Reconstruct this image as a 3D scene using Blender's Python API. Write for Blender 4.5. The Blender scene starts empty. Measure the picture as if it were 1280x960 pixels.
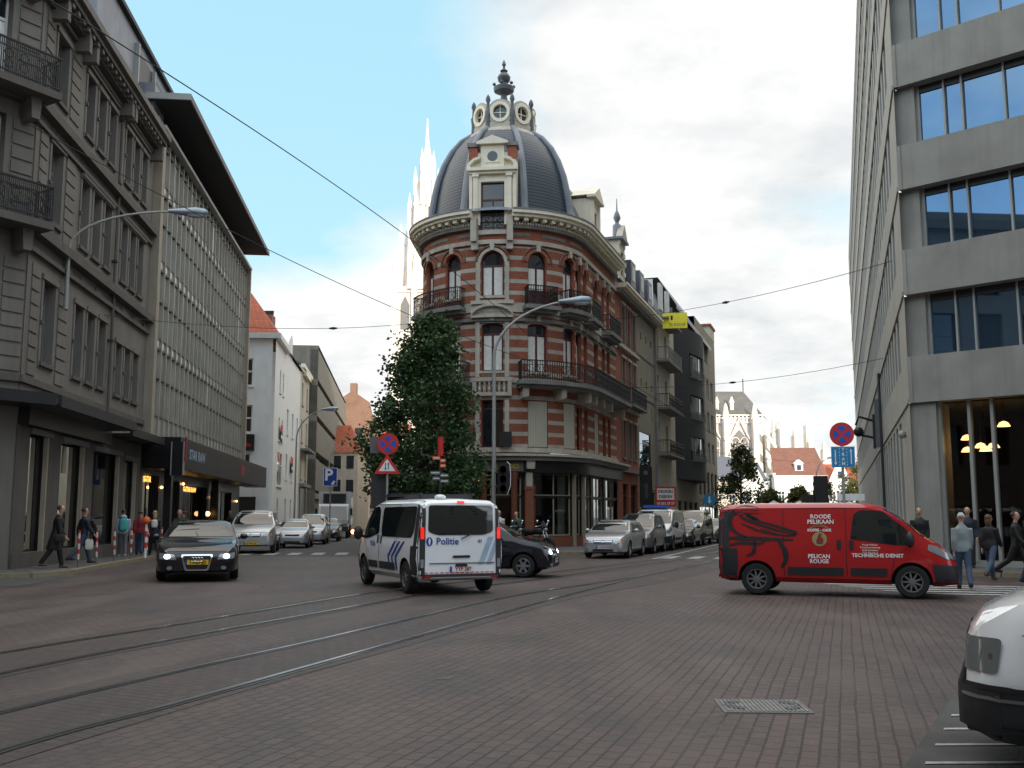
import bpy, bmesh, math, random
from mathutils import Vector, Matrix
from mathutils.bvhtree import BVHTree
random.seed(7)
R = math.radians
sc = bpy.context.scene
col = sc.collection

# ------------------------------------------------------------ materials
def nn(nt, t, **kw):
    n = nt.nodes.new(t)
    for k, v in kw.items(): setattr(n, k, v)
    return n
def mix(nt, a, b, fac, mode='MIX'):
    m = nn(nt, 'ShaderNodeMix', data_type='RGBA', blend_type=mode)
    for i, s in ((6, a), (7, b), (0, fac)):
        if hasattr(s, 'node'): nt.links.new(s, m.inputs[i])
        elif i == 0: m.inputs[0].default_value = s
        else: m.inputs[i].default_value = (*s, 1)
    return m.outputs[2]
def math_(nt, op, a, b=0.0, c=0.0):
    m = nn(nt, 'ShaderNodeMath', operation=op)
    for i, s in enumerate((a, b, c)):
        if hasattr(s, 'node'): nt.links.new(s, m.inputs[i])
        else: m.inputs[i].default_value = s
    return m.outputs[0]
def ramp(nt, f, lo, hi):
    m = nn(nt, 'ShaderNodeMapRange'); nt.links.new(f, m.inputs[0])
    m.inputs[1].default_value = lo; m.inputs[2].default_value = hi
    return m.outputs[0]
def noise(nt, vec, scale, detail=4, rough=.55):
    n = nn(nt, 'ShaderNodeTexNoise'); n.inputs['Scale'].default_value = scale
    n.inputs['Detail'].default_value = detail; n.inputs['Roughness'].default_value = rough
    nt.links.new(vec, n.inputs['Vector']); return n.outputs['Fac']
def mp(nt, vec, scale=(1, 1, 1), rot=(0, 0, 0), loc=(0, 0, 0)):
    m = nn(nt, 'ShaderNodeMapping'); nt.links.new(vec, m.inputs[0])
    m.inputs['Scale'].default_value = scale; m.inputs['Rotation'].default_value = rot; m.inputs['Location'].default_value = loc
    return m.outputs[0]
def base(name):
    m = bpy.data.materials.new(name); m.use_nodes = True
    nt = m.node_tree; p = nt.nodes['Principled BSDF']; return m, nt, p
def coords(nt, obj=False):
    return nn(nt, 'ShaderNodeTexCoord').outputs['Object'] if obj else nn(nt, 'ShaderNodeNewGeometry').outputs['Position']
def mat(name, c, rough=.7, metal=0, var=.12, scale=1.5, streak=0, bump=0, bscale=30, coat=0, obj=False, spec=.5, emit=None, es=1, dirt=None):
    m, nt, p = base(name)
    v = coords(nt, obj)
    f = noise(nt, v, scale, 5)
    c1 = tuple(x * (1 - var) for x in c); c2 = tuple(min(1, x * (1 + var)) for x in c)
    o = mix(nt, c1, c2, ramp(nt, f, .3, .7))
    if streak:
        g = noise(nt, mp(nt, v, (2.2, 2.2, .12)), 1.3, 6, .65)
        o = mix(nt, o, dirt or tuple(x * .45 for x in c), math_(nt, 'MULTIPLY', ramp(nt, g, .48, .78), streak))
    nt.links.new(o, p.inputs['Base Color'])
    p.inputs['Roughness'].default_value = rough; p.inputs['Metallic'].default_value = metal
    p.inputs['Specular IOR Level'].default_value = spec
    p.inputs['Coat Weight'].default_value = coat; p.inputs['Coat Roughness'].default_value = .05
    if bump:
        b = nn(nt, 'ShaderNodeBump'); b.inputs['Strength'].default_value = bump; b.inputs['Distance'].default_value = .02
        nt.links.new(noise(nt, v, bscale, 4), b.inputs['Height']); nt.links.new(b.outputs[0], p.inputs['Normal'])
    if emit:
        p.inputs['Emission Color'].default_value = (*emit, 1); p.inputs['Emission Strength'].default_value = es
    return m
M = {}
def defmats():
    g = M
    g['lstone'] = mat('grey_limestone', (.175, .16, .14), .85, var=.12, scale=.8, streak=.5, bump=.25)
    g['lstone_d'] = mat('grey_limestone_trim', (.11, .1, .088), .85, streak=.5)
    g['slate'] = mat('roof_slate', (.075, .085, .11), .38, var=.25, scale=9, bump=.3)
    g['dzinc'] = mat('weathered_lead', (.085, .095, .11), .5, var=.2, streak=.5)
    g['zinc'] = mat('zinc_sheet', (.2, .22, .25), .5, var=.15, streak=.4)
    g['shopblack'] = mat('black_shop_panel', (.012, .012, .014), .35, var=.3)
    g['fascia'] = mat('dark_fascia', (.03, .031, .034), .55, var=.15, scale=.6, spec=.25)
    g['travert'] = mat('tan_stone_pilaster', (.34, .29, .22), .7, streak=.3)
    g['mull'] = mat('anodised_mullion', (.4, .37, .31), .45, metal=.3, var=.1)
    g['spandrel'] = mat('grey_spandrel_panel', (.24, .235, .22), .4, var=.12, coat=.7)
    g['band'] = mat('dark_floor_band', (.05, .045, .04), .5)
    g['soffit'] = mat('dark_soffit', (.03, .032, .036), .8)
    g['white'] = mat('white_render', (.76, .755, .73), .85, var=.05, streak=.18)
    g['cream'] = mat('cream_render', (.5, .45, .36), .85, var=.08, streak=.35)
    g['beige'] = mat('beige_render', (.27, .245, .185), .9, var=.08, streak=.45)
    g['pale'] = mat('pale_stone', (.62, .52, .4), .85, var=.1, streak=.25)
    g['concb'] = mat('brown_grey_concrete', (.21, .19, .155), .9, var=.15, streak=.5)
    g['concl'] = mat('lightened_side_concrete', (.36, .355, .32), .8, var=.1, scale=.9, streak=.3)  # same concrete, colour lightened because the long side faces away from the light
    g['catroof'] = mat('cathedral_lead_roof', (.1, .098, .09), .7, var=.2, scale=.4)
    g['conc'] = mat('board_marked_concrete', (.275, .275, .25), .8, var=.14, scale=.9, streak=.4, bump=.15, bscale=12)
    g['stone'] = mat('white_sandstone', (.48, .435, .365), .8, var=.14, streak=.45, dirt=(.14, .125, .11))
    g['stoned'] = mat('weathered_bluestone', (.2, .195, .18), .8, var=.2, streak=.6)
    g['creampaint'] = mat('cream_paint', (.82, .76, .6), .6, var=.07, streak=.25)
    g['rosepil'] = mat('red_granite', (.24, .085, .05), .35, var=.2, scale=14)
    g['iron'] = mat('black_iron', (.014, .013, .014), .5)
    g['redframe'] = mat('oxblood_paint', (.075, .015, .016), .45)
    g['winwhite'] = mat('white_window_paint', (.6, .6, .57), .5)
    g['windark'] = mat('dark_window_paint', (.03, .03, .032), .4)
    g['wingrey'] = mat('grey_window_paint', (.2, .2, .2), .5)
    g['glass'] = mat('window_glass', (.016, .02, .024), .03, var=.3, scale=.7, spec=.9)
    g['glassb'] = mat('sky_tinted_glass', (.12, .215, .33), .015, var=.1, scale=.4, spec=1, metal=.85)  # blue of the reflected sky put into the glass colour
    g['glassm'] = mat('mirrored_office_glass', (.5, .51, .51), .06, metal=.75, var=.35, scale=.35)
    g['curtain'] = mat('curtained_glass', (.72, .71, .65), .5, var=.1, scale=6, coat=.6)
    g['shutter'] = mat('cream_shutter', (.47, .45, .36), .6, var=.06)
    g['blkbrick'] = mat('charcoal_brick', (.03, .031, .034), .7, var=.2, scale=20)
    g['redtile'] = brickmat('red_roof_tile', (.42, .1, .045), (.33, .075, .035), (.14, .04, .02), .28, .22, rough=.8)
    g['browntile'] = brickmat('brown_roof_tile', (.2, .09, .06), (.16, .07, .05), (.09, .04, .03), .4, .3, rough=.8)
    g['brick'] = brickmat('orange_red_brick', (.40, .09, .037), (.30, .062, .028), (.26, .15, .1), .22, .075)
    g['brickd'] = brickmat('brown_brick', (.24, .12, .075), (.19, .09, .06), (.2, .15, .11), .22, .075)
    g['banded'] = bandedmat()
    g['domeslate'] = domemat()
    g['asphalt'] = mat('asphalt', (.06, .06, .06), .85, var=.2, scale=2, bump=.4, bscale=60)
    g['pave'] = pavemat()
    g['flag'] = brickmat('grey_paving_slab', (.11, .105, .1), (.085, .085, .083), (.05, .05, .05), .3, .3, rough=.9, flat=True)
    g['kerb'] = mat('kerb_stone', (.24, .2, .13), .8, var=.2, scale=4)
    g['linew'] = mat('worn_road_paint', (.34, .34, .33), .8, var=.35, scale=7)
    g['linef'] = faded()
    g['castiron'] = mat('worn_cast_iron', (.2, .2, .19), .5, metal=.4, var=.3, scale=9)
    g['rail'] = mat('worn_tram_rail', (.42, .43, .45), .24, metal=.9, var=.1)
    g['groove'] = mat('rail_groove', (.015, .014, .014), .9)
    g['trackbed'] = pavemat('tram_bed_paving', .72, 28)
    g['galv'] = mat('painted_grey_pole', (.33, .34, .32), .5, metal=.2, var=.08)
    g['lamphead'] = mat('lamp_housing', (.27, .33, .38), .3, metal=.4)
    g['lampglass'] = mat('lamp_glass', (.45, .47, .48), .15, coat=1)
    g['bark'] = mat('bark', (.06, .045, .03), .9, bump=.6)
    for n, c in dict(black=(.01, .01, .011), dgrey=(.035, .037, .04), mgrey=(.14, .14, .14), red=(.5, .02, .02), sred=(.62, .03, .03), blue=(.02, .1, .5), pblue=(.01, .05, .3),
                     tblue=(.02, .24, .5), swhite=(.8, .8, .8), yellow=(.95, .82, .05), orange=(.75, .16, .03), wire=(.012, .012, .014), navy=(.012, .017, .032), teal=(.07, .4, .36),
                     skin=(.5, .29, .2), hairb=(.04, .022, .012), blond=(.42, .29, .13), hairg=(.45, .44, .42), denim=(.035, .06, .11), coat=(.007, .007, .008), ltblue=(.35, .47, .6),
                     brown=(.1, .05, .03), cloth_r=(.25, .02, .025), bagw=(.6, .58, .52), pattern=(.22, .26, .27), greyc=(.12, .12, .13), shoe=(.012, .011, .01), shoew=(.6, .6, .6), green=(.03, .09, .07)).items():
        g[n] = mat(n, c, .65, var=.1, scale=5, obj=True)
    for n, c, me in (('car_black', (.006, .007, .012), 0), ('car_silver', (.42, .43, .44), .6), ('car_grey', (.16, .17, .18), .6), ('car_dark', (.02, .025, .035), .2), ('car_white', (.84, .85, .86), 0),
                     ('car_red', (.42, .012, .014), 0), ('car_blue', (.012, .022, .06), .2), ('car_beige', (.33, .31, .27), .5), ('truckwhite', (.5, .52, .52), 0)):
        g[n] = mat(n, c, .5 if not me else .35, metal=me, var=.04, coat=1, obj=True, spec=.15)
    g['plastic'] = mat('black_plastic', (.022, .023, .026), .55, var=.1, obj=True)
    g['tyre'] = mat('tyre_rubber', (.014, .014, .014), .85, obj=True)
    g['rim'] = mat('alloy_rim', (.35, .36, .37), .35, metal=.8, obj=True)
    g['carglass'] = mat('car_glass', (.012, .016, .018), .02, var=.2, spec=1, obj=True)
    g['chrome'] = mat('chrome', (.75, .77, .8), .12, metal=1, obj=True)
    g['lens'] = mat('headlamp_lens', (.3, .32, .34), .12, metal=.3, obj=True, coat=1)
    g['oldlens'] = mat('aged_headlamp', (.13, .14, .14), .2, obj=True, coat=.8, var=.3)
    g['redlens'] = mat('red_lens', (.35, .01, .01), .15, coat=1, obj=True)
    g['taillit'] = mat('lit_tail_lamp', (.45, .01, .01), .2, emit=(1, .02, .015), es=.45)
    g['headlit'] = mat('lit_headlamp', (.9, .9, .9), .2, emit=(.9, .95, 1), es=9)
    g['indic'] = mat('lit_indicator', (.9, .4, .1), .2, emit=(1, .4, .1), es=9)
    g['warm'] = mat('warm_lamp', (.8, .5, .2), .4, emit=(1, .55, .18), es=3.2)
    g['warmtext'] = mat('lit_orange_letters', (.8, .4, .1), .4, emit=(1, .45, .08), es=1.6)
    g['platey'] = mat('yellow_plate', (.8, .5, .02), .4, obj=True)
    g['platew'] = mat('white_plate', (.7, .7, .7), .4, obj=True)
    g['leaf'] = leafmat('plane_leaf', (.026, .062, .02), (.055, .11, .032))
    g['leaf3'] = leafmat('olive_leaf', (.045, .075, .02), (.09, .11, .028))
    g['leaf2'] = leafmat('autumn_leaf', (.06, .085, .02), (.13, .12, .025))
    g['gold'] = mat('gold_letters', (.5, .33, .08), .4, metal=.5)
    g['khaki'] = mat('khaki_roundel', (.3, .26, .1), .6, obj=True)
    g['shopglass'] = shopglass()
    g['catlime'] = mat('sunlit_limestone', (.68, .63, .57), .85, var=.16, scale=.25, streak=.5)
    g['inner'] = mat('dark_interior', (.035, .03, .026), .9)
def brickmat(name, c1, c2, mo, w, h, rough=.85, flat=False, rot=0):
    m, nt, p = base(name)
    v = coords(nt)
    if flat: vec = mp(nt, v, rot=(0, 0, rot))
    else:   # wall space: along the wall = |x|+|y| mix, up = z
        s = nn(nt, 'ShaderNodeSeparateXYZ'); nt.links.new(v, s.inputs[0])
        c = nn(nt, 'ShaderNodeCombineXYZ')
        nt.links.new(math_(nt, 'ADD', math_(nt, 'MULTIPLY', s.outputs[0], .75), s.outputs[1]), c.inputs[0]); nt.links.new(s.outputs[2], c.inputs[1])
        vec = c.outputs[0]
    b = nn(nt, 'ShaderNodeTexBrick'); nt.links.new(vec, b.inputs['Vector'])
    b.inputs['Color1'].default_value = (*c1, 1); b.inputs['Color2'].default_value = (*c2, 1); b.inputs['Mortar'].default_value = (*mo, 1)
    b.inputs['Scale'].default_value = 1; b.inputs['Brick Width'].default_value = w; b.inputs['Row Height'].default_value = h; b.inputs['Mortar Size'].default_value = .012 if h < .2 else .015
    n = noise(nt, v, .6, 6, .6)
    o = mix(nt, b.outputs[0], tuple(x * .6 for x in c2), math_(nt, 'MULTIPLY', ramp(nt, n, .5, .8), .6))
    nt.links.new(o, p.inputs['Base Color']); p.inputs['Roughness'].default_value = rough
    return m
def bandedmat():
    m = brickmat('banded_brick_and_stone', (.35, .085, .036), (.25, .058, .026), (.24, .12, .08), .22, .075)
    nt = m.node_tree; p = nt.nodes['Principled BSDF']; v = coords(nt)
    old = p.inputs['Base Color'].links[0].from_socket
    s = nn(nt, 'ShaderNodeSeparateXYZ'); nt.links.new(v, s.inputs[0]); z = s.outputs[2]
    up = math_(nt, 'GREATER_THAN', z, 11.75)
    ph = math_(nt, 'ADD', z, math_(nt, 'MULTIPLY', up, .12))
    md = math_(nt, 'MODULO', math_(nt, 'ADD', ph, .47), .6)
    f = math_(nt, 'LESS_THAN', md, .2)
    lim = math_(nt, 'MULTIPLY', math_(nt, 'LESS_THAN', z, 15.1), math_(nt, 'GREATER_THAN', z, 4.9))
    f = math_(nt, 'MULTIPLY', f, lim)
    n = noise(nt, v, 1.2, 5)
    old = mix(nt, old, (.07, .035, .025), math_(nt, 'MULTIPLY', ramp(nt, noise(nt, mp(nt, v, (2, 2, .15)), 1.4, 6, .7), .48, .75), .45))
    st = mix(nt, (.45, .405, .34), (.3, .27, .23), ramp(nt, n, .4, .7))
    nt.links.new(mix(nt, old, st, f), p.inputs['Base Color'])
    return m
def domemat():
    m, nt, p = base('dome_slate')
    v = coords(nt); s = nn(nt, 'ShaderNodeSeparateXYZ'); nt.links.new(v, s.inputs[0])
    md = math_(nt, 'FRACT', math_(nt, 'MULTIPLY', s.outputs[2], 5.5))
    n = noise(nt, mp(nt, v, (3, 3, 9)), 2.5, 4)
    c = mix(nt, (.055, .07, .088), (.11, .135, .16), n)
    c = mix(nt, c, (.022, .028, .036), math_(nt, 'LESS_THAN', md, .3))
    nt.links.new(c, p.inputs['Base Color']); p.inputs['Roughness'].default_value = .42
    b = nn(nt, 'ShaderNodeBump'); b.inputs['Strength'].default_value = .6; b.inputs['Distance'].default_value = .05
    nt.links.new(md, b.inputs['Height']); nt.links.new(b.outputs[0], p.inputs['Normal'])
    return m
def pavemat(name='red_brick_paving', d=1.0, rot=-72):
    m, nt, p = base(name)
    v = coords(nt); vec = mp(nt, v, rot=(0, 0, R(rot)))
    wn = nn(nt, 'ShaderNodeTexNoise'); wn.inputs['Scale'].default_value = .9; wn.inputs['Detail'].default_value = 4; nt.links.new(v, wn.inputs['Vector'])
    va = nn(nt, 'ShaderNodeVectorMath', operation='MULTIPLY_ADD'); nt.links.new(wn.outputs['Color'], va.inputs[0]); va.inputs[1].default_value = (.05, .05, 0); nt.links.new(vec, va.inputs[2]); vec = va.outputs[0]
    b = nn(nt, 'ShaderNodeTexBrick'); nt.links.new(vec, b.inputs['Vector'])
    b.inputs['Color1'].default_value = (.083 * d, .056 * d, .05 * d, 1); b.inputs['Color2'].default_value = (.056 * d, .042 * d, .04 * d, 1); b.inputs['Mortar'].default_value = (.017 * d, .013 * d, .013 * d, 1)
    b.inputs['Scale'].default_value = 1; b.inputs['Brick Width'].default_value = .21; b.inputs['Row Height'].default_value = .125
    b.inputs['Mortar Size'].default_value = .009; b.inputs['Mortar Smooth'].default_value = .3; b.inputs['Bias'].default_value = -.1
    n = noise(nt, v, .35, 7, .62); n2 = noise(nt, mp(nt, v, (1.2, .35, 1)), .9, 5)
    o = mix(nt, b.outputs[0], (.033, .029, .03), math_(nt, 'MULTIPLY', ramp(nt, n, .47, .62), .7))
    o = mix(nt, o, (.055, .05, .048), math_(nt, 'MULTIPLY', ramp(nt, noise(nt, mp(nt, v, (1, .4, 1), (0, 0, .5)), 1.9, 6, .7), .56, .72), .45))
    o = mix(nt, o, (.125 * d, .1 * d, .09 * d), math_(nt, 'MULTIPLY', ramp(nt, n2, .45, .68), .5))
    o = mix(nt, o, (.14, .09, .078), math_(nt, 'MULTIPLY', ramp(nt, noise(nt, vec, 7.5, 1), .62, .7), .3))
    nt.links.new(o, p.inputs['Base Color']); p.inputs['Roughness'].default_value = .6
    nt.links.new(ramp(nt, n2, -.7, 1.1), p.inputs['Roughness'])
    bp = nn(nt, 'ShaderNodeBump'); bp.inputs['Strength'].default_value = .7; bp.inputs['Distance'].default_value = .012
    h = math_(nt, 'SUBTRACT', math_(nt, 'MULTIPLY', noise(nt, v, 26, 3), .6), b.outputs['Fac'])
    nt.links.new(h, bp.inputs['Height']); nt.links.new(bp.outputs[0], p.inputs['Normal'])
    return m
def faded():
    m, nt, p = base('faded_road_paint'); v = coords(nt)
    p.inputs['Base Color'].default_value = (.17, .15, .135, 1); p.inputs['Roughness'].default_value = .8
    t = nn(nt, 'ShaderNodeBsdfTransparent'); x = nn(nt, 'ShaderNodeMixShader')
    nt.links.new(math_(nt, 'MULTIPLY', ramp(nt, noise(nt, v, 5, 6, .75), .42, .7), .6), x.inputs[0]); nt.links.new(t.outputs[0], x.inputs[1]); nt.links.new(p.outputs[0], x.inputs[2]); nt.links.new(x.outputs[0], nt.nodes['Material Output'].inputs[0])
    return m
def leafmat(name, a, b):
    m, nt, p = base(name)
    v = coords(nt)
    c = mix(nt, a, b, ramp(nt, noise(nt, v, 1.4, 4), .35, .65))
    c = mix(nt, c, (b[0] * 1.5, b[1] * 1.25, b[2]), ramp(nt, noise(nt, v, 14, 1), .6, .8))
    nt.links.new(c, p.inputs['Base Color']); p.inputs['Roughness'].default_value = .5
    t = nn(nt, 'ShaderNodeBsdfTranslucent'); nt.links.new(c, t.inputs[0])
    x = nn(nt, 'ShaderNodeMixShader'); x.inputs[0].default_value = .3
    nt.links.new(p.outputs[0], x.inputs[1]); nt.links.new(t.outputs[0], x.inputs[2])
    nt.links.new(x.outputs[0], nt.nodes['Material Output'].inputs[0])
    return m
def shopglass():
    m, nt, p = base('shop_window_glass')
    t = nn(nt, 'ShaderNodeBsdfTransparent'); t.inputs[0].default_value = (.5, .54, .54, 1)
    g = nn(nt, 'ShaderNodeBsdfGlossy'); g.inputs['Roughness'].default_value = .02
    lw = nn(nt, 'ShaderNodeLayerWeight'); lw.inputs[0].default_value = .16
    x = nn(nt, 'ShaderNodeMixShader'); nt.links.new(math_(nt, 'ADD', lw.outputs['Fresnel'], .04), x.inputs[0])
    nt.links.new(t.outputs[0], x.inputs[1]); nt.links.new(g.outputs[0], x.inputs[2]); nt.links.new(x.outputs[0], nt.nodes['Material Output'].inputs[0])
    return m

# ------------------------------------------------------------ mesh builder
class MB:
    def __init__(s): s.v = []; s.f = []; s.mi = []; s.ms = []
    def m(s, k):
        k = M[k] if isinstance(k, str) else k
        if k not in s.ms: s.ms.append(k)
        return s.ms.index(k)
    def poly(s, pts, k):
        i = len(s.v); s.v += [tuple(p) for p in pts]; s.f.append(tuple(range(i, i + len(pts)))); s.mi.append(s.m(k)); return s
    def faces(s, pts, fs, k):
        i = len(s.v); s.v += [tuple(p) for p in pts]
        for f in fs: s.f.append(tuple(a + i for a in f)); s.mi.append(s.m(k))
        return s
    def box(s, x0, x1, y0, y1, z0, z1, k, nx=1):
        if x1 < x0: x0, x1 = x1, x0
        P = []
        for i in range(nx + 1):
            x = x0 + (x1 - x0) * i / nx
            P += [(x, y0, z0), (x, y1, z0), (x, y1, z1), (x, y0, z1)]
        fs = [(0, 3, 2, 1)]
        for i in range(nx):
            a = 4 * i
            for j in range(4): fs.append((a + j, a + (j + 1) % 4, a + 4 + (j + 1) % 4, a + 4 + j))
        a = 4 * nx; fs.append((a, a + 1, a + 2, a + 3))
        return s.faces(P, fs, k)
    def prism(s, pts, y0, y1, k):   # outline in (x,z), extruded along y
        n = len(pts); P = [(a, y0, b) for a, b in pts] + [(a, y1, b) for a, b in pts]
        return s.faces(P, [tuple(range(n)), tuple(range(2 * n - 1, n - 1, -1))] + [(i, i + n, (i + 1) % n + n, (i + 1) % n) for i in range(n)], k)
    def ground(s, pts, z0, z1, k):  # outline in (x,y), extruded along z
        n = len(pts); P = [(a, b, z0) for a, b in pts] + [(a, b, z1) for a, b in pts]
        return s.faces(P, [tuple(range(n - 1, -1, -1)), tuple(range(n, 2 * n))] + [(i, (i + 1) % n, (i + 1) % n + n, i + n) for i in range(n)], k)
    def path(s, pts, r, k, n=8, cap=True):
        pts = [Vector(p) for p in pts]; rs = r if isinstance(r, (list, tuple)) else [r] * len(pts)
        P = []; fs = []; up = None
        for i, p in enumerate(pts):
            t = (pts[min(i + 1, len(pts) - 1)] - pts[max(i - 1, 0)])
            t = t.normalized() if t.length > 1e-9 else Vector((0, 0, 1))
            if up is None: up = Vector((1, 0, 0)) if abs(t.x) < .9 else Vector((0, 1, 0))
            u = (up - t * up.dot(t)).normalized(); w = t.cross(u); up = u
            for j in range(n):
                a = 2 * math.pi * j / n; q_ = rs[i]; q_ = q_ if isinstance(q_, tuple) else (q_, q_); P.append(p + u * math.cos(a) * q_[0] + w * math.sin(a) * q_[1])
        for i in range(len(pts) - 1):
            for j in range(n): fs.append((i * n + j, i * n + (j + 1) % n, (i + 1) * n + (j + 1) % n, (i + 1) * n + j))
        if cap: fs += [tuple(range(n - 1, -1, -1)), tuple(range((len(pts) - 1) * n, len(pts) * n))]
        return s.faces(P, fs, k)
    def lathe(s, prof, c, k, n=16, ax=0, a0=0, a1=2 * math.pi, sx=1, sy=1):
        P = []; fs = []; full = abs(a1 - a0 - 2 * math.pi) < 1e-6; m_ = n if full else n + 1
        for r, z in prof:
            for j in range(m_):
                a = a0 + (a1 - a0) * j / n
                q = (r * math.cos(a) * sx, r * math.sin(a) * sy, z)
                if ax == 1: q = (q[0], q[2], q[1])
                if ax == 2: q = (q[2], q[0], q[1])
                P.append((q[0] + c[0], q[1] + c[1], q[2] + c[2]))
        for i in range(len(prof) - 1):
            for j in range(n):
                j2 = (j + 1) % m_; fs.append((i * m_ + j, i * m_ + j2, (i + 1) * m_ + j2, (i + 1) * m_ + j))
        return s.faces(P, fs, k)
    def ball(s, c, r, k, n=10, sq=(1, 1, 1)):
        i0 = len(s.v); h = n // 2 + 1
        s.lathe([(math.sin(math.pi * i / h) * r + 1e-4, -math.cos(math.pi * i / h) * r) for i in range(h + 1)], (0, 0, 0), k, n)
        for i in range(i0, len(s.v)): v = s.v[i]; s.v[i] = (v[0] * sq[0] + c[0], v[1] * sq[1] + c[1], v[2] * sq[2] + c[2])
        return s
    def build(s, name, parent=None, F=None, smooth=False, fix=True, sharp=40):
        me = bpy.data.meshes.new(name)
        v = [tuple(F(*p)) for p in s.v] if F else s.v
        me.from_pydata(v, [], s.f)
        for k in s.ms: me.materials.append(k)
        me.polygons.foreach_set('material_index', s.mi)
        if fix:
            bm = bmesh.new(); bm.from_mesh(me); bmesh.ops.recalc_face_normals(bm, faces=bm.faces); bm.to_mesh(me); bm.free()
        if smooth:
            me.shade_smooth(); me.set_sharp_from_angle(angle=R(sharp))
        me.update()
        o = bpy.data.objects.new(name, me); col.objects.link(o)
        if parent is not None: attach(o, parent)
        return o
def attach(o, p, local=False):
    o.parent = p
    if p.get('_w') is not None: o.matrix_parent_inverse = Matrix.Translation(-Vector(p['_w']))
def thing(name, label, cat, loc=(0, 0, 0), rz=0, group=None, world=True):
    o = bpy.data.objects.new(name, None); col.objects.link(o); o.location = loc; o.rotation_euler = (0, 0, rz)
    o.empty_display_size = .3
    if world: o['_w'] = tuple(loc)
    return tag(o, label, cat, group)
def tag(o, label, cat, group=None):
    o['label'] = label; o['category'] = cat
    if group: o['group'] = group
    return o
def struct(o): o['kind'] = 'structure'; return o
def kids(o): return [c for c in bpy.data.objects if c.parent == o]
def copy_tree(o, parent=None):
    c = o.copy(); col.objects.link(c); c.parent = parent
    for ch in kids(o): copy_tree(ch, c)
    return c
def lerp(a, b, t): return a + (b - a) * t
def text_pts(txt, size, font=None, bold=0):
    cu = bpy.data.curves.new('lettering', 'FONT'); cu.body = txt; cu.size = size; cu.align_x = 'CENTER'; cu.align_y = 'CENTER'; cu.offset = bold; cu.resolution_u = 2
    o = bpy.data.objects.new('lettering', cu); col.objects.link(o)
    dg = bpy.context.evaluated_depsgraph_get(); dg.update()
    me = bpy.data.meshes.new_from_object(o.evaluated_get(dg))
    v = [tuple(x.co) for x in me.vertices]; f = [tuple(p.vertices) for p in me.polygons]
    bpy.data.objects.remove(o); bpy.data.meshes.remove(me); bpy.data.curves.remove(cu)
    return v, f
def add_text(mb, txt, size, k, F, bold=0):   # F(u, v) -> point
    v, f = text_pts(txt, size, bold=bold)
    return mb.faces([F(p[0], p[1]) for p in v], f, k)

# ------------------------------------------------------------ facades
class Flat:
    def __init__(s, P, d, n=None):
        l = math.hypot(*d); s.P = P; s.d = (d[0] / l, d[1] / l); s.n = n or (s.d[1], -s.d[0])
    def __call__(s, a, o, z): return (s.P[0] + s.d[0] * a + s.n[0] * o, s.P[1] + s.d[1] * a + s.n[1] * o, z)
class Round:
    """rounded corner: arc of radius r about C from angle -al to +ar, straight walls beyond. s = 0 at the arc's middle (facing -Y)"""
    def __init__(s, C, r, ar, al): s.C = C; s.r = r; s.ar = R(ar); s.al = R(al)
    def __call__(s, a, o, z):
        ph = max(-s.al, min(s.ar, a / s.r)); rest = a - ph * s.r
        n = (math.sin(ph), -math.cos(ph)); t = (math.cos(ph), math.sin(ph))
        return (s.C[0] + n[0] * (s.r + o) + t[0] * rest, s.C[1] + n[1] * (s.r + o) + t[1] * rest, z)
def arch_z(op, x):
    s0, s1, z0, z1, ar = op
    if not ar: return z1
    u = (x - (s0 + s1) / 2) / ((s1 - s0) / 2); u = max(-1, min(1, u))
    return z1 - ar * (1 - math.sqrt(max(0, 1 - u * u)))
def facade(mb, s0, s1, z0, z1, ops, k, rev=.22, step=None, krev=None):
    """wall with real openings; ops = [(s0,s1,z0,z1,archrise)]"""
    xs = {s0, s1}
    for o in ops:
        xs |= {o[0], o[1]}
        if o[4]: xs |= {o[0] + (o[1] - o[0]) * (1 - math.cos(math.pi * i / 10)) / 2 for i in range(11)}
    xs = sorted(x for x in xs if s0 - 1e-6 <= x <= s1 + 1e-6)
    if step:
        e = [xs[0]]
        for x in xs[1:]:
            n = max(1, int(math.ceil((x - e[-1]) / step))); a = e[-1]
            e += [a + (x - a) * (i + 1) / n for i in range(n)]
        xs = e
    for a, b in zip(xs, xs[1:]):
        if b - a < 1e-5: continue
        mid = (a + b) / 2; cov = sorted([o for o in ops if o[0] < mid < o[1]], key=lambda o: o[2])
        za = zb = z0
        for o in cov:
            mb.poly([(a, 0, za), (b, 0, zb), (b, 0, o[2]), (a, 0, o[2])], k)
            za, zb = arch_z(o, a), arch_z(o, b)
            mb.poly([(a, 0, za), (b, 0, zb), (b, -rev, zb), (a, -rev, za)], krev or k)
            mb.poly([(a, 0, o[2]), (b, 0, o[2]), (b, -rev, o[2]), (a, -rev, o[2])], krev or k)
        mb.poly([(a, 0, za), (b, 0, zb), (b, 0, z1), (a, 0, z1)], k)
    for o in ops:
        for x in (o[0], o[1]):
            t = o[3] - o[4]
            mb.poly([(x, 0, o[2]), (x, 0, t), (x, -rev, t), (x, -rev, o[2])], krev or k)
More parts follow.
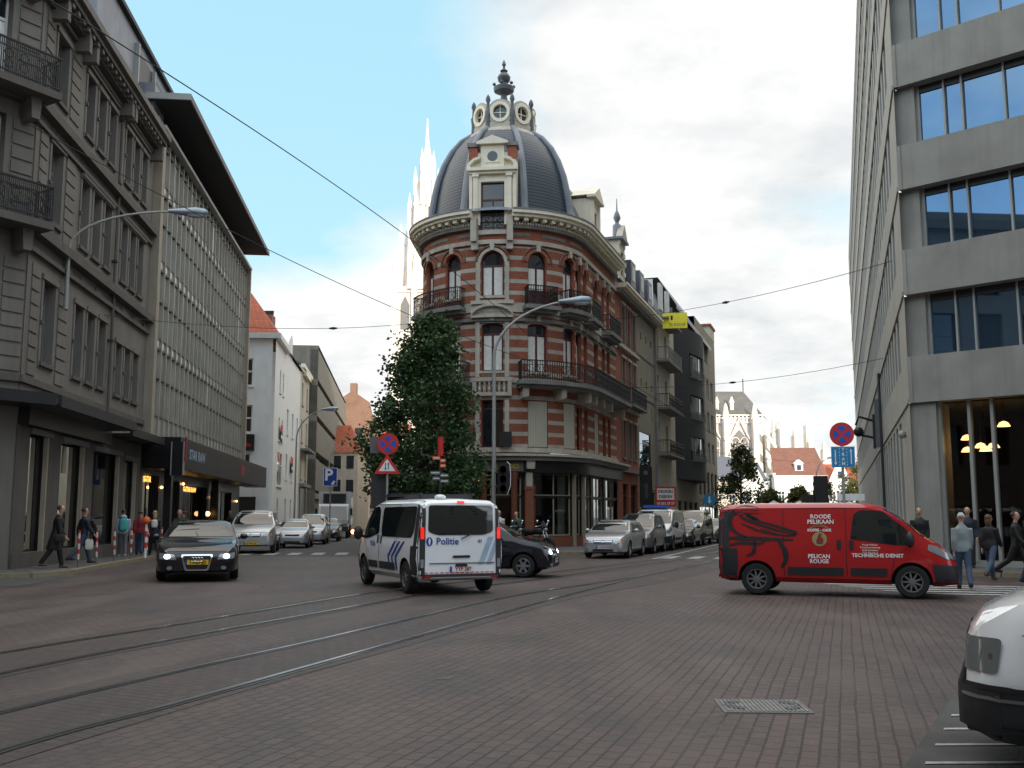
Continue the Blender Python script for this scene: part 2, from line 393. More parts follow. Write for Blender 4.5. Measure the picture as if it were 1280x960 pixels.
def window(parent, F, op, frame='redframe', rec=.16, mull=1, trans=.66, fw=.07, cur=0, sill=None, glass='glass', name='window', step=None, side=0):
    """window in an opening: frame (part) > pane, curtain (sub-parts)"""
    s0, s1, z0, z1, ar = op; w = s1 - s0; h = z1 - z0; f = MB(); d0, d1 = -rec - .05, -rec + .02
    nx = max(1, int(w / step)) if step else 1
    f.box(s0, s0 + fw, d0, d1, z0, z1 - ar, frame); f.box(s1 - fw, s1, d0, d1, z0, z1 - ar, frame)
    f.box(s0, s1, d0, d1 + .004, z0, z0 + fw, frame, nx)
    N = 10 if ar else 1
    for i in range(N):
        a, b = s0 + w * (1 - math.cos(math.pi * i / N)) / 2, s0 + w * (1 - math.cos(math.pi * (i + 1) / N)) / 2
        if not ar: a, b = s0, s1
        za, zb = arch_z(op, a), arch_z(op, b)
        P = [(a, d0, za - fw), (b, d0, zb - fw), (b, d0, zb), (a, d0, za), (a, d1, za - fw), (b, d1, zb - fw), (b, d1, zb), (a, d1, za)]
        f.faces(P, [(4, 5, 6, 7), (0, 1, 5, 4), (3, 2, 6, 7)], frame)
    zt = z0 + h * trans if trans else None
    if trans: f.box(s0 + fw, s1 - fw, d0, d1 - .004, zt, zt + fw * 1.3, frame, nx)
    for i in range(mull):
        x = s0 + w * (i + 1) / (mull + 1)
        f.box(x - fw * .5, x + fw * .5, d0, d1 - .008, z0 + fw, zt if trans else z1 - ar * .2 - .01, frame)
    o = f.build(name, parent, F)
    g = MB(); dg = -rec - .02
    xs = [s0 + w * (1 - math.cos(math.pi * i / N)) / 2 for i in range(N + 1)] if ar else [s0 + w * i / nx for i in range(nx + 1)]
    for a, b in zip(xs, xs[1:]): g.poly([(a, dg, z0), (b, dg, z0), (b, dg, arch_z(op, b)), (a, dg, arch_z(op, a))], glass)
    g.build('pane', o, F)
    if cur:
        c = MB(); dc = dg + .004; zc = (zt if trans else z1) - .01 - ar * (0 if trans else 1)
        cols = mull + 1; zc = z0 + fw + (zc - z0 - fw) * cur
        for i in range(cols):
            a, b = s0 + w * i / cols + fw * .8, s0 + w * (i + 1) / cols - fw * .8
            n = 6
            for j in range(n):
                u, v = lerp(a, b, j / n), lerp(a, b, (j + 1) / n)
                c.poly([(u, dc + .006 * (j % 2), z0 + fw), (v, dc + .006 * ((j + 1) % 2), z0 + fw), (v, dc + .006 * ((j + 1) % 2), zc), (u, dc + .006 * (j % 2), zc)], 'curtain')
        c.build('curtain', o, F)
    if sill:
        MB().box(s0 - .08, s1 + .08, -rec, .1, z0 - .12, z0 + .002, sill, nx).build('window_sill', o, F)
    return o
def railing(parent, F, s0, s1, z, out, h=1.0, k='iron', name='balcony_railing', step=.11, panel=None, ends=True):
    b = MB(); n = max(2, int((s1 - s0) / .5))
    b.box(s0, s1, out - .03, out + .03, z + h - .05, z + h, k, n); b.box(s0, s1, out - .02, out + .02, z + .08, z + .12, k, n); b.box(s0, s1, out - .02, out + .02, z + h * .75, z + h * .78, k, n)
    x = s0
    while x <= s1:
        b.box(x - .012, x + .012, out - .012, out + .012, z, z + h, k); x += step
    m_ = int((s1 - s0) / .4)
    for i in range(m_):   # scroll circles
        c = s0 + (i + .5) * (s1 - s0) / m_
        for q in (.3, .58):
            pts = [(c + .13 * math.cos(t), out, z + h * q + .13 * math.sin(t)) for t in [2 * math.pi * j / 10 for j in range(11)]]
            b.path(pts, .016, k, 4, False)
    if ends:
        for x in (s0, s1):
            b.box(x - .02, x + .02, 0, out, z + h - .05, z + h, k); b.box(x - .02, x + .02, 0, out, z + .08, z + .12, k)
            y = .1
            while y < out: b.box(x - .012, x + .012, y - .012, y + .012, z, z + h, k); y += .12
    if panel: b.box(s0, s1, out - .045, out - .04, z + .1, z + h * .72, panel, n)
    return b.build(name, parent, F)
defmats()
# ============================================================ SETTING
LF = Flat((-15.696, 44), (-.109, 1))          # left street facades: s along the street, 0 at y = 44
b = MB(); b.poly([(-900, -300, 0), (900, -300, 0), (900, 1500, 0), (-900, 1500, 0)], 'pave'); o = struct(b.build('ground'))
def sheet(name, pts, k, z): b = MB(); b.poly([(x, y, z) for x, y in pts], k); return struct(b.build(name, fix=False))
# side streets in asphalt
sheet('road', [(-14.6, 41.5), (-3.2, 41.5), (-10.5, 140), (-25.5, 140)], 'asphalt', .004)
sheet('road', [(3.6, 47), (13.5, 41), (32, 96), (22, 100)], 'asphalt', .004)
sheet('road', [(-40, 15.5), (-11.3, 23.6), (-11.6, 28), (-40, 30)], 'asphalt', .004)
sheet('road', [(.45, 3.0), (3.85, 9.2), (12, 9.9), (12, 3.0)], 'asphalt', .004)
# pavements with kerbs
def pavement(pts, kerbpts, h=.12):
    b = MB(); b.ground(pts, 0, h, 'flag'); o = struct(b.build('pavement'))
    k = MB()
    for (x0, y0), (x1, y1) in zip(kerbpts, kerbpts[1:]):
        l = math.hypot(x1 - x0, y1 - y0); n = (-(y1 - y0) / l * .09, (x1 - x0) / l * .09)
        k.faces([(x0 - n[0], y0 - n[1], 0), (x1 - n[0], y1 - n[1], 0), (x1 + n[0], y1 + n[1], 0), (x0 + n[0], y0 + n[1], 0)] + [(x0 - n[0], y0 - n[1], h + .006), (x1 - n[0], y1 - n[1], h + .006), (x1 + n[0], y1 + n[1], h + .006), (x0 + n[0], y0 + n[1], h + .006)],
                [(4, 5, 6, 7), (0, 1, 5, 4), (3, 2, 6, 7), (0, 3, 7, 4), (1, 2, 6, 5)], 'kerb')
    struct(k.build('kerb'))
kp = [(-30, 28.0), (-15, 26.2), (-12.6, 27.0), (-12.2, 28.6), (-12.9, 33), (-13.6, 39), (-14.3, 46), (-22.5, 118)]
pavement(kp + [(-26, 118), (-17.0, 44), (-15.5, 30), (-30, 29.6)], kp)
kp = [(-14, 150), (-7.6, 58), (-4.6, 46.5), (-2.6, 43.2), (0, 42.2), (3.2, 43.2), (5.6, 47), (24.2, 108)]
pavement(kp + [(22, 109), (2, 50), (-4, 54), (-12, 150)], kp)
kp = [(44, 0), (14.6, 26.9), (13.0, 27.4), (12.0, 28.6), (11.9, 31), (38, 112)]
pavement(kp + [(40, 111), (14, 33), (44, 4)], kp)
# road paint
def stripes(p, d, n, w, l, gap, name='crossing_marking', k='linew', dl=None):
    b = MB(); L_ = math.hypot(*d); d = (d[0] / L_, d[1] / L_); e = dl or (-d[1], d[0])
    for i in range(n):
        x, y = p[0] + d[0] * i * (w + gap), p[1] + d[1] * i * (w + gap)
        q = [(x, y), (x + d[0] * w, y + d[1] * w), (x + d[0] * w + e[0] * l, y + d[1] * w + e[1] * l), (x + e[0] * l, y + e[1] * l)]
        b.poly([(a, c, .010) for a, c in q], k)
    return struct(b.build(name, fix=False))
stripes((-13.4, 42.6), (1, .05), 10, .5, 2.6, .5, dl=(-.109, .99))
stripes((5.6, 39.2), (.95, -.3), 9, .5, 2.6, .5, dl=(.3, .95))
stripes((8.2, 21.3), (-.25, 1), 5, .35, 6, .42, dl=(.97, -.25))
stripes((.95, 3.6), (.47, .88), 10, .07, 9.5, .53, dl=(1, .02), name='road_marking')
stripes((-20, 20.5), (-.2, 1), 2, .28, 8, .7, dl=(.96, .26), name='road_marking')
b = MB()
for (x, y, dx, dy) in [(-1.35, 12.0, .1, .9), (-.75, 10.2, .2, .9), (-.1, 8.9, .2, .8), (-5.5, 21.6, -.1, .55), (-5.7, 23.2, -.1, .55), (1.35, 7.6, .42, 1.5)]:
    b.poly([(x, y, .009), (x + .14, y, .009), (x + dx + .14, y + dy, .009), (x + dx, y + dy, .009)], 'linef')
struct(b.build('road_marking', fix=False))
# parking lane edge, right street
b = MB(); b.poly([(5.2, 38.6, .011), (5.35, 38.55, .011), (24.6, 98.5, .011), (24.4, 98.6, .011)], 'linew'); struct(b.build('road_marking', fix=False))
# tram tracks: pairs of grooved rails curving into the right street
def catmull(P, n=12):
    out = []
    Q = [P[0]] + P + [P[-1]]
    for i in range(1, len(Q) - 2):
        for j in range(n):
            t = j / n; a, b_, c, d = Q[i - 1], Q[i], Q[i + 1], Q[i + 2]
            out.append(tuple(.5 * (2 * b_[k] + (c[k] - a[k]) * t + (2 * a[k] - 5 * b_[k] + 4 * c[k] - d[k]) * t * t + (3 * b_[k] - a[k] - 3 * c[k] + d[k]) * t ** 3) for k in range(2)))
    return out + [P[-1]]
def offs(P, w):
    o = []
    for i, p in enumerate(P):
        a, c = P[max(0, i - 1)], P[min(len(P) - 1, i + 1)]; l = math.hypot(c[0] - a[0], c[1] - a[1])
        o.append((p[0] + (c[1] - a[1]) / l * w, p[1] - (c[0] - a[0]) / l * w))
    return o
def ribbon(b, P, w0, w1, z, k):
    A, B = offs(P, w0), offs(P, w1)
    for i in range(len(P) - 1): b.poly([(*A[i], z), (*B[i], z), (*B[i + 1], z), (*A[i + 1], z)], k)
railA = catmull([(-7.6, 5), (-6.2, 11.4), (-5.1, 14.9), (-4.0, 18.4), (-2.55, 22.6), (.6, 28.5), (3.0, 33.4), (6.1, 40.5), (11.5, 56), (25, 98)])
railC = catmull([(-5.4, 4), (-4.45, 7.6), (-3.52, 10.6), (-2.62, 13.1), (-1.6, 16.2), (.05, 20.9), (2.6, 26), (4.7, 31), (8.2, 40), (13.6, 56), (27, 98)])
railD = offs(railC, 1.0); railB = offs(railA, 1.0)
railD = catmull([(-4.3, 3.4), (-3.49, 7.2), (-2.85, 9.0), (-1.91, 11.9), (-.85, 15.2), (.3, 18.7), (1.9, 23.3), (3.75, 28.4), (6.0, 33.6), (9.5, 44), (14.8, 57), (28, 98)])
railB = catmull([(-6.4, 5), (-5.3, 10.3), (-4.3, 13.9), (-3.2, 17.2), (-1.5, 22.1), (1.3, 27.6), (3.8, 33.2), (7.0, 40.4), (12.4, 56), (26, 98)])
b = MB()
for P_ in (railA, railC): ribbon(b, P_, -.35, 1.35, .0045, 'trackbed')
struct(b.build('tram_bed', fix=False))
for P_ in (railA, railB, railC, railD):
    b = MB(); ribbon(b, P_, -.03, .03, .0125, 'rail'); ribbon(b, P_, .03, .085, .009, 'groove'); ribbon(b, P_, .085, .1, .012, 'rail'); struct(b.build('tram_rail', fix=False))
# manhole cover
t = thing('manhole_cover', 'pale ribbed rectangular manhole cover set in the brick paving', 'manhole cover', (2.1, 8.8, 0), R(-3), world=False); t.scale = (.84, .95, 1)
b = MB(); b.box(-.41, .41, -.3, .3, -.05, .008, 'mgrey')
for i in range(19): b.box(-.385 + i * .042, -.365 + i * .042, -.27, .27, .008, .014, 'castiron')
b.build('cover_plate', t)
b = MB()
for r in (.2, .15): b.path([((.17 + r * math.cos(a)) , r * .95 * math.sin(a), .016) for a in [R(-80 + 16 * i) for i in range(11)]], .009, 'mgrey', 4); b.path([(-(.17 + r * math.cos(a)), r * .95 * math.sin(a), .016) for a in [R(-80 + 16 * i) for i in range(11)]], .009, 'mgrey', 4)
b.build('cover_rings', t)
b = MB(); b.box(-.43, .43, .3, .32, -.04, .01, 'mgrey'); b.box(-.43, .43, -.32, -.3, -.04, .01, 'mgrey'); b.box(-.43, -.41, -.3, .3, -.04, .01, 'mgrey'); b.box(.41, .43, -.3, .3, -.04, .01, 'mgrey'); b.build('cover_frame', t)

# ============================================================ LEFT: stone building
t = thing('stone_building', 'grey stone corner building with iron balconies and black shop canopy', 'building', (-14.1, 29, 0))
A = (-14.04, 28.8)
CF = Flat(A, (.535, .845))                     # chamfer, s < 0
ops = []
for s in (-10.55, -9.2, -7.85): ops += [(s - .42, s + .42, 14.5, 16.6, 0), (s - .42, s + .42, 10.6, 12.9, 0), (s - .42, s + .42, 6.2, 8.6, .12)]
for s in (-5.6, -4.35, -3.1): ops += [(s - .4, s + .4, 14.5, 16.6, 0), (s - .4, s + .4, 10.6, 12.9, 0), (s - .4, s + .4, 6.2, 8.15, .12)]
for z0, z1 in ((14.5, 16.6), (10.6, 13.0), (6.2, 8.7)): ops.append((-14.0, -12.95, z0, z1, 0))
shop = [(-14.3, -12.6, .55, 4.1, 0), (-11.5, -9.0, .55, 4.05, 0), (-8.0, -4.6, .55, 4.0, 0), (-3.9, -2.0, .55, 3.9, 0)]
b = MB(); facade(b, -15.35, -1.45, 4.6, 17.7, ops, 'lstone', rev=.32); facade(b, -15.35, -1.45, .1, 4.6, shop, 'lstone_d', rev=.3)
b.poly([(-1.45, 0, 0), (-1.45, -9, 0), (-1.45, -9, 17.7), (-1.45, 0, 17.7)], 'lstone'); b.poly([(-15.35, -9, 17.7), (-15.35, 0, 17.7), (-1.45, 0, 17.7), (-1.45, -9, 17.7)], 'lstone')
b.build('wall', t, LF)
cops = [(-2.35, -.95, 14.3, 16.7, 0), (-2.35, -.95, 10.4, 13.1, 0), (-2.35, -.95, 6.1, 8.6, 0)]
b = MB(); facade(b, -9, 0.0, .1, 17.7, cops, 'lstone', rev=.32); b.poly([(-9, 0, 17.7), (-9, -6, 17.7), (0, -6, 17.7), (0, 0, 17.7)], 'lstone'); b.build('wall', t, CF)
for op in ops: window(t, LF, op, 'wingrey', rec=.28, mull=1, trans=.7, fw=.06, sill='lstone_d')
for op in cops: window(t, CF, op, 'winwhite', rec=.28, mull=1, trans=.68, fw=.07, cur=1)
# trims
b = MB()
for z, h_, p in ((13.55, .28, .28), (9.75, .3, .3), (9.25, .14, .14), (13.1, .12, .12), (17.0, .14, .14), (5.4, .2, .1)):
    b.box(-15.35 - p, -1.5, 0, p, z, z + h_, 'lstone_d')
for s0, s1 in ((-15.0, -14.35), (-12.6, -11.7)):   # rusticated quoins
    for zz in (5.7, 10.2, 14.4):
        for i in range(8):
            if zz + i * .42 < {5.7: 9.1, 10.2: 13.0, 14.4: 16.6}[zz]: b.box(s0, s1, 0, .04, zz + i * .42, zz + i * .42 + .35, 'lstone')
for g0, g1 in ((-11.1, -7.3), (-6.2, -2.5)):
    for zt in (16.85, 12.95): b.box(g0, g1, 0, .12, zt, zt + .12, 'lstone_d')
for op in ops:
    x0, x1, z0, z1, _ = op
    b.box(x0 - .14, x0, 0, .035, z0 - .15, z1, 'lstone'); b.box(x1, x1 + .14, 0, .035, z0 - .15, z1, 'lstone'); b.box(x0 - .18, x1 + .18, 0, .08, z1 + .002, z1 + .16, 'lstone')
    b.box(x0 - .16, x0 - .03, .035, .09, z0 + (z1 - z0) * .45, z0 + (z1 - z0) * .45 + .1, 'lstone_d')
for i in range(7): b.box(-12.3 + i * 1.7, -11.6 + i * 1.7, 0, .05, 9.4, 9.62, 'lstone')
b.build('stone_moulding', t, LF)
b = MB()
for z, h_, p in ((13.55, .28, .28), (9.75, .3, .3), (17.0, .14, .14), (5.4, .2, .1)): b.box(-9, .0, 0, p, z, z + h_, 'lstone_d')
for zz in (5.7, 10.2, 14.4):
    for i in range(8):
        if zz + i * .42 < {5.7: 9.1, 10.2: 13.0, 14.4: 16.6}[zz]: b.box(-.75, -.1, 0, .04, zz + i * .42, zz + i * .42 + .33, 'lstone')
b.build('stone_moulding', t, CF)
# cornice with brackets
b = MB(); b.box(-15.6, -1.9, 0, .35, 17.2, 17.4, 'lstone_d'); b.box(-15.75, -1.9, 0, .6, 17.4, 17.6, 'lstone_d'); b.box(-15.8, -1.85, -.5, .75, 17.6, 17.85, 'lstone')
for i in range(24): b.box(-15 + i * .53, -14.8 + i * .53, .35, .55, 17.25, 17.4, 'lstone')
for s in (-14.6, -12.4, -11.6, -7.0, -6.5, -2.1): b.prism([(s - .14, 16.7), (s + .14, 16.7), (s + .14, 17.4), (s - .14, 17.4)], 0, .5, 'lstone')
b.build('cornice', t, LF)
b = MB(); b.box(-9, .2, 0, .35, 17.2, 17.4, 'lstone_d'); b.box(-9, .35, 0, .6, 17.4, 17.6, 'lstone_d'); b.box(-9, .45, -.5, .75, 17.6, 17.85, 'lstone')
for s in (-2.8, -.5): b.prism([(s - .14, 16.7), (s + .14, 16.7), (s + .14, 17.4), (s - .14, 17.4)], 0, .5, 'lstone')
b.build('cornice', t, CF)
b = MB(); b.box(-15.2, -13.0, -.6, 0, 17.8, 18.9, 'lstone_d'); b.box(-15.2, -14.8, -.6, .15, 17.8, 19.5, 'lstone'); b.box(-13.3, -12.9, -.6, .15, 17.8, 19.2, 'lstone')
b.prism([(-15.5, 18.9), (-12.7, 18.9), (-14.1, 20.2)], -.6, .2, 'lstone_d'); b.build('roof_dormer', t, LF)
b = MB(); b.faces([(-12.5, -.3, 17.8), (-1.45, -.3, 17.8), (-1.45, -3, 19.3), (-12.5, -3, 19.3)], [(0, 1, 2, 3)], 'slate'); b.build('roof', t, LF)
for z in (13.85, 9.95):
    s_ = MB(); s_.box(-3.2, .1, 0, 1.0, z - .22, z, 'lstone_d'); s_.prism([(-.55, z - .85), (-.3, z - .85), (-.25, z - .22), (-.6, z - .22)], 0, .6, 'lstone'); s_.prism([(-2.9, z - 1.1), (-2.55, z - 1.1), (-2.55, z - .22), (-2.9, z - .22)], 0, .75, 'lstone')
    q = s_.build('balcony', t, CF); railing(q, CF, -3.15, .05, z, .95, 1.05, step=.06)
b = MB(); b.path([(-7.0, .12, 4.9), (-7.0, .12, 17.2)], .06, 'lstone_d', 8)
for z in (8, 11, 14, 16.5): b.box(-7.1, -6.9, 0, .2, z, z + .08, 'dgrey')
b.build('drainpipe', t, LF)
# canopy over shop
b = MB(); b.box(-15.3, -6.9, 0, 1.1, 4.7, 4.8, 'shopblack'); b.box(-15.3, -6.9, 1.04, 1.16, 4.7, 5.03, 'fascia'); b.prism([(-15.3, 4.2), (-6.9, 4.2), (-6.9, 4.7), (-15.3, 4.7)], 0, .3, 'shopblack')
b.build('canopy', t, LF)
b = MB(); b.box(-3.4, 0.2, 0, 1.1, 4.7, 4.8, 'shopblack'); b.box(-3.4, .4, 1.04, 1.16, 4.7, 5.03, 'fascia'); b.build('canopy', t, CF)
b = MB(); b.box(-6.6, -1.5, 0, .9, 4.55, 4.65, 'shopblack'); b.box(-6.6, -1.5, .84, .96, 4.55, 4.85, 'fascia'); b.build('canopy', t, LF)
for op in shop:
    w_ = window(t, LF, op, 'shopblack', rec=.2, mull=0, trans=0, fw=.07, glass='shopglass', name='shop_window')
    MB().box(op[0] - .1, op[1] + .1, 0, .1, op[3] - .1, op[3] + .08, 'mgrey').box(op[1] - .25, op[1] - .12, -.1, .03, op[2], op[3] - .1, 'travert').build('window_trim', w_, LF)
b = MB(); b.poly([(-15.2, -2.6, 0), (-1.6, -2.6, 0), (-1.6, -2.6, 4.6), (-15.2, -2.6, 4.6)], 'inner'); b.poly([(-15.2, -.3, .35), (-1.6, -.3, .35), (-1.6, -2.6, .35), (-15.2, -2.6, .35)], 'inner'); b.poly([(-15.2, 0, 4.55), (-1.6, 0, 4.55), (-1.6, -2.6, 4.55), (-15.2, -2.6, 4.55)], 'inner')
b.build('shop_interior', t, LF)
b = MB()
for s0, s1 in ((-14.2, -13.3), (-11.1, -9.9)): 
    for i in range(8): u = lerp(s0, s1, i / 8); b.box(u, u + (s1 - s0) / 8, -.62 - .05 * (i % 2), -.6, .5, 4.0, 'mgrey')
b.build('window_curtain', t, LF)
b = MB(); b.box(-15.3, -1.5, 0, .06, .1, .55, 'lstone_d'); b.build('plinth', t, LF)
b = MB(); b.ball(tuple(LF(-8.9, -1.2, 3.3)), .08, 'warm', 8); b.build('shop_lamp', t)
# arched display props in the two shop windows
for i, (s, lab) in enumerate(((-13.6, 'pale arched display frame inside the shop window beside the grey stone corner'), (-9.6, 'pale arched display frame inside the shop window behind the walking man'))):
    p = thing('display_arch', lab, 'shop display', LF(s, -.75, .4), group='arched displays in the shop windows')
    b = MB()
    for r in (.52, .42, .3):
        b.path([(s - r, -.5, .55), (s - r, -.5, 1.75)] + [(s + r * math.cos(a), -.5, 1.75 + r * .75 * math.sin(a)) for a in [math.pi * (1 - j / 10) for j in range(11)]] + [(s + r, -.5, .55)], .05, 'galv', 6)
    b.build('arch_frame', p, LF)
    b = MB(); b.box(s - .6, s + .6, -.7, -.35, .36, .56, 'galv').build('arch_foot', p, LF)

# ============================================================ LEFT: glass office building
t = thing('office_building', 'tan and glass curtain wall office building with dark overhanging roof', 'building', (-15.7, 45, 0))
F0, FE = -1.3, 25.2
b = MB(); b.box(F0 - .15, F0 + .35, -.3, .35, 4.6, 18.5, 'travert'); b.build('pilaster', t, LF)
b = MB(); b.box(FE - .25, FE + .1, -.3, .3, 4.6, 18.5, 'travert'); b.build('pilaster', t, LF)
b = MB()
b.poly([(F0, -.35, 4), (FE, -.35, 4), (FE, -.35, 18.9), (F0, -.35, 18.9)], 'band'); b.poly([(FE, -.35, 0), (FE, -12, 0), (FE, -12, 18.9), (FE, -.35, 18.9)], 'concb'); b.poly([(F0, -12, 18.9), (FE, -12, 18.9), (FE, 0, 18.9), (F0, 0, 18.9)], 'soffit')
b.build('wall', t, LF)
lev = [5.6, 9.05, 12.6, 16.05, 18.6]; nb = 26; bw = (FE - F0 - .7) / nb
for i, z in enumerate(lev[:-1]):
    zt = lev[i + 1]; w_ = MB(); rnd = random.Random(i)
    w_.box(F0 + .35, FE - .25, -.1, .03, z + .35, z + .43, 'band'); w_.box(F0 + .35, FE - .25, -.1, .03, zt - .1, zt, 'band'); w_.box(F0 + .35, FE - .25, -.1, .02, z + 2.05, z + 2.12, 'band')
    o = w_.build('ribbon_window', t, LF)
    g = MB()
    for j in range(nb):
        a = F0 + .4 + j * bw; k = 'glassm'
        g.poly([(a, -.06, z + .43), (a + bw, -.06 + rnd.uniform(-.012, .012), z + .43), (a + bw, -.06 + rnd.uniform(-.012, .012), zt - .1), (a, -.06, zt - .1)], k)
    g.build('pane', o, LF)
    for j in range(nb):
        if rnd.random() < .35:
            a = F0 + .4 + j * bw; c = MB(); c.box(a + .1, a + bw - .1, -.05, -.035, z + (2.1 if rnd.random() < .5 else .5), zt - .12, 'curtain' if rnd.random() < .25 else 'spandrel'); c.build('blind', o, LF)
    MB().box(F0 + .35, FE - .25, -.1, 0, z, z + .35, 'spandrel').build('spandrel_panel', t, LF)
MB().box(F0 + .35, FE - .25, -.1, 0, 5.0, 5.6, 'spandrel').build('spandrel_panel', t, LF)
for j in range(nb + 1):
    a = F0 + .4 + j * bw; MB().box(a - .035, a + .035, -.08, .075, 4.6, 18.6, 'mull').build('mullion', t, LF)
b = MB(); b.box(F0 - .1, FE + .2, -.3, .1, 18.6, 19.0, 'concb'); b.box(F0 + .2, FE + .05, -.1, .35, 18.55, 18.72, 'galv')
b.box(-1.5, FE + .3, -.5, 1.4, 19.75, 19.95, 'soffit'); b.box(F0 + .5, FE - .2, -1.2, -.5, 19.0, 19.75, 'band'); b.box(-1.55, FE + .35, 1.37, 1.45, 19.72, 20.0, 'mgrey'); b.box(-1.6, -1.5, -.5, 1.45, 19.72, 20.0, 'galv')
b.build('overhanging_roof', t, LF)
b = MB(); b.box(-7.5, 4.8, -3.2, -.9, 17.9, 22.4, 'zinc'); b.box(-7.7, 4.9, -3.3, -.7, 22.4, 22.6, 'fascia'); b.box(-2.0, 3.6, -.9, -.86, 20.0, 21.9, 'band'); b.box(-2.1, -1.95, -.9, -.7, 19.6, 22.0, 'galv'); b.box(.8, .95, -.9, -.7, 19.6, 22.0, 'galv')
b.box(-1.2, .6, -.9, -.2, 18.9, 20.6, 'zinc'); b.build('penthouse', t, LF)
# ground floor shop with projecting black canopy
ops = [(-.9, 2.0, .4, 3.4, 0), (3.0, 6.4, .4, 3.3, 0), (7.2, 13.5, .4, 3.2, 0), (14.6, 16.0, .2, 3.1, 0), (17.0, 22.0, .4, 3.1, 0)]
b = MB(); facade(b, F0 - .1, FE, .1, 5.0, ops, 'shopblack', rev=.3); b.build('shop_front', t, LF)
for op in ops: window(t, LF, op, 'shopblack', rec=.2, mull=1 if op[1] - op[0] > 2 else 0, trans=0, fw=.06, glass='shopglass', name='shop_window')
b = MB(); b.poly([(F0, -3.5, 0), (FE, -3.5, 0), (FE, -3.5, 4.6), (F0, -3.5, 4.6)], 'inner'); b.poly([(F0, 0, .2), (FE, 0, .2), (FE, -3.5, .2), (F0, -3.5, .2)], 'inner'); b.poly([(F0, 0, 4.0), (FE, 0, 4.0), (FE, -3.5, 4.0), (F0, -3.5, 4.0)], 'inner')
b.box(17.5, 19.2, -1.0, -.8, .3, 3.0, 'ltblue'); b.box(8, 12.5, -1.6, -1.4, 1.6, 1.75, 'creampaint'); b.box(8.2, 9.8, -1.6, -1.5, 1.0, 1.6, 'brown'); b.box(.2, 1.7, -1.5, -1.4, 1.2, 2.6, 'mgrey'); b.build('shop_interior', t, LF)
for s, z in ((2.2, 2.9), (6.8, 3.2), (15.2, 2.7), (16.6, 2.72), (13.6, 1.75), (23.6, 2.6)): MB().ball(tuple(LF(s, .08, z)), .07 if s != 13.6 else .14, 'warm', 8).build('shop_lamp', t)
b = MB()
add_text(b, 'G-STAR', .34, 'warmtext', lambda u, v: LF(.4 + u, -.12, 3.2 + v), .012); add_text(b, 'G-STAR RAW', .34, 'warmtext', lambda u, v: LF(9.4 + u * 1.6, -.12, 2.98 + v), .012); b.build('lit_lettering', t, fix=False)
cn = thing('shop_canopy', 'long black box canopy with white lettering over the shop under the glass offices', 'canopy', LF(0, 0, 3.9))
CE = 27.0
b = MB(); b.box(-.9, CE, .09, 1.5, 3.62, 3.75, 'shopblack'); b.box(-.9, CE, 1.42, 1.52, 3.6, 4.95, 'fascia'); b.box(-1.0, -.9, .02, 1.52, 3.6, 4.95, 'shopblack'); b.box(CE, CE + .08, 0.09, 1.5, 3.6, 4.95, 'fascia'); b.box(-.9, CE, .09, 1.42, 4.8, 4.9, 'soffit'); b.build('canopy_box', cn, LF)
b = MB(); add_text(b, 'STAR RAW', .62, 'ltblue', lambda u, v: LF(2.6 + u * 1.2, 1.535, 4.3 + v), .015); b.build('fascia_lettering', cn, fix=False)
b = MB(); b.box(15.3, 17.0, 1.52, 1.54, 4.0, 4.6, 'cloth_r'); b.build('red_logo_panel', cn, LF)
MB().box(-.6, -.25, .8, 1.1, .1, 3.62, 'shopblack').build('canopy_post', cn, LF); MB().box(14.3, 14.6, .1, .5, .1, 3.62, 'shopblack').build('canopy_post', cn, LF)
p = thing('projecting_sign', 'narrow black projecting sign at the near end of the black canopy', 'sign', LF(-.3, 1.2, 4))
b = MB(); b.box(-1.62, -1.5, 1.3, 1.75, 3.3, 4.7, 'shopblack'); b.build('sign_panel', p, LF); MB().box(-1.64, -1.48, 1.75, 1.8, 3.3, 4.7, 'galv').box(-1.64, -1.48, 1.26, 1.3, 3.3, 4.7, 'galv').build('sign_edge', p, LF)
MB().box(-1.6, -1.34, 1.8, 1.86, 3.9, 4.9, 'cloth_r').build('red_strip', p, LF)

# ============================================================ LEFT: white house and the row behind it
def house(name, label, F, s0, s1, h, k, rows, w=.9, hh=1.6, frame='winwhite', roof=None, rk='redtile', depth=9, cornice=None, sill=None, door=None, cur=0, n=None, rdepth=4, extra=0, rev=.16):
    t = thing(name, label, 'house' if 'house' in name else 'building', F((s0 + s1) / 2, 0, 0))
    ops = [(s - w / 2, s + w / 2, z, z + hh, 0) for z in rows for s in [s0 + (s1 - s0) * (i + .5) / n for i in range(n)]]
    if door: ops.append(door)
    b = MB(); facade(b, s0, s1, 0, h, ops, k, rev=rev + .04)
    b.poly([(s0, 0, 0), (s0, -depth, 0), (s0, -depth, h), (s0, 0, h)], k); b.poly([(s1, 0, 0), (s1, -depth, 0), (s1, -depth, h), (s1, 0, h)], k); b.poly([(s0, 0, h), (s0, -depth, h), (s1, -depth, h), (s1, 0, h)], k)
    b.build('wall', t, F)
    for op in ops: window(t, F, op, frame, rec=rev, mull=1, trans=.68, fw=.06, sill=sill, cur=cur) if op is not door else window(t, F, op, frame, rec=rev, mull=0, trans=.8, name='door')
    if cornice: MB().box(s0 - .1, s1 + .1, 0, .35, h - .25, h + .1, cornice).box(s0, s1, 0, .18, h - .5, h - .25, cornice).build('cornice', t, F)
    if roof:
        b = MB(); y = -rdepth
        b.faces([(s0, .2, h + .1), (s1, .2, h + .1), (s1, y, h + roof), (s0, y, h + roof), (s0, 2 * y, h), (s1, 2 * y, h)], [(0, 1, 2, 3), (3, 2, 5, 4), (0, 3, 4), (1, 5, 2)], rk); b.build('roof', t, F)
    return t
WL = Flat((-17.4, 75), (-.109, 1))              # white house street side
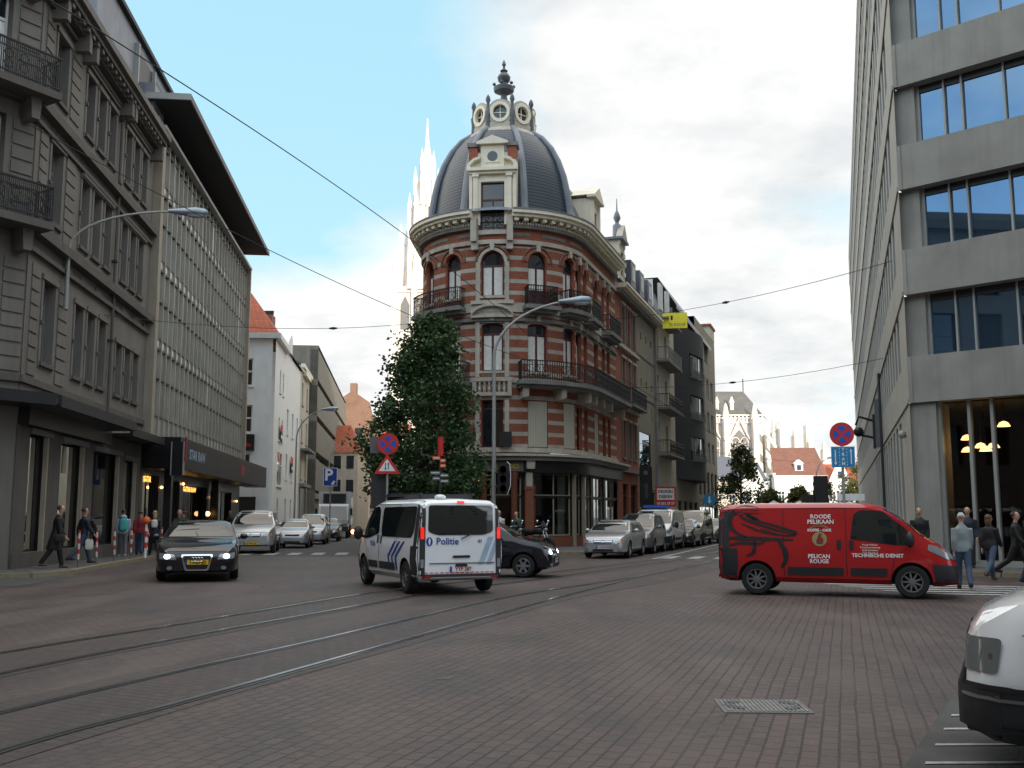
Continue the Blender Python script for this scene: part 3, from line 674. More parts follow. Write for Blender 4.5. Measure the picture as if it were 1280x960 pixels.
WF = Flat((-17.4, 73.0), (1, .0), n=(0, -1))      # its end wall facing the crossing, s < 0
t = thing('white_house', 'white rendered corner house with red hipped roof and a black sign', 'house', (-18.5, 73, 0))
ops = [(-2.7, -1.4, 11.0, 13.0, 0), (-2.75, -1.35, 7.6, 9.6, 0), (-2.7, -1.4, 4.4, 6.1, 0), (-2.3, -.9, .3, 3.0, 0)]
b = MB(); facade(b, -6, 0, 0, 14.7, ops, 'white', rev=.2); b.build('wall', t, WF)
for op in ops: window(t, WF, op, 'winwhite' if op[2] > 1 else 'windark', rec=.12, mull=1, trans=.5, fw=.09, cur=.0, sill='white')
ops = [(.9, 1.7, 10.9, 12.6, 0), (2.9, 3.7, 10.9, 12.6, 0), (.9, 1.7, 7.3, 9.0, 0), (2.9, 3.7, 7.3, 9.0, 0), (.8, 3.8, 3.9, 6.4, 0), (1.2, 2.2, .3, 3.0, 0)]
b = MB(); facade(b, -2, 5.0, 0, 14.7, ops, 'white', rev=.2); b.build('wall', t, WL)
for op in ops: window(t, WL, op, 'winwhite', rec=.06, mull=1, trans=.6, fw=.08, sill='white')
MB().box(-6, .35, 0, .35, 14.45, 14.85, 'winwhite').build('eaves', t, WF); MB().box(-2.3, 5, 0, .35, 14.45, 14.85, 'winwhite').build('eaves', t, WL)
b = MB(); a0, a1, a2 = (-23.6, 72.7, 14.85), (-17.05, 72.7, 14.85), (-17.6, 79.8, 14.85)
b.faces([a0, a1, a2, (-24, 80, 14.85), (-20.0, 76.5, 18.6), (-21.5, 77, 18.6)], [(0, 1, 4, 5), (1, 2, 4), (2, 3, 5, 4)], 'redtile'); b.build('roof', t)
b = MB(); b.box(-19.9, -18.8, 78.2, 79.4, 14.9, 17.3, 'brickd')
b.build('chimney', t); b = MB()
for i in range(6): b.lathe([(.09, 17.3), (.12, 17.7)], (-19.8 + i * .18, 78.8, 0), 'windark', 8)
b.build('chimney_pot', t)
s_ = thing('shop_sign', 'square black sign with a red flash on the end wall of the white house', 'sign', WF(-1.6, .1, 6.2)); MB().box(-2.85, -1.1, .06, .22, 6.3, 7.45, 'shopblack').build('sign_panel', s_, WF)
b = MB(); b.prism([(-2.6, 6.7), (-1.3, 6.55), (-1.3, 6.75), (-1.9, 6.95), (-2.4, 6.95)], .22, .235, 'cloth_r'); b.build('sign_flash', s_, WF)
t = house('white_house', 'tall white rendered house with six paired windows and an estate agent board', WL, 5.0, 16.5, 14.6, 'white', [1.0, 4.6, 8.2, ], n=3, hh=2.0, w=1.1, roof=2.4, rk='slate', sill='white', cornice=None)
MB().prism([(5.0, 14.6), (9, 14.6), (9, 16.2), (8.2, 16.6), (6.4, 15.8)], -.3, .02, 'white').build('gable', t, WL)
for lab, s, z in (('red and blue estate agent board on the corner of the white house', 1.3, 7.2), ('red and blue estate agent board on the wall below the middle white house windows', 9.4, 5.2)):
    p = thing('estate_board', lab, 'sign', WL(s, .1, z)); MB().box(s - .1, s + 1.2, .08, .14, z, z + .75, 'navy').build('board', p, WL); MB().box(s - .1, s + 1.2, .14, .15, z + .75, z + 1.25, 'sred').box(s + .05, s + 1.05, .15, .16, z + .25, z + .5, 'swhite').build('board_print', p, WL)
t = house('town_house', 'narrow cream town house with an ornate bay and dark shop front', WL, 16.5, 25.5, 15.3, 'cream', [5.0, 8.4, 11.8], n=2, hh=2.1, w=1.2, roof=2.0, rk='slate', sill='stoned', cornice='creampaint')
MB().box(17.5, 24.5, 0, .5, 4.3, 4.6, 'stoned').box(17.8, 24.2, 0, .8, 7.6, 7.8, 'stoned').box(18, 24, 0, .06, .3, 4.2, 'shopblack').box(18.5, 23.5, 0, .35, 14.6, 15.2, 'creampaint').build('bay', t, WL)
t = thing('brown_building', 'long brown concrete building with plain horizontal bands down the left street', 'building', WL(40, 0, 0))
b = MB(); b.poly([(25.5, 0, 0), (78, 0, 0), (78, 0, 18.6), (25.5, 0, 18.6)], 'concb'); b.poly([(25.5, .8, 0), (25.5, -9, 0), (25.5, -9, 18.6), (25.5, .8, 18.6)], 'concb'); b.poly([(25.5, .8, 18.6), (25.5, -9, 18.6), (78, -9, 18.6), (78, .8, 18.6)], 'concb'); b.build('wall', t, WL)
for z in (4.2, 8.0, 11.6, 15.2):
    MB().box(25.5, 78, 0, .8, z, z + 3.0, 'concb').build('concrete_band', t, WL); MB().box(26.5, 78, .02, .3, z - .72, z, 'glass').build('ribbon_window', t, WL)
t = thing('brick_house', 'tall orange brick house with stepped gable at the end of the left street', 'house', (-24, 160, 0))
b = MB(); b.box(-34, -22.0, 158, 170, 0, 17.5, 'brickd'); b.box(-27.5, -22.0, 157.8, 158, 0, 11, 'pale'); b.prism([(-30, 17.5), (-22, 17.5), (-22.5, 19.5), (-25.0, 21.2), (-27.5, 19.5)], 158, 160, 'brickd'); b.box(-25.4, -24.4, 158.2, 159.5, 20, 22.4, 'brickd'); b.build('wall', t)
for z in (3, 6.5, 10, 13.5):
    for x in (-26.5, -24.4): MB().box(x, x + 1.1, 157.7, 157.78, z, z + 1.8, 'glass').build('window', t)
t = thing('tiled_house', 'low pale house with a steep orange tiled roof far down the left street', 'house', (-18.6, 130, 0))
b = MB(); b.box(-26, -19.4, 128, 138, 0, 9.6, 'pale'); b.build('wall', t)
b = MB(); b.faces([(-26.2, 127.8, 9.6), (-19.2, 127.8, 9.6), (-21.0, 132, 13.4), (-26.2, 132, 13.4)], [(0, 1, 2, 3)], 'redtile'); b.faces([(-19.2, 127.8, 9.6), (-19.2, 138, 9.6), (-21.0, 132, 13.4)], [(0, 1, 2)], 'redtile'); b.build('roof', t)
for z in (1.5, 4.6, 7.6):
    for x in (-22.4, -20.8): MB().box(x, x + .9, 127.93, 127.98, z, z + 1.6, 'glass').build('window', t)
for (x, y, w_, h_, k, lab) in ((-20.5, 178, 5.2, 15, 'pale', 'sunlit pale house closing the left street beside the tree'), (-16.2, 200, 6, 12, 'cream', 'low cream house seen behind the round no stopping sign')):
    t = thing('far_house', lab, 'house', (x, y, 0), group='sunlit houses at the end of the left street')
    b = MB(); b.box(x - w_ / 2, x + w_ / 2, y, y + 8, 0, h_, k); b.box(x - w_ / 2 - .2, x + w_ / 2 + .2, y - .3, y, h_ - .4, h_, 'white'); b.build('wall', t)
    b = MB()
    for z in (1.5, 5, 8.5, 11.5):
        if z + 2 < h_:
            for i in range(3): MB().box(x - w_ * .36 + i * w_ * .3, x - w_ * .36 + i * w_ * .3 + .9, y - .05, y - .01, z, z + 1.8, 'glass').build('window', t)
    MB().faces([(x - w_ / 2, y, h_), (x + w_ / 2, y, h_), (x + w_ / 2, y + 4, h_ + 3), (x - w_ / 2, y + 4, h_ + 3)], [(0, 1, 2, 3)], 'redtile').build('roof', t)
# ============================================================ CORNER BUILDING (banded brick, slate dome)
CC = (-.45, 54.2); CR = 4.38
RF = Round(CC, CR, 72, 93)
S72 = CR * R(72); A0 = -7
def sa(deg): return CR * R(deg)
cb = thing('corner_building', 'round cornered red brick building with white stone bands and slate dome', 'building', (-.6, 49.7, 0))
E_ = S72 + 8.2; W_ = -CR * R(93) - 8
w3 = [(sa(a) - h, sa(a) + h, 12.55, 14.85, h) for a, h in ((-62, .48), (-36, .5), (-7, .58), (23.5, .52), (51, .5))] + [(S72 + a - h, S72 + a + h, 12.4, 14.7, h) for a, h in ((-.6, .38), (.6, .38), (3.1, .5), (4.9, .38), (6.2, .38))]
w2 = [(sa(a) - h, sa(a) + h, 8.75, 11.15, .12) for a, h in ((-62, .48), (-36, .5), (-7, .55), (23.5, .55), (51, .5))] + [(S72 + a - h, S72 + a + h, 8.6, 11.1, .1) for a, h in ((-.6, .38), (.6, .38), (3.1, .5), (4.9, .38), (6.2, .38))]
w1 = [(sa(a) - h, sa(a) + h, 4.95, 7.3, 0) for a, h in ((-62, .48), (-36, .5), (-7, .55), (23.5, .55), (51, .5))] + [(S72 + a - h, S72 + a + h, 4.95, 7.2, 0) for a, h in ((-.6, .38), (.6, .38), (3.1, .5), (4.9, .38), (6.2, .38))]
dw = (sa(A0) - .62, sa(A0) + .62, 15.95, 16.79, 0)
b = MB(); facade(b, W_, E_, 4.7, 16.8, w1 + w2 + w3 + [dw], 'banded', rev=.26, step=.35, krev='brick'); b.build('wall', cb, RF)
for op in w3: window(cb, RF, op, 'redframe', rec=.2, mull=1, trans=.66, fw=.075, cur=1, step=.3, sill='stone')
for op in w2: window(cb, RF, op, 'redframe', rec=.2, mull=1, trans=.76, fw=.075, cur=1, step=.3, sill='stone')
for i, op in enumerate(w1):
    o = window(cb, RF, op, 'redframe', rec=.2, mull=1, trans=.8, fw=.07, cur=0, step=.3, sill='stone')
    if i in (3, 4, 7):
        s_ = MB(); n = 8
        for j in range(n): a = lerp(op[0] + .03, op[1] - .03, j / n); s_.box(a + .006, a + (op[1] - op[0] - .06) / n - .006, -.08, -.03, 5.0, 7.27, 'shutter')
        s_.build('roller_shutter', o, RF)
# stone dressings
def ring(mb, s0, s1, z0, z1, out, k, back=-.05, st=.3): mb.box(s0, s1, back, out, z0, z1, k, max(1, int((s1 - s0) / st)))
b = MB(); ring(b, W_, E_, 15.2, 15.42, .12, 'stone'); ring(b, W_, E_, 11.72, 12.1, .1, 'stone'); ring(b, W_, E_, 11.25, 11.42, .14, 'stoned'); ring(b, W_, E_, 8.15, 8.4, .1, 'stone'); ring(b, W_, E_, 4.72, 4.95, .12, 'stone'); b.build('stone_string_course', cb, RF)
for op in w3 + [(*o[:4], 0) for o in w2]:
    s0, s1, z0, z1, ar = op; b = MB()
    if ar:   # arch ring, brick label and keystone
        cz = z1 - ar; c = (s0 + s1) / 2; n = 14
        for r0, r1, d, k in ((ar + .02, ar + .17, .05, 'stone' if abs(c - sa(-7)) < .1 else 'brick'), (ar + .24, ar + .31, .09, 'brickd')):
            P = []; 
            for i in range(n + 1):
                a = math.pi * i / n
                for r, dd in ((r0, 0), (r0, d), (r1, d), (r1, 0)): P.append((c - r * math.cos(a), dd, cz + r * math.sin(a)))
            b.faces(P, [(4 * i + j, 4 * i + (j + 1) % 4, 4 * i + 4 + (j + 1) % 4, 4 * i + 4 + j) for i in range(n) for j in range(4)], k)
        b.box(c - .11, c + .11, 0, .16, z1 + .02, z1 + .42, 'stone', 1)
    else:
        b.box(s0 - .12, s1 + .12, 0, .07, z1 + .01, z1 + .12, 'stoned', 3); b.box((s0 + s1) / 2 - .1, (s0 + s1) / 2 + .1, 0, .16, z1 + .125, z1 + .45, 'stone')
    b.build('window_surround', cb, RF)
# centre bay: full stone surround, pediment and balustrade
c = sa(-7); b = MB()
for z0, z1 in ((12.15, 14.3), (8.45, 11.2), (4.95, 7.3)):
    for s in (c - .84, c + .62): b.box(s, s + .22, 0, .09, z0, z1, 'stone', 1)
b.box(c - 1.05, c + 1.05, 0, .22, 12.12, 12.3, 'stone', 6); b.box(c - 1.0, c + 1.0, 0, .2, 8.22, 8.42, 'stone', 6)
n = 16; P = []
for i in range(n + 1):
    x = -1.0 + 2.0 * i / n; z = 11.5 + .62 * math.sqrt(max(0, 1 - (x / 1.02) ** 2))
    P += [(c + x, 0, z - .13), (c + x, .3, z - .13), (c + x, .3, z), (c + x, 0, z)]
b.faces(P, [(4 * i + j, 4 * i + (j + 1) % 4, 4 * i + 4 + (j + 1) % 4, 4 * i + 4 + j) for i in range(n) for j in range(4)], 'stone')
for i in range(n): b.poly([(P[4 * i][0], .07, 11.5), (P[4 * i + 4][0], .07, 11.5), (P[4 * i + 4][0], .07, P[4 * i + 4][2]), (P[4 * i][0], .07, P[4 * i][2])], 'stone')
b.box(c - 1.02, c + 1.02, 0, .28, 11.42, 11.54, 'stone', 6)
b.box(c - .95, c + .95, 0, .2, 7.5, 7.68, 'stone', 6); b.box(c - .95, c - .75, 0, .2, 7.68, 8.2, 'stone'); b.box(c + .75, c + .95, 0, .2, 7.68, 8.2, 'stone')
b.build('centre_surround', cb, RF)
b = MB()
for i in range(6):
    x = c - .6 + i * .24; q = RF(x, .12, 0); b.lathe([(.05, 7.68), (.085, 7.82), (.045, 7.98), (.06, 8.2)], q, 'stone', 8)
b.build('balustrade', cb)
# cornice with modillions, split by the front dormer
for s0, s1 in ((W_, sa(A0) - .95), (sa(A0) + .95, E_)):
    b = MB(); ring(b, s0, s1, 16.0, 16.16, .22, 'stoned'); ring(b, s0, s1, 16.5, 16.66, .62, 'creampaint'); ring(b, s0, s1, 16.66, 16.84, .76, 'creampaint'); ring(b, s0, s1, 16.16, 16.5, .14, 'stoned')
    ring(b, s0, s1, 16.84, 16.9, .8, 'zinc', back=-1.2)
    x = s0 + .2
    while x < s1 - .2: b.box(x - .1, x + .1, .14, .52, 16.32, 16.5, 'creampaint'); x += .45
    x = s0 + .1
    while x < s1: b.box(x - .04, x + .04, .14, .24, 16.17, 16.29, 'creampaint'); x += .14
    b.build('cornice', cb, RF)
b = MB()
x = W_ + 6
for a in (-50, -22, 8.5, 37, 62): s = sa(a); b.box(s - .75, s + .75, 0, .03, 15.64, 15.8, 'stoned', 4)
for s in (sa(A0) - .85, sa(A0) + .85): b.box(s - .14, s + .14, 0, .45, 15.3, 16.5, 'stone'); b.prism([(s - .16, 14.9), (s + .16, 14.9), (s + .16, 15.3), (s - .16, 15.3)], 0, .3, 'stone')
b.box(sa(A0) - .7, sa(A0) + .7, 0, .12, 15.7, 15.93, 'stone', 5); b.build('frieze_block', cb, RF)
# balconies
def balc(z, s0, s1, out, brackets, slab='stoned', panel=None, h=1.0):
    b = MB(); ring(b, s0 - .12, s1 + .12, z - .2, z, out + .1, slab); ring(b, s0 - .05, s1 + .05, z - .34, z - .2, out - .12, 'stoned')
    for s in brackets: b.prism([(s - .13, z - .85), (s + .13, z - .75), (s + .13, z - .34), (s - .13, z - .34)], 0, out * .75, 'stone')
    o = b.build('balcony', cb, RF); railing(o, RF, s0, s1, z, out, h, panel=panel)
balc(12.0, sa(23.5) - .7, sa(23.5) + .7, .75, (), panel='redframe'); balc(12.0, sa(51) - .75, sa(51) + .8, .75, (), panel='redframe'); balc(12.0, sa(72) + .0, S72 + 1.9, .6, ()); balc(12.0, S72 + 4.2, S72 + 7.0, .6, ())
balc(12.0, sa(-70), sa(-26), .65, (), panel=None)
balc(8.2, sa(10), S72 + 7.6, .95, [sa(13), sa(37), sa(62), S72 + .2, S72 + 2, S72 + 4, S72 + 7.2]); balc(8.2, sa(-75), sa(-22), .9, [sa(-72), sa(-50), sa(-26)])
MB().box(sa(2) - .3, sa(2) + .25, .1, .4, 5.0, 5.7, 'iron').build('wall_basket', cb, RF)
# shop front
b = MB(); ring(b, W_, E_, 4.3, 4.5, .7, 'stoned'); ring(b, W_, E_, 4.5, 4.62, .85, 'stone'); ring(b, W_, E_, 3.72, 4.3, .35, 'shopblack'); ring(b, sa(-60), sa(12), 3.78, 4.24, .40, 'stoned'); b.build('shop_fascia', cb, RF)
ops = [(sa(20), sa(52), .65, 3.7, 0), (sa(55), sa(66), .65, 3.7, 0), (sa(69), S72 + 1.6, .65, 3.7, 0), (S72 + 2.1, S72 + 4.6, .3, 3.7, 0), (S72 + 5.1, S72 + 8.8, .65, 3.7, 0), (sa(-28), sa(12), .3, 3.5, 0), (sa(-60), sa(-34), .65, 3.5, 0)]
b = MB(); facade(b, W_, E_, .1, 4.3, ops, 'shopblack', rev=.35, step=.35); b.build('shop_front', cb, RF)
for i, op in enumerate(ops):
    o = window(cb, RF, op, 'travert', rec=.12, mull=1, trans=0, fw=.07, glass='shopglass', name='shop_window', step=.3)
    q = MB(); n = 5; q.box(op[0], op[1], -.2, -.06, 2.5, 2.62, 'shopblack', n); q.box(op[0], op[1], -.2, -.05, 2.62, 2.66, 'travert', n); q.build('transom', o, RF)
b = MB()
for a0, a1 in ((-80, 95),):
    pass
ring(b, sa(-70), E_, 0, 4, -1.6, 'inner', back=-1.7); b.poly([RF(x, -.3, .3) for x in (-4, -2, 0, 2, 4, 6)] + [RF(6, -2, .3)], 'inner') if 0 else None
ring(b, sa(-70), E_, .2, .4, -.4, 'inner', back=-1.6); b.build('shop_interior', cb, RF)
b = MB(); s = sa(44); n = 5
for i in range(n): b.box(s + i * .12, s + .12 + i * .12, -.45 - .03 * (i % 2), -.42, .7, 3.6, 'shutter')
for i in range(3): b.box(sa(48) + i * .3, sa(48) + .3 + i * .3, -.6, -.58, 2.8 - i * .3, 3.6, 'mgrey')
b.box(sa(18), sa(19), -.7, -.65, .6, 3.6, 'galv'); b.box(sa(25), sa(27), -.8, -.75, .9, 3.2, 'orange'); b.build('window_display', cb, RF)
b = MB()
for a in (-36, -18, 44): b.ball(RF(sa(a), -.5, 3.3 if a < 0 else 2.6), .07, 'warm', 8)
b.ball(RF(sa(-9), -.5, 2.05), .06, 'warm', 8)
b.build('shop_lamp', cb)
b = MB(); ring(b, sa(-60), E_, .1, .62, .06, 'rosepil'); b.build('plinth', cb, RF)
for a in (16,):
    b = MB(); s = sa(a); b.box(s - .2, s + .2, 0, .35, .1, 3.0, 'rosepil'); b.box(s - .24, s + .24, 0, .4, 2.9, 3.05, 'rosepil'); b.box(s - .15, s + .15, 0, .34, 3.05, 4.4, 'stone'); b.prism([(s - .18, 3.9), (s + .18, 3.9), (s + .2, 4.5), (s - .2, 4.5)], 0, .6, 'stone'); b.build('pilaster', cb, RF)
for a in (7, -12, -31): b = MB(); q = RF(sa(a), .15, 0); b.lathe([(.22, .1), (.22, .4), (.17, .45), (.16, 3.5), (.22, 3.6), (.22, 3.75)], q, 'rosepil', 16); b.build('column', cb, smooth=True)
for a in (53.5, 67.5): b = MB(); s = sa(a); b.box(s - .07, s + .07, 0, .16, .1, 3.7, 'travert'); b.build('pilaster', cb, RF)
b = MB(); add_text(b, 'ROLDO', .33, 'gold', lambda u, v: RF(sa(2) + u, .46, 4.0 + v), .012); b.build('gold_lettering', cb, fix=False)
# dome (8 sided cloister vault, flat facets bulging)
DZ = 16.9; prof = [(3.95, DZ), (3.84, 17.6), (3.7, 18.6), (3.5, 19.6), (3.2, 20.5), (2.8, 21.3), (2.3, 21.95), (1.7, 22.4)]
NS = 8; rot = R(-90 + A0 + 22.5)
def dpt(r, z, j, f=1.0):
    a = rot + 2 * math.pi * j / NS; rr = r / math.cos(math.pi / NS) * .97
    return (CC[0] + rr * math.cos(a) * f, CC[1] + rr * math.sin(a) * f, z)
b = MB(); P = []; fs = []; sub = 4
def dmix(r, z, j, u):
    p, q = Vector(dpt(r, z, j)), Vector(dpt(r, z, j + 1)); m_ = p.lerp(q, u); d = Vector((m_.x - CC[0], m_.y - CC[1], 0)); L_ = d.length
    return m_ + d / L_ * (r * 1.0 - L_) * .75
for i, (r, z) in enumerate(prof):
    for j in range(NS):
        for q in range(sub): P.append(dmix(r, z, j, q / sub))
m_ = NS * sub
for i in range(len(prof) - 1):
    for j in range(m_): fs.append((i * m_ + j, i * m_ + (j + 1) % m_, (i + 1) * m_ + (j + 1) % m_, (i + 1) * m_ + j))
b.faces(P, fs, 'domeslate'); dome = b.build('dome', cb, smooth=True, sharp=30)
for j in range(NS):
    b = MB(); b.path([dpt(r, z, j, 1.0) for r, z in prof], [.21, .2, .19, .18, .17, .16, .15, .14], 'zinc', 8); b.build('dome_rib', dome, smooth=True)
b = MB(); b.lathe([(4.75, 16.88), (4.6, 17.05), (4.25, 17.2), (4.1, 17.25)], (*CC, 0), 'zinc', 48, a0=R(-190), a1=R(0)); b.build('gutter', dome, smooth=True)
# lantern crown: oculi round the top, finial
b = MB(); b.lathe([(2.1, 22.0), (1.95, 22.3), (1.65, 22.5), (1.48, 22.9), (1.35, 23.7), (1.0, 24.1), (.45, 24.4)], (*CC, 0), 'stone', 24); lan = b.build('lantern', cb, smooth=True)
for j in range(8):
    a = rot + math.pi / NS + 2 * math.pi * j / NS; ca, sn = math.cos(a), math.sin(a)
    def LFm(u, d, z, ca=ca, sn=sn): return (CC[0] + ca * (1.42 + d) - sn * u * 1.05, CC[1] + sn * (1.42 + d) + ca * u * 1.05, z - .1)
    b = MB(); c0 = 23.4
    for r0, r1, d, k in ((.36, .52, .3, 'creampaint'), (.52, .66, .22, 'stone')):
        n = 20; P = []
        for i in range(n + 1):
            t_ = 2 * math.pi * i / n
            for r, dd in ((r0, 0), (r0, d), (r1, d), (r1, 0)): P.append((r * math.sin(t_), dd, c0 - r * math.cos(t_) * (1.12)))
        b.faces(P, [(4 * i + q, 4 * i + (q + 1) % 4, 4 * i + 4 + (q + 1) % 4, 4 * i + 4 + q) for i in range(n) for q in range(4)], k)
    b.lathe([(.001, .08), (.37, .08)], (0, 0, 0), 'glass', 20, ax=1) ; 
    for v in range(len(b.v) - 40, len(b.v)): x, y, z = b.v[v]; b.v[v] = (x, .08, z * 1.12 + c0)
    b.box(-.02, .02, .08, .14, c0 - .38, c0 + .38, 'creampaint'); b.box(-.34, .34, .08, .135, c0 - .02, c0 + .02, 'creampaint')
    b.prism([(-.9, 22.3), (.9, 22.3), (.6, 22.8), (.3, 22.95), (-.3, 22.95), (-.6, 22.8)], 0, .24, 'stone')
    b.build('oculus', lan, LFm)
    q = LFm(0, .1, 0); 
    a2 = a + math.pi / NS; q = (CC[0] + 1.72 * math.cos(a2), CC[1] + 1.72 * math.sin(a2), -.15)
    MB().lathe([(.16, 22.3), (.12, 23.1), (.17, 23.5), (.1, 23.6), (.08, 24.0), (.14, 24.15), (.1, 24.35), (.001, 24.5)], q, 'dzinc', 8).build('pinnacle', lan, smooth=True)
b = MB(); b.lathe([(.75, 24.3), (.8, 24.55), (.5, 24.75), (.3, 24.85), (.22, 25.2), (.35, 25.3), (.75, 25.45), (.8, 25.7), (.55, 25.75), (.3, 25.8), (.28, 26.0), (.45, 26.15), (.5, 26.4), (.3, 26.65), (.15, 26.7), (.3, 26.8), (.1, 26.95), (.08, 27.1), (.16, 27.2), (.12, 27.35), (.001, 27.55)], (*CC, 0), 'dzinc', 12); fin = b.build('finial', cb, smooth=True, F=lambda x, y, z: (CC[0] + (x - CC[0]) * .74, CC[1] + (y - CC[1]) * .74, 24.1 + (z - 24.3) * .9))
b = MB()
for j in range(6): a = j * math.pi / 3 + .3; b.ball((CC[0] + .57 * math.cos(a), CC[1] + .57 * math.sin(a), 25.5), .1, 'dzinc', 8)
b.build('crown_ball', fin, smooth=True)
# front dormer
DF = Round(CC, CR, 0, 0); nA = R(A0); dn = (math.sin(nA), -math.cos(nA)); dt = (math.cos(nA), math.sin(nA))
def DM(u, d, z): return (CC[0] + dn[0] * (4.35 + d) + dt[0] * u, CC[1] + dn[1] * (4.35 + d) + dt[1] * u, z)
b = MB(); facade(b, -1.2, 1.2, 16.4, 20.0, [(-.6, .6, 16.4, 18.45, 0)], 'creampaint', rev=.3)
for x in (-1.2, 1.2): b.poly([(x, 0, 16.4), (x, -2.2, 16.4), (x, -2.2, 20), (x, 0, 20)], 'creampaint')
b.poly([(-1.2, 0, 20), (1.2, 0, 20), (1.2, -2.4, 20), (-1.2, -2.4, 20)], 'zinc')
for s in (-1, 1):
    b.box(s * .86 - .12, s * .86 + .12, 0, .18, 16.9, 18.7, 'creampaint'); b.box(s * .86 - .17, s * .86 + .17, 0, .24, 18.7, 18.85, 'creampaint'); b.box(s * 1.12 - .08, s * 1.12 + .08, 0, .1, 16.9, 19, 'creampaint')
b.box(-.74, -.6, 0, .08, 16.2, 18.55, 'creampaint'); b.box(.6, .74, 0, .08, 16.2, 18.55, 'creampaint'); b.box(-.74, .74, 0, .082, 18.46, 18.6, 'creampaint')
b.box(-1.3, 1.3, 0, .32, 19.0, 19.16, 'creampaint'); b.box(-1.2, 1.2, 0, .2, 18.86, 19.0, 'creampaint')
for s in (-1, 1):
    P = [(s * 1.3, 19.16), (s * 1.28, 19.35), (s * .95, 19.65), (s * .62, 19.75), (s * .62, 19.62), (s * .95, 19.5), (s * 1.12, 19.3), (s * 1.12, 19.16)]
    b.prism(P if s > 0 else P[::-1], 0, .3, 'creampaint'); b.box(s * 1.0 - .22, s * 1.0 + .22, -.5, .1, 19.65, 20.3, 'brick'); b.box(s * 1.0 - .3, s * 1.0 + .3, -.6, .18, 20.3, 20.5, 'stoned')
b.box(-.6, .6, -.1, .12, 19.16, 20.4, 'creampaint'); b.prism([(-.8, 20.4), (.8, 20.4), (.8, 20.52), (0, 20.85), (-.8, 20.52)], -.2, .3, 'creampaint'); b.lathe([(.001, 0), (.27, 0)], (0, .125, 19.78), 'glass', 20, ax=1)
b.prism([(-.34, 19.44), (.34, 19.44), (.34, 19.5), (-.34, 19.5)], .12, .16, 'creampaint')
dm = b.build('dormer', cb, DM)
window(dm, DM, (-.6, .6, 15.95, 18.45, 0), 'redframe', rec=.14, mull=1, trans=.62, fw=.07)
railing(dm, DM, -.6, .6, 15.95, .1, 1.05, ends=False, step=.08)
# mansard along the right street, dormers
b = MB(); E2 = E_
b.faces([(S72 - .6, .0, 16.9), (E2, .0, 16.9), (E2, -1.3, 19.6), (S72 - .6, -1.3, 19.6), (E2, -7, 20.2), (S72 - .6, -7, 20.2), (E2, -7, 16.9)], [(0, 1, 2, 3), (3, 2, 4, 5), (1, 6, 4, 2)], 'slate'); b.box(S72 - .6, E2, -1.5, -1.1, 19.55, 19.75, 'zinc')
for x in (S72 - .5, S72 + 1.0, S72 + 6.0): b.faces([(x, .05, 16.9), (x + .2, .05, 16.9), (x + .2, -1.25, 19.7), (x, -1.25, 19.7)], [(0, 1, 2, 3)], 'zinc')
b.build('mansard_roof', cb, RF)
b = MB(); b.faces([(W_, 0, 16.9), (-CR * R(93), 0, 16.9), (-CR * R(93), -1.2, 19.6), (W_, -1.2, 19.6)], [(0, 1, 2, 3)], 'slate'); b.box(sa(-93) - .6, sa(-93) + .0, -.9, -.2, 17, 18.6, 'zinc'); b.build('mansard_roof', cb, RF)
b = MB(); s = S72 + 3.2; facade(b, s - .9, s + .9, 16.9, 19.3, [(s - .45, s + .45, 17.1, 18.7, 0)], 'creampaint', rev=.2); b.poly([(s - .9, 0, 16.9), (s - .9, -1.5, 16.9), (s - .9, -1.5, 19.3), (s - .9, 0, 19.3)], 'creampaint')
b.box(s - 1.1, s + 1.1, -.2, .3, 19.3, 19.45, 'creampaint'); b.prism([(s - 1.1, 19.45), (s + 1.1, 19.45), (s, 20.1)], -1.4, .28, 'creampaint'); b.box(s - .85, s - .6, 0, .12, 17, 19.2, 'creampaint'); b.box(s + .6, s + .85, 0, .12, 17, 19.2, 'creampaint')
dm = b.build('dormer', cb, RF); window(dm, RF, (s - .45, s + .45, 17.1, 18.7, 0), 'redframe', rec=.1, mull=1, trans=0)

# ============================================================ RIGHT STREET ROW (same street line)
def SR(a, o, z): return RF(S72 + a, o, z)
t = thing('brick_house', 'narrow red brick house with tall grey framed windows and a turreted dormer', 'house', SR(12, 0, 0))
ops = [(x - .4, x + .4, z, z + 2.4, .1) for z in (12.3, 8.9) for x in (10.4, 12.1, 13.8)] + [(x - .4, x + .4, z, z + 2.2, .1) for z in (5.2,) for x in (10.4, 12.1, 13.8)] + [(9.8, 11.6, .5, 3.6, 0), (12.2, 14.4, .5, 3.6, 0)]
b = MB(); facade(b, 8.2, 14.9, .1, 15.6, ops, 'brick', rev=.24); b.build('wall', t, SR)
for op in ops: window(t, SR, op, 'wingrey' if op[2] > 1 else 'shopblack', rec=.2, mull=1, trans=.75, cur=0, sill='stoned'); 
for op in ops[:9]: MB().box(op[0] - .14, op[0], 0, .07, op[2] - .1, op[3] + .1, 'stoned').box(op[1], op[1] + .14, 0, .07, op[2] - .1, op[3] + .1, 'stoned').box(op[0] - .2, op[1] + .2, 0, .12, op[3] + .1, op[3] + .25, 'stone').build('window_surround', t, SR)
for z_, k_ in ((4.3, 'stoned'), (8.1, 'stone'), (11.9, 'stone')): MB().box(8.4, 14.9, 0, .25, z_, z_ + .2, k_).build('string_course', t, SR)
q = MB().box(9.6, 14.4, 0, .8, 8.3, 8.45, 'stoned').build('balcony', t, SR); railing(q, SR, 9.7, 14.3, 8.45, .75)
MB().box(8.3, 21.3, 0, .35, 15.2, 15.45, 'stoned').box(8.25, 21.4, 0, .7, 15.45, 15.6, 'creampaint').box(8.25, 21.4, 0, .8, 15.6, 15.75, 'creampaint').build('cornice', t, SR)
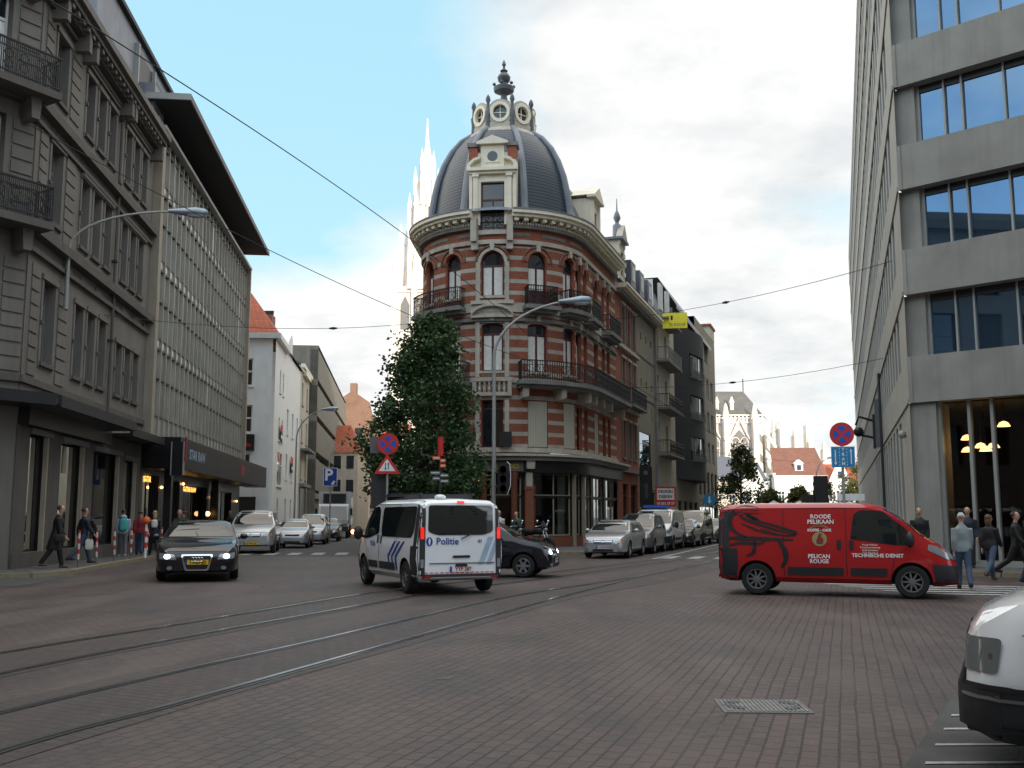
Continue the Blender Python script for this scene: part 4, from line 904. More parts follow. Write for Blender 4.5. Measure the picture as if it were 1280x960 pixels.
b = MB(); b.faces([(8.3, 0, 15.7), (22, 0, 15.7), (22, -1.4, 18.0), (8.3, -1.4, 18.0), (22, -6, 18.6), (8.3, -6, 18.6)], [(0, 1, 2, 3), (3, 2, 4, 5)], 'slate'); b.build('roof', t, SR)
b = MB(); s = 10.6; facade(b, s - .8, s + .8, 16.4, 18.9, [(s - .35, s + .35, 16.7, 18.2, 0)], 'stone', rev=.2); b.poly([(s - .8, 0, 16.4), (s - .8, -2, 16.4), (s - .8, -2, 18.9), (s - .8, 0, 18.9)], 'creampaint'); b.box(s - 1, s + 1, -2, .25, 18.9, 19.05, 'zinc')
b.prism([(s - .9, 19.05), (s + .9, 19.05), (s, 20.0)], -.2, .2, 'stone'); b.lathe([(.22, 19.3), (.2, 20.0), (.08, 20.2), (.2, 20.5), (.14, 20.8), (.05, 21.0), (.03, 21.7)], SR(s, -.1, 0), 'zinc', 10) if 0 else None
for z in (16.8, 17.4, 18.0, 18.6): b.box(s - .85, s - .6, 0, .05, z, z + .25, 'creampaint'); b.box(s + .6, s + .85, 0, .05, z, z + .25, 'creampaint')
dm = b.build('dormer', t, SR); MB().lathe([(.3, 18.9), (.28, 20.0), (.1, 20.2), (.24, 20.5), (.16, 20.8), (.05, 21.0), (.02, 21.8)], SR(s, -.3, 0), 'zinc', 10).build('finial', dm, smooth=True)
window(dm, SR, (s - .35, s + .35, 16.7, 18.2, 0), 'windark', rec=.1, mull=1, trans=0)
t = thing('beige_building', 'plain beige rendered house with small square windows and a mirror pane at first floor', 'building', SR(18, 0, 0))
ops = [(x - .22, x + .22, z, z + .5, 0) for z in (13.6, 10.4) for x in (16.4, 18.3, 20.2)] + [(x - .2, x + .2, z, z + .9, 0) for z in (8.3,) for x in (16.4, 20.2)] + [(15.4, 19.6, 3.9, 7.3, 0), (15.6, 20.9, .4, 3.3, 0)]
b = MB(); facade(b, 14.9, 21.6, .1, 15.6, ops, 'beige', rev=.2); b.build('wall', t, SR)
for op in ops: window(t, SR, op, 'windark', rec=.1 if op[2] != 3.9 else .05, mull=0, trans=0, fw=.06, glass='glass' if op[2] != 3.9 else 'glassb')
MB().box(14.95, 21.6, 0, .06, 12.4, 12.5, 'stoned').box(14.95, 21.6, 0, .06, 9.6, 9.7, 'stoned').box(21.4, 21.6, 0, .18, .1, 16.2, 'wingrey').build('moulding', t, SR)
b = MB()
for i in range(3): s = 13.2 + i * 3; b.faces([(s - .8, .2, 16.5), (s + .8, .2, 16.5), (s + .8, .2, 18.2), (s - .8, .2, 18.2), (s - .8, -2, 18.2), (s + .8, -2, 18.2), (s - .8, -2, 16.5), (s + .8, -2, 16.5)], [(0, 1, 2, 3), (3, 2, 5, 4), (0, 3, 4, 6), (1, 2, 5, 7)], 'slate'); b.box(s - .4, s + .4, .2, .24, 16.9, 17.9, 'winwhite')
b.build('dormer', t, SR)
t = thing('narrow_house', 'narrow pale house with three stacked iron balconies', 'house', SR(25, 0, 0))
ops = [(22.6, 23.5, z, z + 2.2, 0) for z in (13.3, 9.8, 6.3)] + [(26.2, 27.1, z, z + 2.2, 0) for z in (13.3, 9.8, 6.3)] + [(23, 27, .3, 3.4, 0)]
b = MB(); facade(b, 21.6, 30.8, .1, 16.6, ops, 'cream', rev=.3); b.poly([(21.6, 0, 16), (21.6, -5, 16), (21.6, -5, 19), (21.6, 0, 19)], 'white'); b.build('wall', t, SR)
for op in ops: window(t, SR, op, 'winwhite', rec=.2, mull=1, trans=.7)
for z in (16.1, 12.9, 9.4, 6.0):
    q = MB().box(22.2, 28.8, 0, 1.0, z, z + .15, 'stoned').build('balcony', t, SR)
    if z < 16: railing(q, SR, 22.3, 28.7, z + .15, .95, k='wingrey' if z > 10 else 'iron', step=.25)
b = MB(); b.faces([(21.6, .1, 16.6), (31.5, .1, 16.6), (31.5, -1.5, 20), (21.6, -1.5, 20)], [(0, 1, 2, 3)], 'slate'); b.box(23, 24.2, .1, .3, 17, 19, 'winwhite'); b.box(26, 27.2, .1, .3, 17, 19, 'winwhite'); b.faces([(21.6, .1, 16.6), (21.6, -1.5, 20), (21.6, -8, 20), (21.6, -8, 16.6)], [(0, 1, 2, 3)], 'slate'); b.build('roof', t, SR)
t = thing('charcoal_building', 'charcoal brick apartment block with a bowed front', 'building', SR(37, 0, 0))
BC = SR(37, -6.4, 0); 
class Bow:
    def __call__(s, a, o, z):
        u = max(-1, min(1, (a - 37.2) / 6.4)); return SR(a, o + 1.5 * (1 - u * u), z)
BF = Bow()
ops = [(33.2, 37.2, z, z + 2.0, 0) for z in (13.2, 9.7, 6.2)]
b = MB(); facade(b, 30.8, 43.6, 4.6, 17.2, ops, 'blkbrick', rev=.25, step=.5); b.poly([(30.8, 0, 4.6), (30.8, -3, 4.6), (30.8, -3, 17.2), (30.8, 0, 17.2)], 'blkbrick')
P = [(30.8 + 12.8 * i / 16, 0, 17.2) for i in range(17)]; b.poly(P + [(43.6, -4, 17.2), (30.8, -4, 17.2)], 'dgrey'); b.poly(P[::-1] and [(p[0], 0, 4.6) for p in P] + [(43.6, -4, 4.6), (30.8, -4, 4.6)], 'dgrey'); b.build('wall', t, BF)
for op in ops: o = window(t, BF, op, 'galv', rec=.15, mull=2, trans=0, fw=.08, step=.6); railing(t, BF, op[0], op[1], op[2] - .1, .15, .7, 'mgrey', ends=False, step=.2)
ops = [(32.5 + i * 2.6, 34.3 + i * 2.6, 4.6, 7.6, 0) for i in range(4)]
ops = [(31.6 + i * 3.1, 33.6 + i * 3.1, .4, 2.9, 0) for i in range(4)]
b = MB(); facade(b, 30.6, 44, .1, 4.6, ops, 'beige', rev=.3); b.build('ground_floor', t, SR)
for op in ops: window(t, SR, op, 'windark', rec=.15, mull=0, trans=0, glass='glass', name='shop_window')
t = thing('office_block', 'grey beige office block with strip windows closing the right street row', 'building', SR(52, 0, 0))
ops = [(44.6 + i * 3.4, 46.6 + i * 3.4, z, z + 2.1, 0) for z in (13.4, 10.0, 6.6) for i in range(4)] + [(44.4, 53.0, 17.0, 19.0, 0)] + [(44.4 + i * 3.0, 46.4 + i * 3.0, 3.6 if i < 5 else 3.6, 6.0, 0) for i in range(5)] + [(44.6, 58, .3, 2.6, 0)]
ops = [o for o in ops if not (o[2] == 6.6)] + [(44.6 + i * 3.4, 46.6 + i * 3.4, 6.9, 9.0, 0) for i in range(4)]
b = MB(); facade(b, 43.6, 59.2, .1, 20.4, ops, 'beige', rev=.25); b.poly([(59.2, 0, 0), (59.2, -12, 0), (59.2, -12, 20.4), (59.2, 0, 20.4)], 'beige'); b.poly([(43.6, 0, 20.4), (59.2, 0, 20.4), (59.2, -12, 20.4), (43.6, -12, 20.4)], 'dgrey'); b.box(55.5, 59.2, -4, .02, 20.4, 21.6, 'cream'); b.box(55.3, 59.4, -4.1, .15, 21.6, 21.8, 'redtile'); b.build('wall', t, SR)
for op in ops: window(t, SR, op, 'winwhite' if op[2] > 6.1 else 'windark', rec=.15, mull=1 if op[1] - op[0] < 4 else 4, trans=0, fw=.1, glass='glassb' if op[2] < 6.1 else 'glass')
b = MB(); b.faces([(30.8, .3, 18.9), (54, .3, 18.9), (54, -1.2, 21.3), (30.8, -1.2, 21.3), (30.8, -6, 21.3), (54, -6, 21.3), (54, .3, 18.6), (30.8, .3, 18.6)], [(0, 1, 2, 3), (3, 2, 5, 4), (7, 6, 1, 0)], 'slate'); b.build('attic_roof', t, SR)
b = MB(); b.box(30.9, 43.6, -.3, -.2, 17.2, 18.7, 'glass')
for i in range(8): b.box(31 + i * 1.7, 31.3 + i * 1.7, -.2, -.1, 17.2, 18.7, 'travert')
b.build('attic_window', t, SR)
# signs on the row
p = thing('hanging_sign', 'yellow rectangular sign high on the row, above the pale balconies', 'sign', SR(31, 1, 16)); a_ = px_ = None
FS = Flat(SR(22.7, 1.4, 0)[:2], (1, -.15)); 
MB().box(-.9, .9, 0, .12, 15.4, 16.55, 'yellow').box(-.3, -.16, .12, .13, 16.0, 16.35, 'black').box(-1.3, -.9, 0, .08, 15.8, 15.9, 'iron').build('sign_panel', p, FS)
b = MB(); add_text(b, 'TE KOOP', .3, 'mgrey', lambda u, v: FS(u + .15, .135, 15.65 + v)); b.build('sign_lettering', p, fix=False)
p = thing('hanging_sign', 'red framed white sign with red lettering above the parked white police van', 'sign', SR(24, 1, 4))
FS = Flat(SR(17.6, 1.3, 0)[:2], (1, -.1))
MB().box(-.7, .7, 0, .14, 2.25, 3.6, 'sred').box(-.57, .57, .14, .15, 2.72, 3.48, 'swhite').build('sign_panel', p, FS)
b = MB()
for i, tx in enumerate(('KEUKEN', 'DESIGN')): add_text(b, tx, .26, 'mgrey', lambda u, v, i=i: FS(u, .155, 3.27 - i * .34 + v), .012)
add_text(b, '03 231 27 27', .22, 'swhite', lambda u, v: FS(u, .155, 2.47 + v), .01); b.build('sign_lettering', p, fix=False); MB().box(-1.4, -.7, .04, .1, 3.3, 3.36, 'iron').build('sign_bracket', p, FS)
p = thing('banner_sign', 'narrow black vertical sign with white letters left of the red framed sign', 'sign', SR(17, .8, 3))
FS = Flat(SR(12.6, .9, 0)[:2], (1, -.1)); MB().box(-.4, .4, 0, .12, 2.2, 4.7, 'shopblack').build('sign_panel', p, FS); b = MB(); b.lathe([(.001, 0), (.14, 0)], (0, .13, 4.35), 'mgrey', 12, ax=1); b.build('sign_logo', p, FS)
b = MB(); add_text(b, 'optiek', .38, 'mgrey', lambda u, v: FS(-v, .13, 3.2 + u)); b.build('sign_lettering', p, fix=False)
p = thing('flower_sign', 'small red flower shaped emblem on the wall of the office block', 'sign', SR(52, .1, 3)); b = MB()
for i in range(7): a = i * .9; b.path([(51, .1, 2.9), (51 + 1.6 * math.cos(a), .12, 2.9 + .35 * abs(math.sin(a)))], [.05, .12], 'cloth_r', 5)
b.build('emblem', p, SR)

# ============================================================ RIGHT: concrete building
t = thing('concrete_building', 'tall concrete building with stacked slab bands and blue tinted glass', 'building', (12.4, 31.5, 0))
Q = (12.4, 31.5)
GF = Flat(Q, (1.046, -1), n=(-1, -1.046)); l_ = math.hypot(1, 1.046); GF.n = (-1 / l_, -1.046 / l_)   # front, s > 0 to the right
GL = Flat(Q, (.32, 1), n=(-1, .32)); l_ = math.hypot(1, .32); GL.n = (-1 / l_, .32 / l_)              # long side up the street
GW = 34
b = MB()
for i in range(8):
    z0 = 5.1 + i * 3.43; z1 = z0 + 1.45
    b = MB(); b.box(0, GW, 0, .0 - .9 + .9, z0, z1, 'conc') if 0 else None
    b.faces([(0, 0, z0), (GW, 0, z0), (GW, 0, z1), (0, 0, z1), (0, -1.6, z0), (GW, -1.6, z0), (GW, -1.6, z1), (0, -1.6, z1)], [(0, 1, 2, 3), (0, 1, 5, 4), (3, 2, 6, 7), (0, 3, 7, 4)], 'conc'); b.box(-.0, .12, .0, .03, z0, z1, 'conc'); b.build('concrete_band', t, GF)
    if i < 7:
        op = (.55, GW, z1, z0 + 3.43, 0)
        f = MB(); f.box(.55, .65, -.55, -.4, z1, z0 + 3.43, 'galv')
        x = .65; k = 0
        while x < 20:
            f.box(x + (.75 if k % 3 == 0 else .55 if k % 3 == 1 else 1.25), x + (.75 if k % 3 == 0 else .55 if k % 3 == 1 else 1.25) + .06, -.5, -.36, z1, z0 + 3.43, 'galv'); x += (.75 if k % 3 == 0 else .55 if k % 3 == 1 else 1.25); k += 1
        f.box(.6, GW, -.5, -.42, z0 + 3.2, z0 + 3.43, 'windark')
        o = f.build('ribbon_window', t, GF); g = MB(); g.poly([(.55, -.48, z1), (GW, -.48, z1), (GW, -.48, z0 + 3.43), (.55, -.48, z0 + 3.43)], 'glassb'); g.build('pane', o, GF)
    MB().ground([(.55, -.25), (.55, -1.2), (-.575, -1.2), (-.115, -.25)], z1, z0 + 3.43, 'conc').build('corner_pier', t, GF)
MB().ground([(.75, -.12), (.75, -1.2), (-.575, -1.2), (-.052, -.12)], .1, 5.1, 'conc').build('corner_pier', t, GF)
# ground floor glazing
for x in (.75, 1.62, 2.28, 3.3, 4.3, 5.3, 6.3, 7.3): MB().box(x, x + .09, -.5, -.28, .25, 5.1, 'galv').build('mullion', t, GF)
b = MB(); b.box(.7, GW, -.5, -.3, .1, .3, 'galv'); o = b.build('shop_window', t, GF); g = MB(); g.poly([(.7, -.42, .3), (GW, -.42, .3), (GW, -.42, 5.1), (.7, -.42, 5.1)], 'shopglass'); g.build('pane', o, GF)
b = MB(); b.poly([(-3.3, -7, 0), (GW, -7, 0), (GW, -7, 5.1), (-3.3, -7, 5.1)], 'inner'); b.poly([(-.25, -.55, 5.06), (GW, -.55, 5.06), (GW, -7, 5.06), (-3.35, -7, 5.06)], 'inner'); b.poly([(.2, -.5, .15), (GW, -.5, .15), (GW, -7, .15), (.2, -7, .15)], 'inner'); b.box(3.2, 12, -3, -2.8, 2.3, 2.4, 'brown'); b.build('shop_interior', t, GF)
for i, (s, d, z) in enumerate(((1.25, -1.2, 3.95), (1.75, -2.0, 3.72), (1.3, -2.2, 3.75), (1.1, -1.6, 3.6), (1.65, -1.6, 3.6), (2.35, -1.2, 4.3))):
    p = thing('pendant_lamp', ['lit dome pendant lamp uppermost of the cluster inside the concrete building corner', 'lit dome pendant lamp on the right below the topmost one of the cluster', 'lit dome pendant lamp in the middle of the cluster behind the corner glass', 'lit dome pendant lamp hanging lowest and nearest the concrete corner pier', 'lit dome pendant lamp at the bottom right of the cluster', 'lit dome pendant lamp hanging alone behind the second glass pane'][i], 'lamp', GF(s, d, z), group='pendant lamps inside the concrete building')
    c = GF(s, d, 0); b = MB(); b.lathe([(.03, z + .16), (.12, z + .12), (.19, z)], c, 'warm', 16); sh = b.build('lamp_shade', p, smooth=True); MB().path([(c[0], c[1], z + .15), (c[0], c[1], 5.05)], .008, 'iron', 4).build('cable', p)
# long side facade
GLl = 92; ops = []
for i in range(8):
    z1 = 5.1 + i * 3.43 + 1.45
    x = 3.4
    while x < GLl - 2: ops.append((x, x + 1.15, z1, z1 + 1.98, 0)); x += 1.9
low = [(4.6 + i * 2.3, 5.9 + i * 2.3, 1.2, 4.9, 0) for i in range(12)]
for i in range(8):
    z0 = 5.1 + i * 3.43
    row = [o for o in ops if z0 < o[2] < z0 + 3.43]
    b = MB(); facade(b, 0, GLl, z0, z0 + 3.43, row, 'concl', rev=.3); w_ = b.build('wall', t, GL)
    o = MB().box(3.4, GLl - 1, -.31, -.27, z0 + 1.45, z0 + 3.43, 'glassb').build('ribbon_window', t, GL)
    MB().box(0.1, GLl, -.0, .05, z0, z0 + .14, 'concl').build('slab_edge', t, GL)
b = MB(); facade(b, 0, GLl, .1, 5.1, low, 'concl', rev=.3); b.build('wall', t, GL); MB().box(4.4, 34, -.31, -.27, 1.1, 5.0, 'glassb').build('ribbon_window', t, GL)
MB().path([GL(19, .12, .1), GL(19, .12, 8.6)], .07, 'dgrey', 8).build('drainpipe', t)
b = MB(); b.box(19.7, 19.9, .1, .35, 5.0, 7.4, 'mgrey'); b.build('banner_frame', t, GL)
b = MB(); b.poly([(0, 0, 32), (GW, 0, 32), (GW, -30, 32), (0, -30, 32)], 'dgrey'); b.poly([(GW, 0, 0), (GW, -30, 0), (GW, -30, 33), (GW, 0, 33)], 'conc'); b.build('roof', t, GF)
b = MB(); b.ball(GL(2.4, .12, 4.3), .14, 'galv', 10); b.build('security_camera', t)
# ============================================================ VEHICLES (local +x = forward, +y = left)
def itp(T, x):
    if x <= T[0][0]: return T[0][1]
    for (a, u), (b_, v) in zip(T, T[1:]):
        if x <= b_:
            t = (x - a) / (b_ - a + 1e-9); return u + (v - u) * t
    return T[-1][1]
def body(sp, paint):
    L0, L1 = sp['top'][0][0], sp['top'][-1][0]
    xs = sorted(set([L0, L0 + .02, L0 + .06, L1 - .06, L1 - .02, L1] + [L0 + (L1 - L0) * i / 44 for i in range(45)]))
    rings = []
    for x in xs:
        zt = itp(sp['top'], x); zb = itp(sp['zb'], x); zl = min(itp(sp['belt'], x), zt - .015); w = itp(sp['w'], x); h = zt - zl; tm = sp.get('tum', .42)
        yr = w * .97 - max(.05, h * tm)
        half = [(0, zb), (w * .86, zb), (w * .965, zb + .12 * (zl - zb)), (w, zb + .5 * (zl - zb)), (w * .992, zb + .8 * (zl - zb)), (w * .97, zl), (lerp(w * .97, yr, .55), lerp(zl, zt, .5)), (yr, zl + h * .86), (yr * .82, zt - h * .035), (0, zt)]
        rings.append([(x, y, z) for y, z in half] + [(x, -y, z) for y, z in half[-2:0:-1]])
    n = len(rings[0]); b = MB(); fs = []
    for i in range(len(rings) - 1):
        for j in range(n): fs.append((i * n + j, i * n + (j + 1) % n, (i + 1) * n + (j + 1) % n, (i + 1) * n + j))
    fs += [tuple(range(n)), tuple(range((len(rings) - 1) * n, len(rings) * n))]
    b.faces([p for r in rings for p in r], fs, paint); o = b.build('shell')
    # wheel arches
    wm = max(v for _, v in sp['w'])
    for wx in sp['wx']:
        for s in (1, -1):
            c = MB(); r = sp['r'] + .065; c.lathe([(.001, -.16), (r, -.16), (r, .25), (.001, .25)], (wx, s * (wm - .06) , sp['r']), 'plastic', 28, ax=1); co = c.build('cutter')
            md = o.modifiers.new('arch', 'BOOLEAN'); md.operation = 'DIFFERENCE'; md.solver = 'EXACT'; md.object = co; md.material_mode = 'TRANSFER'
    dg = bpy.context.evaluated_depsgraph_get(); dg.update()
    me = bpy.data.meshes.new_from_object(o.evaluated_get(dg)); bm = bmesh.new(); bm.from_mesh(me)
    tree = BVHTree.FromBMesh(bm); bm.free()
    for md in list(o.modifiers): bpy.data.objects.remove(md.object)
    o.modifiers.clear(); old = o.data; o.data = me; bpy.data.meshes.remove(old); me.name = 'body'
    me.shade_smooth(); me.set_sharp_from_angle(angle=R(32)); o.name = 'body'
    return o, tree
VD = {'F': lambda u, v: (Vector((9, u, v)), Vector((-1, 0, 0))), 'B': lambda u, v: (Vector((-9, -u, v)), Vector((1, 0, 0))), 'L': lambda u, v: (Vector((-u, 9, v)), Vector((0, -1, 0))), 'R': lambda u, v: (Vector((u, -9, v)), Vector((0, 1, 0)))}
def proj(tree, view, u, v, off):
    o, d = VD[view](u, v); h = tree.ray_cast(o, d)
    if h[0] is None:
        h = tree.find_nearest(o + d * 7.6)
        return h[0] + h[1] * off if (h[0] - (o + d * 7.6)).length < 9 else o + d * 8
    n = h[1] if h[1].dot(d) < 0 else -h[1]
    return h[0] + (n * .6 - d * .4) * off
def decal(tree, view, polys, k, name, parent, off=.008, st=.13):
    """a fitted panel: outline in a side view, laid on the body's surface"""
    bm = bmesh.new()
    for P in polys: bm.faces.new([bm.verts.new((u, v, 0)) for u, v in P])
    us = [p[0] for P in polys for p in P]; vs = [p[1] for P in polys for p in P]
    for lo, hi, ax in ((min(us), max(us), 0), (min(vs), max(vs), 1)):
        n = int((hi - lo) / st)
        for i in range(1, n + 1):
            co = [0, 0, 0]; no = [0, 0, 0]; co[ax] = lo + (hi - lo) * i / (n + 1); no[ax] = 1
            bmesh.ops.bisect_plane(bm, geom=bm.verts[:] + bm.edges[:] + bm.faces[:], plane_co=co, plane_no=no)
    bmesh.ops.triangulate(bm, faces=bm.faces[:])
    bm.verts.ensure_lookup_table()
    for v in bm.verts: v.co = proj(tree, view, v.co.x, v.co.y, off)
    me = bpy.data.meshes.new(name); bm.to_mesh(me); bm.free(); me.materials.append(M[k]); me.shade_smooth(); me.set_sharp_from_angle(angle=R(40))
    o = bpy.data.objects.new(name, me); col.objects.link(o); o.parent = parent
    return o
def rnd_poly(P, r=.04, n=4):
    out = []
    for i, p in enumerate(P):
        a, c = Vector(P[i - 1]), Vector(P[(i + 1) % len(P)]); p = Vector(p)
        da, dc = (a - p), (c - p); ra = min(r, da.length * .45); rc = min(r, dc.length * .45)
        A_, C_ = p + da.normalized() * ra, p + dc.normalized() * rc
        for j in range(n + 1): t = j / n; out.append(tuple(A_ * (1 - t) ** 2 + p * 2 * t * (1 - t) + C_ * t * t))
    return out
def mir(P): return [(-u, v) for u, v in P]
def car_text(tree, view, txt, u0, v0, size, k, name, parent, bold=.004, off=.012, rot=0, sx=1):
    v, f = text_pts(txt, size, bold=bold); b = MB(); c, s = math.cos(rot), math.sin(rot)
    b.faces([proj(tree, view, u0 + (p[0] * c - p[1] * s) * sx, v0 + p[0] * s + p[1] * c, off) for p in v], f, k)
    o = b.build(name, None, fix=False); o.parent = parent; return o
def wheel(parent, x, y, r, side, rimk='rim', spokes=5):
    b = MB(); w = .2; prof = [(r * .62, -w / 2), (r * .9, -w / 2), (r * .98, -w * .38), (r, -w * .2), (r, w * .2), (r * .98, w * .38), (r * .9, w / 2), (r * .66, w / 2), (r * .62, w * .3)]
    b.lathe(prof, (0, 0, 0), 'tyre', 24, ax=1); b.lathe([(.001, -w * .4), (r * .63, -w * .4)], (0, 0, 0), 'black', 24, ax=1); o = b.build('wheel', smooth=True); o.parent = parent; o.location = (x, y - side * w / 2, r)
    if side < 0: o.rotation_euler = (0, 0, math.pi)
    b = MB(); b.lathe([(r * .66, w * .42), (r * .6, w * .47), (r * .56, w * .36)], (0, 0, 0), rimk, 24, ax=1); b.lathe([(r * .001, w * .46), (r * .16, w * .44), (r * .18, w * .3)], (0, 0, 0), rimk, 16, ax=1)
    for i in range(spokes):
        a = 2 * math.pi * i / spokes; ca, sn = math.cos(a), math.sin(a); ww = r * (.11 if spokes < 8 else .06)
        P = []
        for rr, q in ((r * .12, 1), (r * .6, .75)):
            for s_ in (-1, 1): P.append((rr * ca - s_ * ww * q * sn, w * .41, rr * sn + s_ * ww * q * ca))
        b.poly([P[0], P[1], P[3], P[2]], rimk)
    ro = b.build('rim', smooth=True); ro.parent = o
    return o
def seam(tree, view, pts, parent, k='black', w=.007, name='panel_gap'):
    """narrow shut lines"""
    P = []
    for (a, b_), (c, d) in zip(pts, pts[1:]):
        l = math.hypot(c - a, d - b_); n = (-(d - b_) / l * w, (c - a) / l * w); P.append([(a - n[0], b_ - n[1]), (c - n[0], d - n[1]), (c + n[0], d + n[1]), (a + n[0], b_ + n[1])])
    return decal(tree, view, P, k, name, parent, off=.006)
def plate(tree, view, u, v, txt, k, parent, w=.52, eu=True):
    o = decal(tree, view, [[(u - w / 2, v - .055), (u + w / 2, v - .055), (u + w / 2, v + .055), (u - w / 2, v + .055)]], k, 'number_plate', parent, off=.022)
    car_text(tree, view, txt, u + .03, v, .1, 'cloth_r' if k == 'platew' else 'black', 'plate_lettering', o, bold=.003, off=.03)
    decal(tree, view, [[(u - w / 2, v - .055), (u - w / 2 + .045, v - .055), (u - w / 2 + .045, v + .055), (u - w / 2, v + .055)]], 'pblue', 'plate_band', o, off=.027)
def mirror(parent, x, y, z, k):
    for s in (1, -1): b = MB(); b.ball((x, s * (y + .1), z), .1, k, 10, sq=(.75, 1, .75)); b.path([(x + .02, s * (y - .05), z - .05), (x, s * (y + .05), z - .02)], .03, 'plastic', 6); o = b.build('wing_mirror', smooth=True); o.parent = parent
SP = {}
SP['sedan'] = dict(top=[(-2.5, .8), (-2.46, .96), (-2.3, 1.04), (-1.75, 1.07), (-1.1, 1.33), (-.55, 1.43), (.1, 1.445), (.45, 1.41), (.75, 1.3), (1.2, 1.02), (1.35, .975), (2.0, .87), (2.32, .78), (2.45, .68), (2.5, .56)], belt=[(-2.5, .78), (-2.3, .93), (0, .93), (1.2, .9), (2.0, .8), (2.5, .52)],
    zb=[(-2.5, .38), (-2.2, .24), (0, .19), (2.2, .2), (2.5, .26)], w=[(-2.5, .72), (-2.38, .86), (-2, .93), (0, .95), (1.9, .945), (2.2, .9), (2.4, .8), (2.5, .66)], wx=(1.5, -1.43), r=.34, tum=.42)
SP['cclass'] = dict(top=[(-2.3, .9), (-2.27, 1.05), (-2.1, 1.2), (-1.75, 1.4), (-1.2, 1.46), (0, 1.46), (.35, 1.42), (.65, 1.31), (1.1, 1.03), (1.25, .99), (1.85, .9), (2.15, .8), (2.27, .68), (2.3, .55)], belt=[(-2.3, .85), (-2, .98), (0, .94), (1.1, .9), (1.9, .8), (2.3, .5)],
    zb=[(-2.3, .36), (-2.1, .24), (0, .19), (2.1, .2), (2.3, .25)], w=[(-2.3, .72), (-2.15, .83), (-1.8, .885), (1.7, .885), (2.05, .83), (2.22, .74), (2.3, .62)], wx=(1.42, -1.36), r=.32, tum=.4)
SP['suv'] = dict(top=[(-2.35, 1.1), (-2.32, 1.3), (-2.15, 1.65), (-1.9, 1.76), (-1, 1.8), (.1, 1.8), (.35, 1.76), (.6, 1.64), (1.05, 1.24), (1.2, 1.18), (1.95, 1.08), (2.2, 1.0), (2.33, .85), (2.37, .62)], belt=[(-2.35, 1.05), (-2, 1.12), (1.05, 1.08), (1.9, 1.0), (2.37, .6)],
    zb=[(-2.35, .45), (-2, .33), (2, .3), (2.37, .36)], w=[(-2.35, .78), (-2.2, .89), (-1.8, .955), (1.7, .955), (2.1, .9), (2.3, .8), (2.37, .68)], wx=(1.46, -1.46), r=.38, tum=.32)
SP['hatch'] = dict(top=[(-1.95, .95), (-1.93, 1.1), (-1.75, 1.3), (-1.45, 1.43), (-.8, 1.48), (0, 1.48), (.3, 1.43), (.55, 1.33), (1.0, 1.04), (1.12, .99), (1.6, .89), (1.82, .79), (1.92, .66), (1.96, .52)], belt=[(-1.95, .9), (-1.7, .97), (1.0, .93), (1.6, .82), (1.96, .48)],
    zb=[(-1.95, .36), (-1.8, .25), (1.75, .2), (1.96, .26)], w=[(-1.95, .68), (-1.82, .78), (-1.5, .83), (1.4, .83), (1.72, .79), (1.88, .7), (1.96, .58)], wx=(1.22, -1.22), r=.3, tum=.38)
SP['mpv'] = dict(top=[(-2.1, 1.1), (-2.08, 1.3), (-1.95, 1.6), (-1.7, 1.7), (-.8, 1.74), (.1, 1.74), (.4, 1.68), (.7, 1.52), (1.25, 1.12), (1.4, 1.05), (1.8, .93), (2.0, .8), (2.08, .66), (2.1, .52)], belt=[(-2.1, 1.05), (-1.8, 1.08), (1.2, 1.0), (1.8, .85), (2.1, .5)],
    zb=[(-2.1, .38), (-1.9, .25), (1.9, .22), (2.1, .28)], w=[(-2.1, .72), (-1.95, .82), (-1.6, .87), (1.5, .87), (1.85, .82), (2.02, .72), (2.1, .6)], wx=(1.32, -1.3), r=.31, tum=.26)
SP['van'] = dict(top=[(-2.39, 1.75), (-2.37, 1.86), (-2.27, 1.93), (-1.8, 1.96), (.2, 1.97), (.75, 1.95), (1.0, 1.88), (1.25, 1.73), (1.75, 1.28), (1.86, 1.21), (2.1, 1.06), (2.26, .93), (2.36, .74), (2.4, .55)], belt=[(-2.39, 1.15), (0, 1.15), (1.3, 1.1), (1.9, .98), (2.2, .85), (2.4, .5)],
    zb=[(-2.39, .34), (-2.2, .28), (2.1, .26), (2.4, .3)], w=[(-2.39, .91), (-2.36, .94), (-2.2, .95), (1.4, .95), (1.9, .93), (2.15, .87), (2.32, .76), (2.4, .62)], wx=(1.5, -1.6), r=.335, tum=.115)
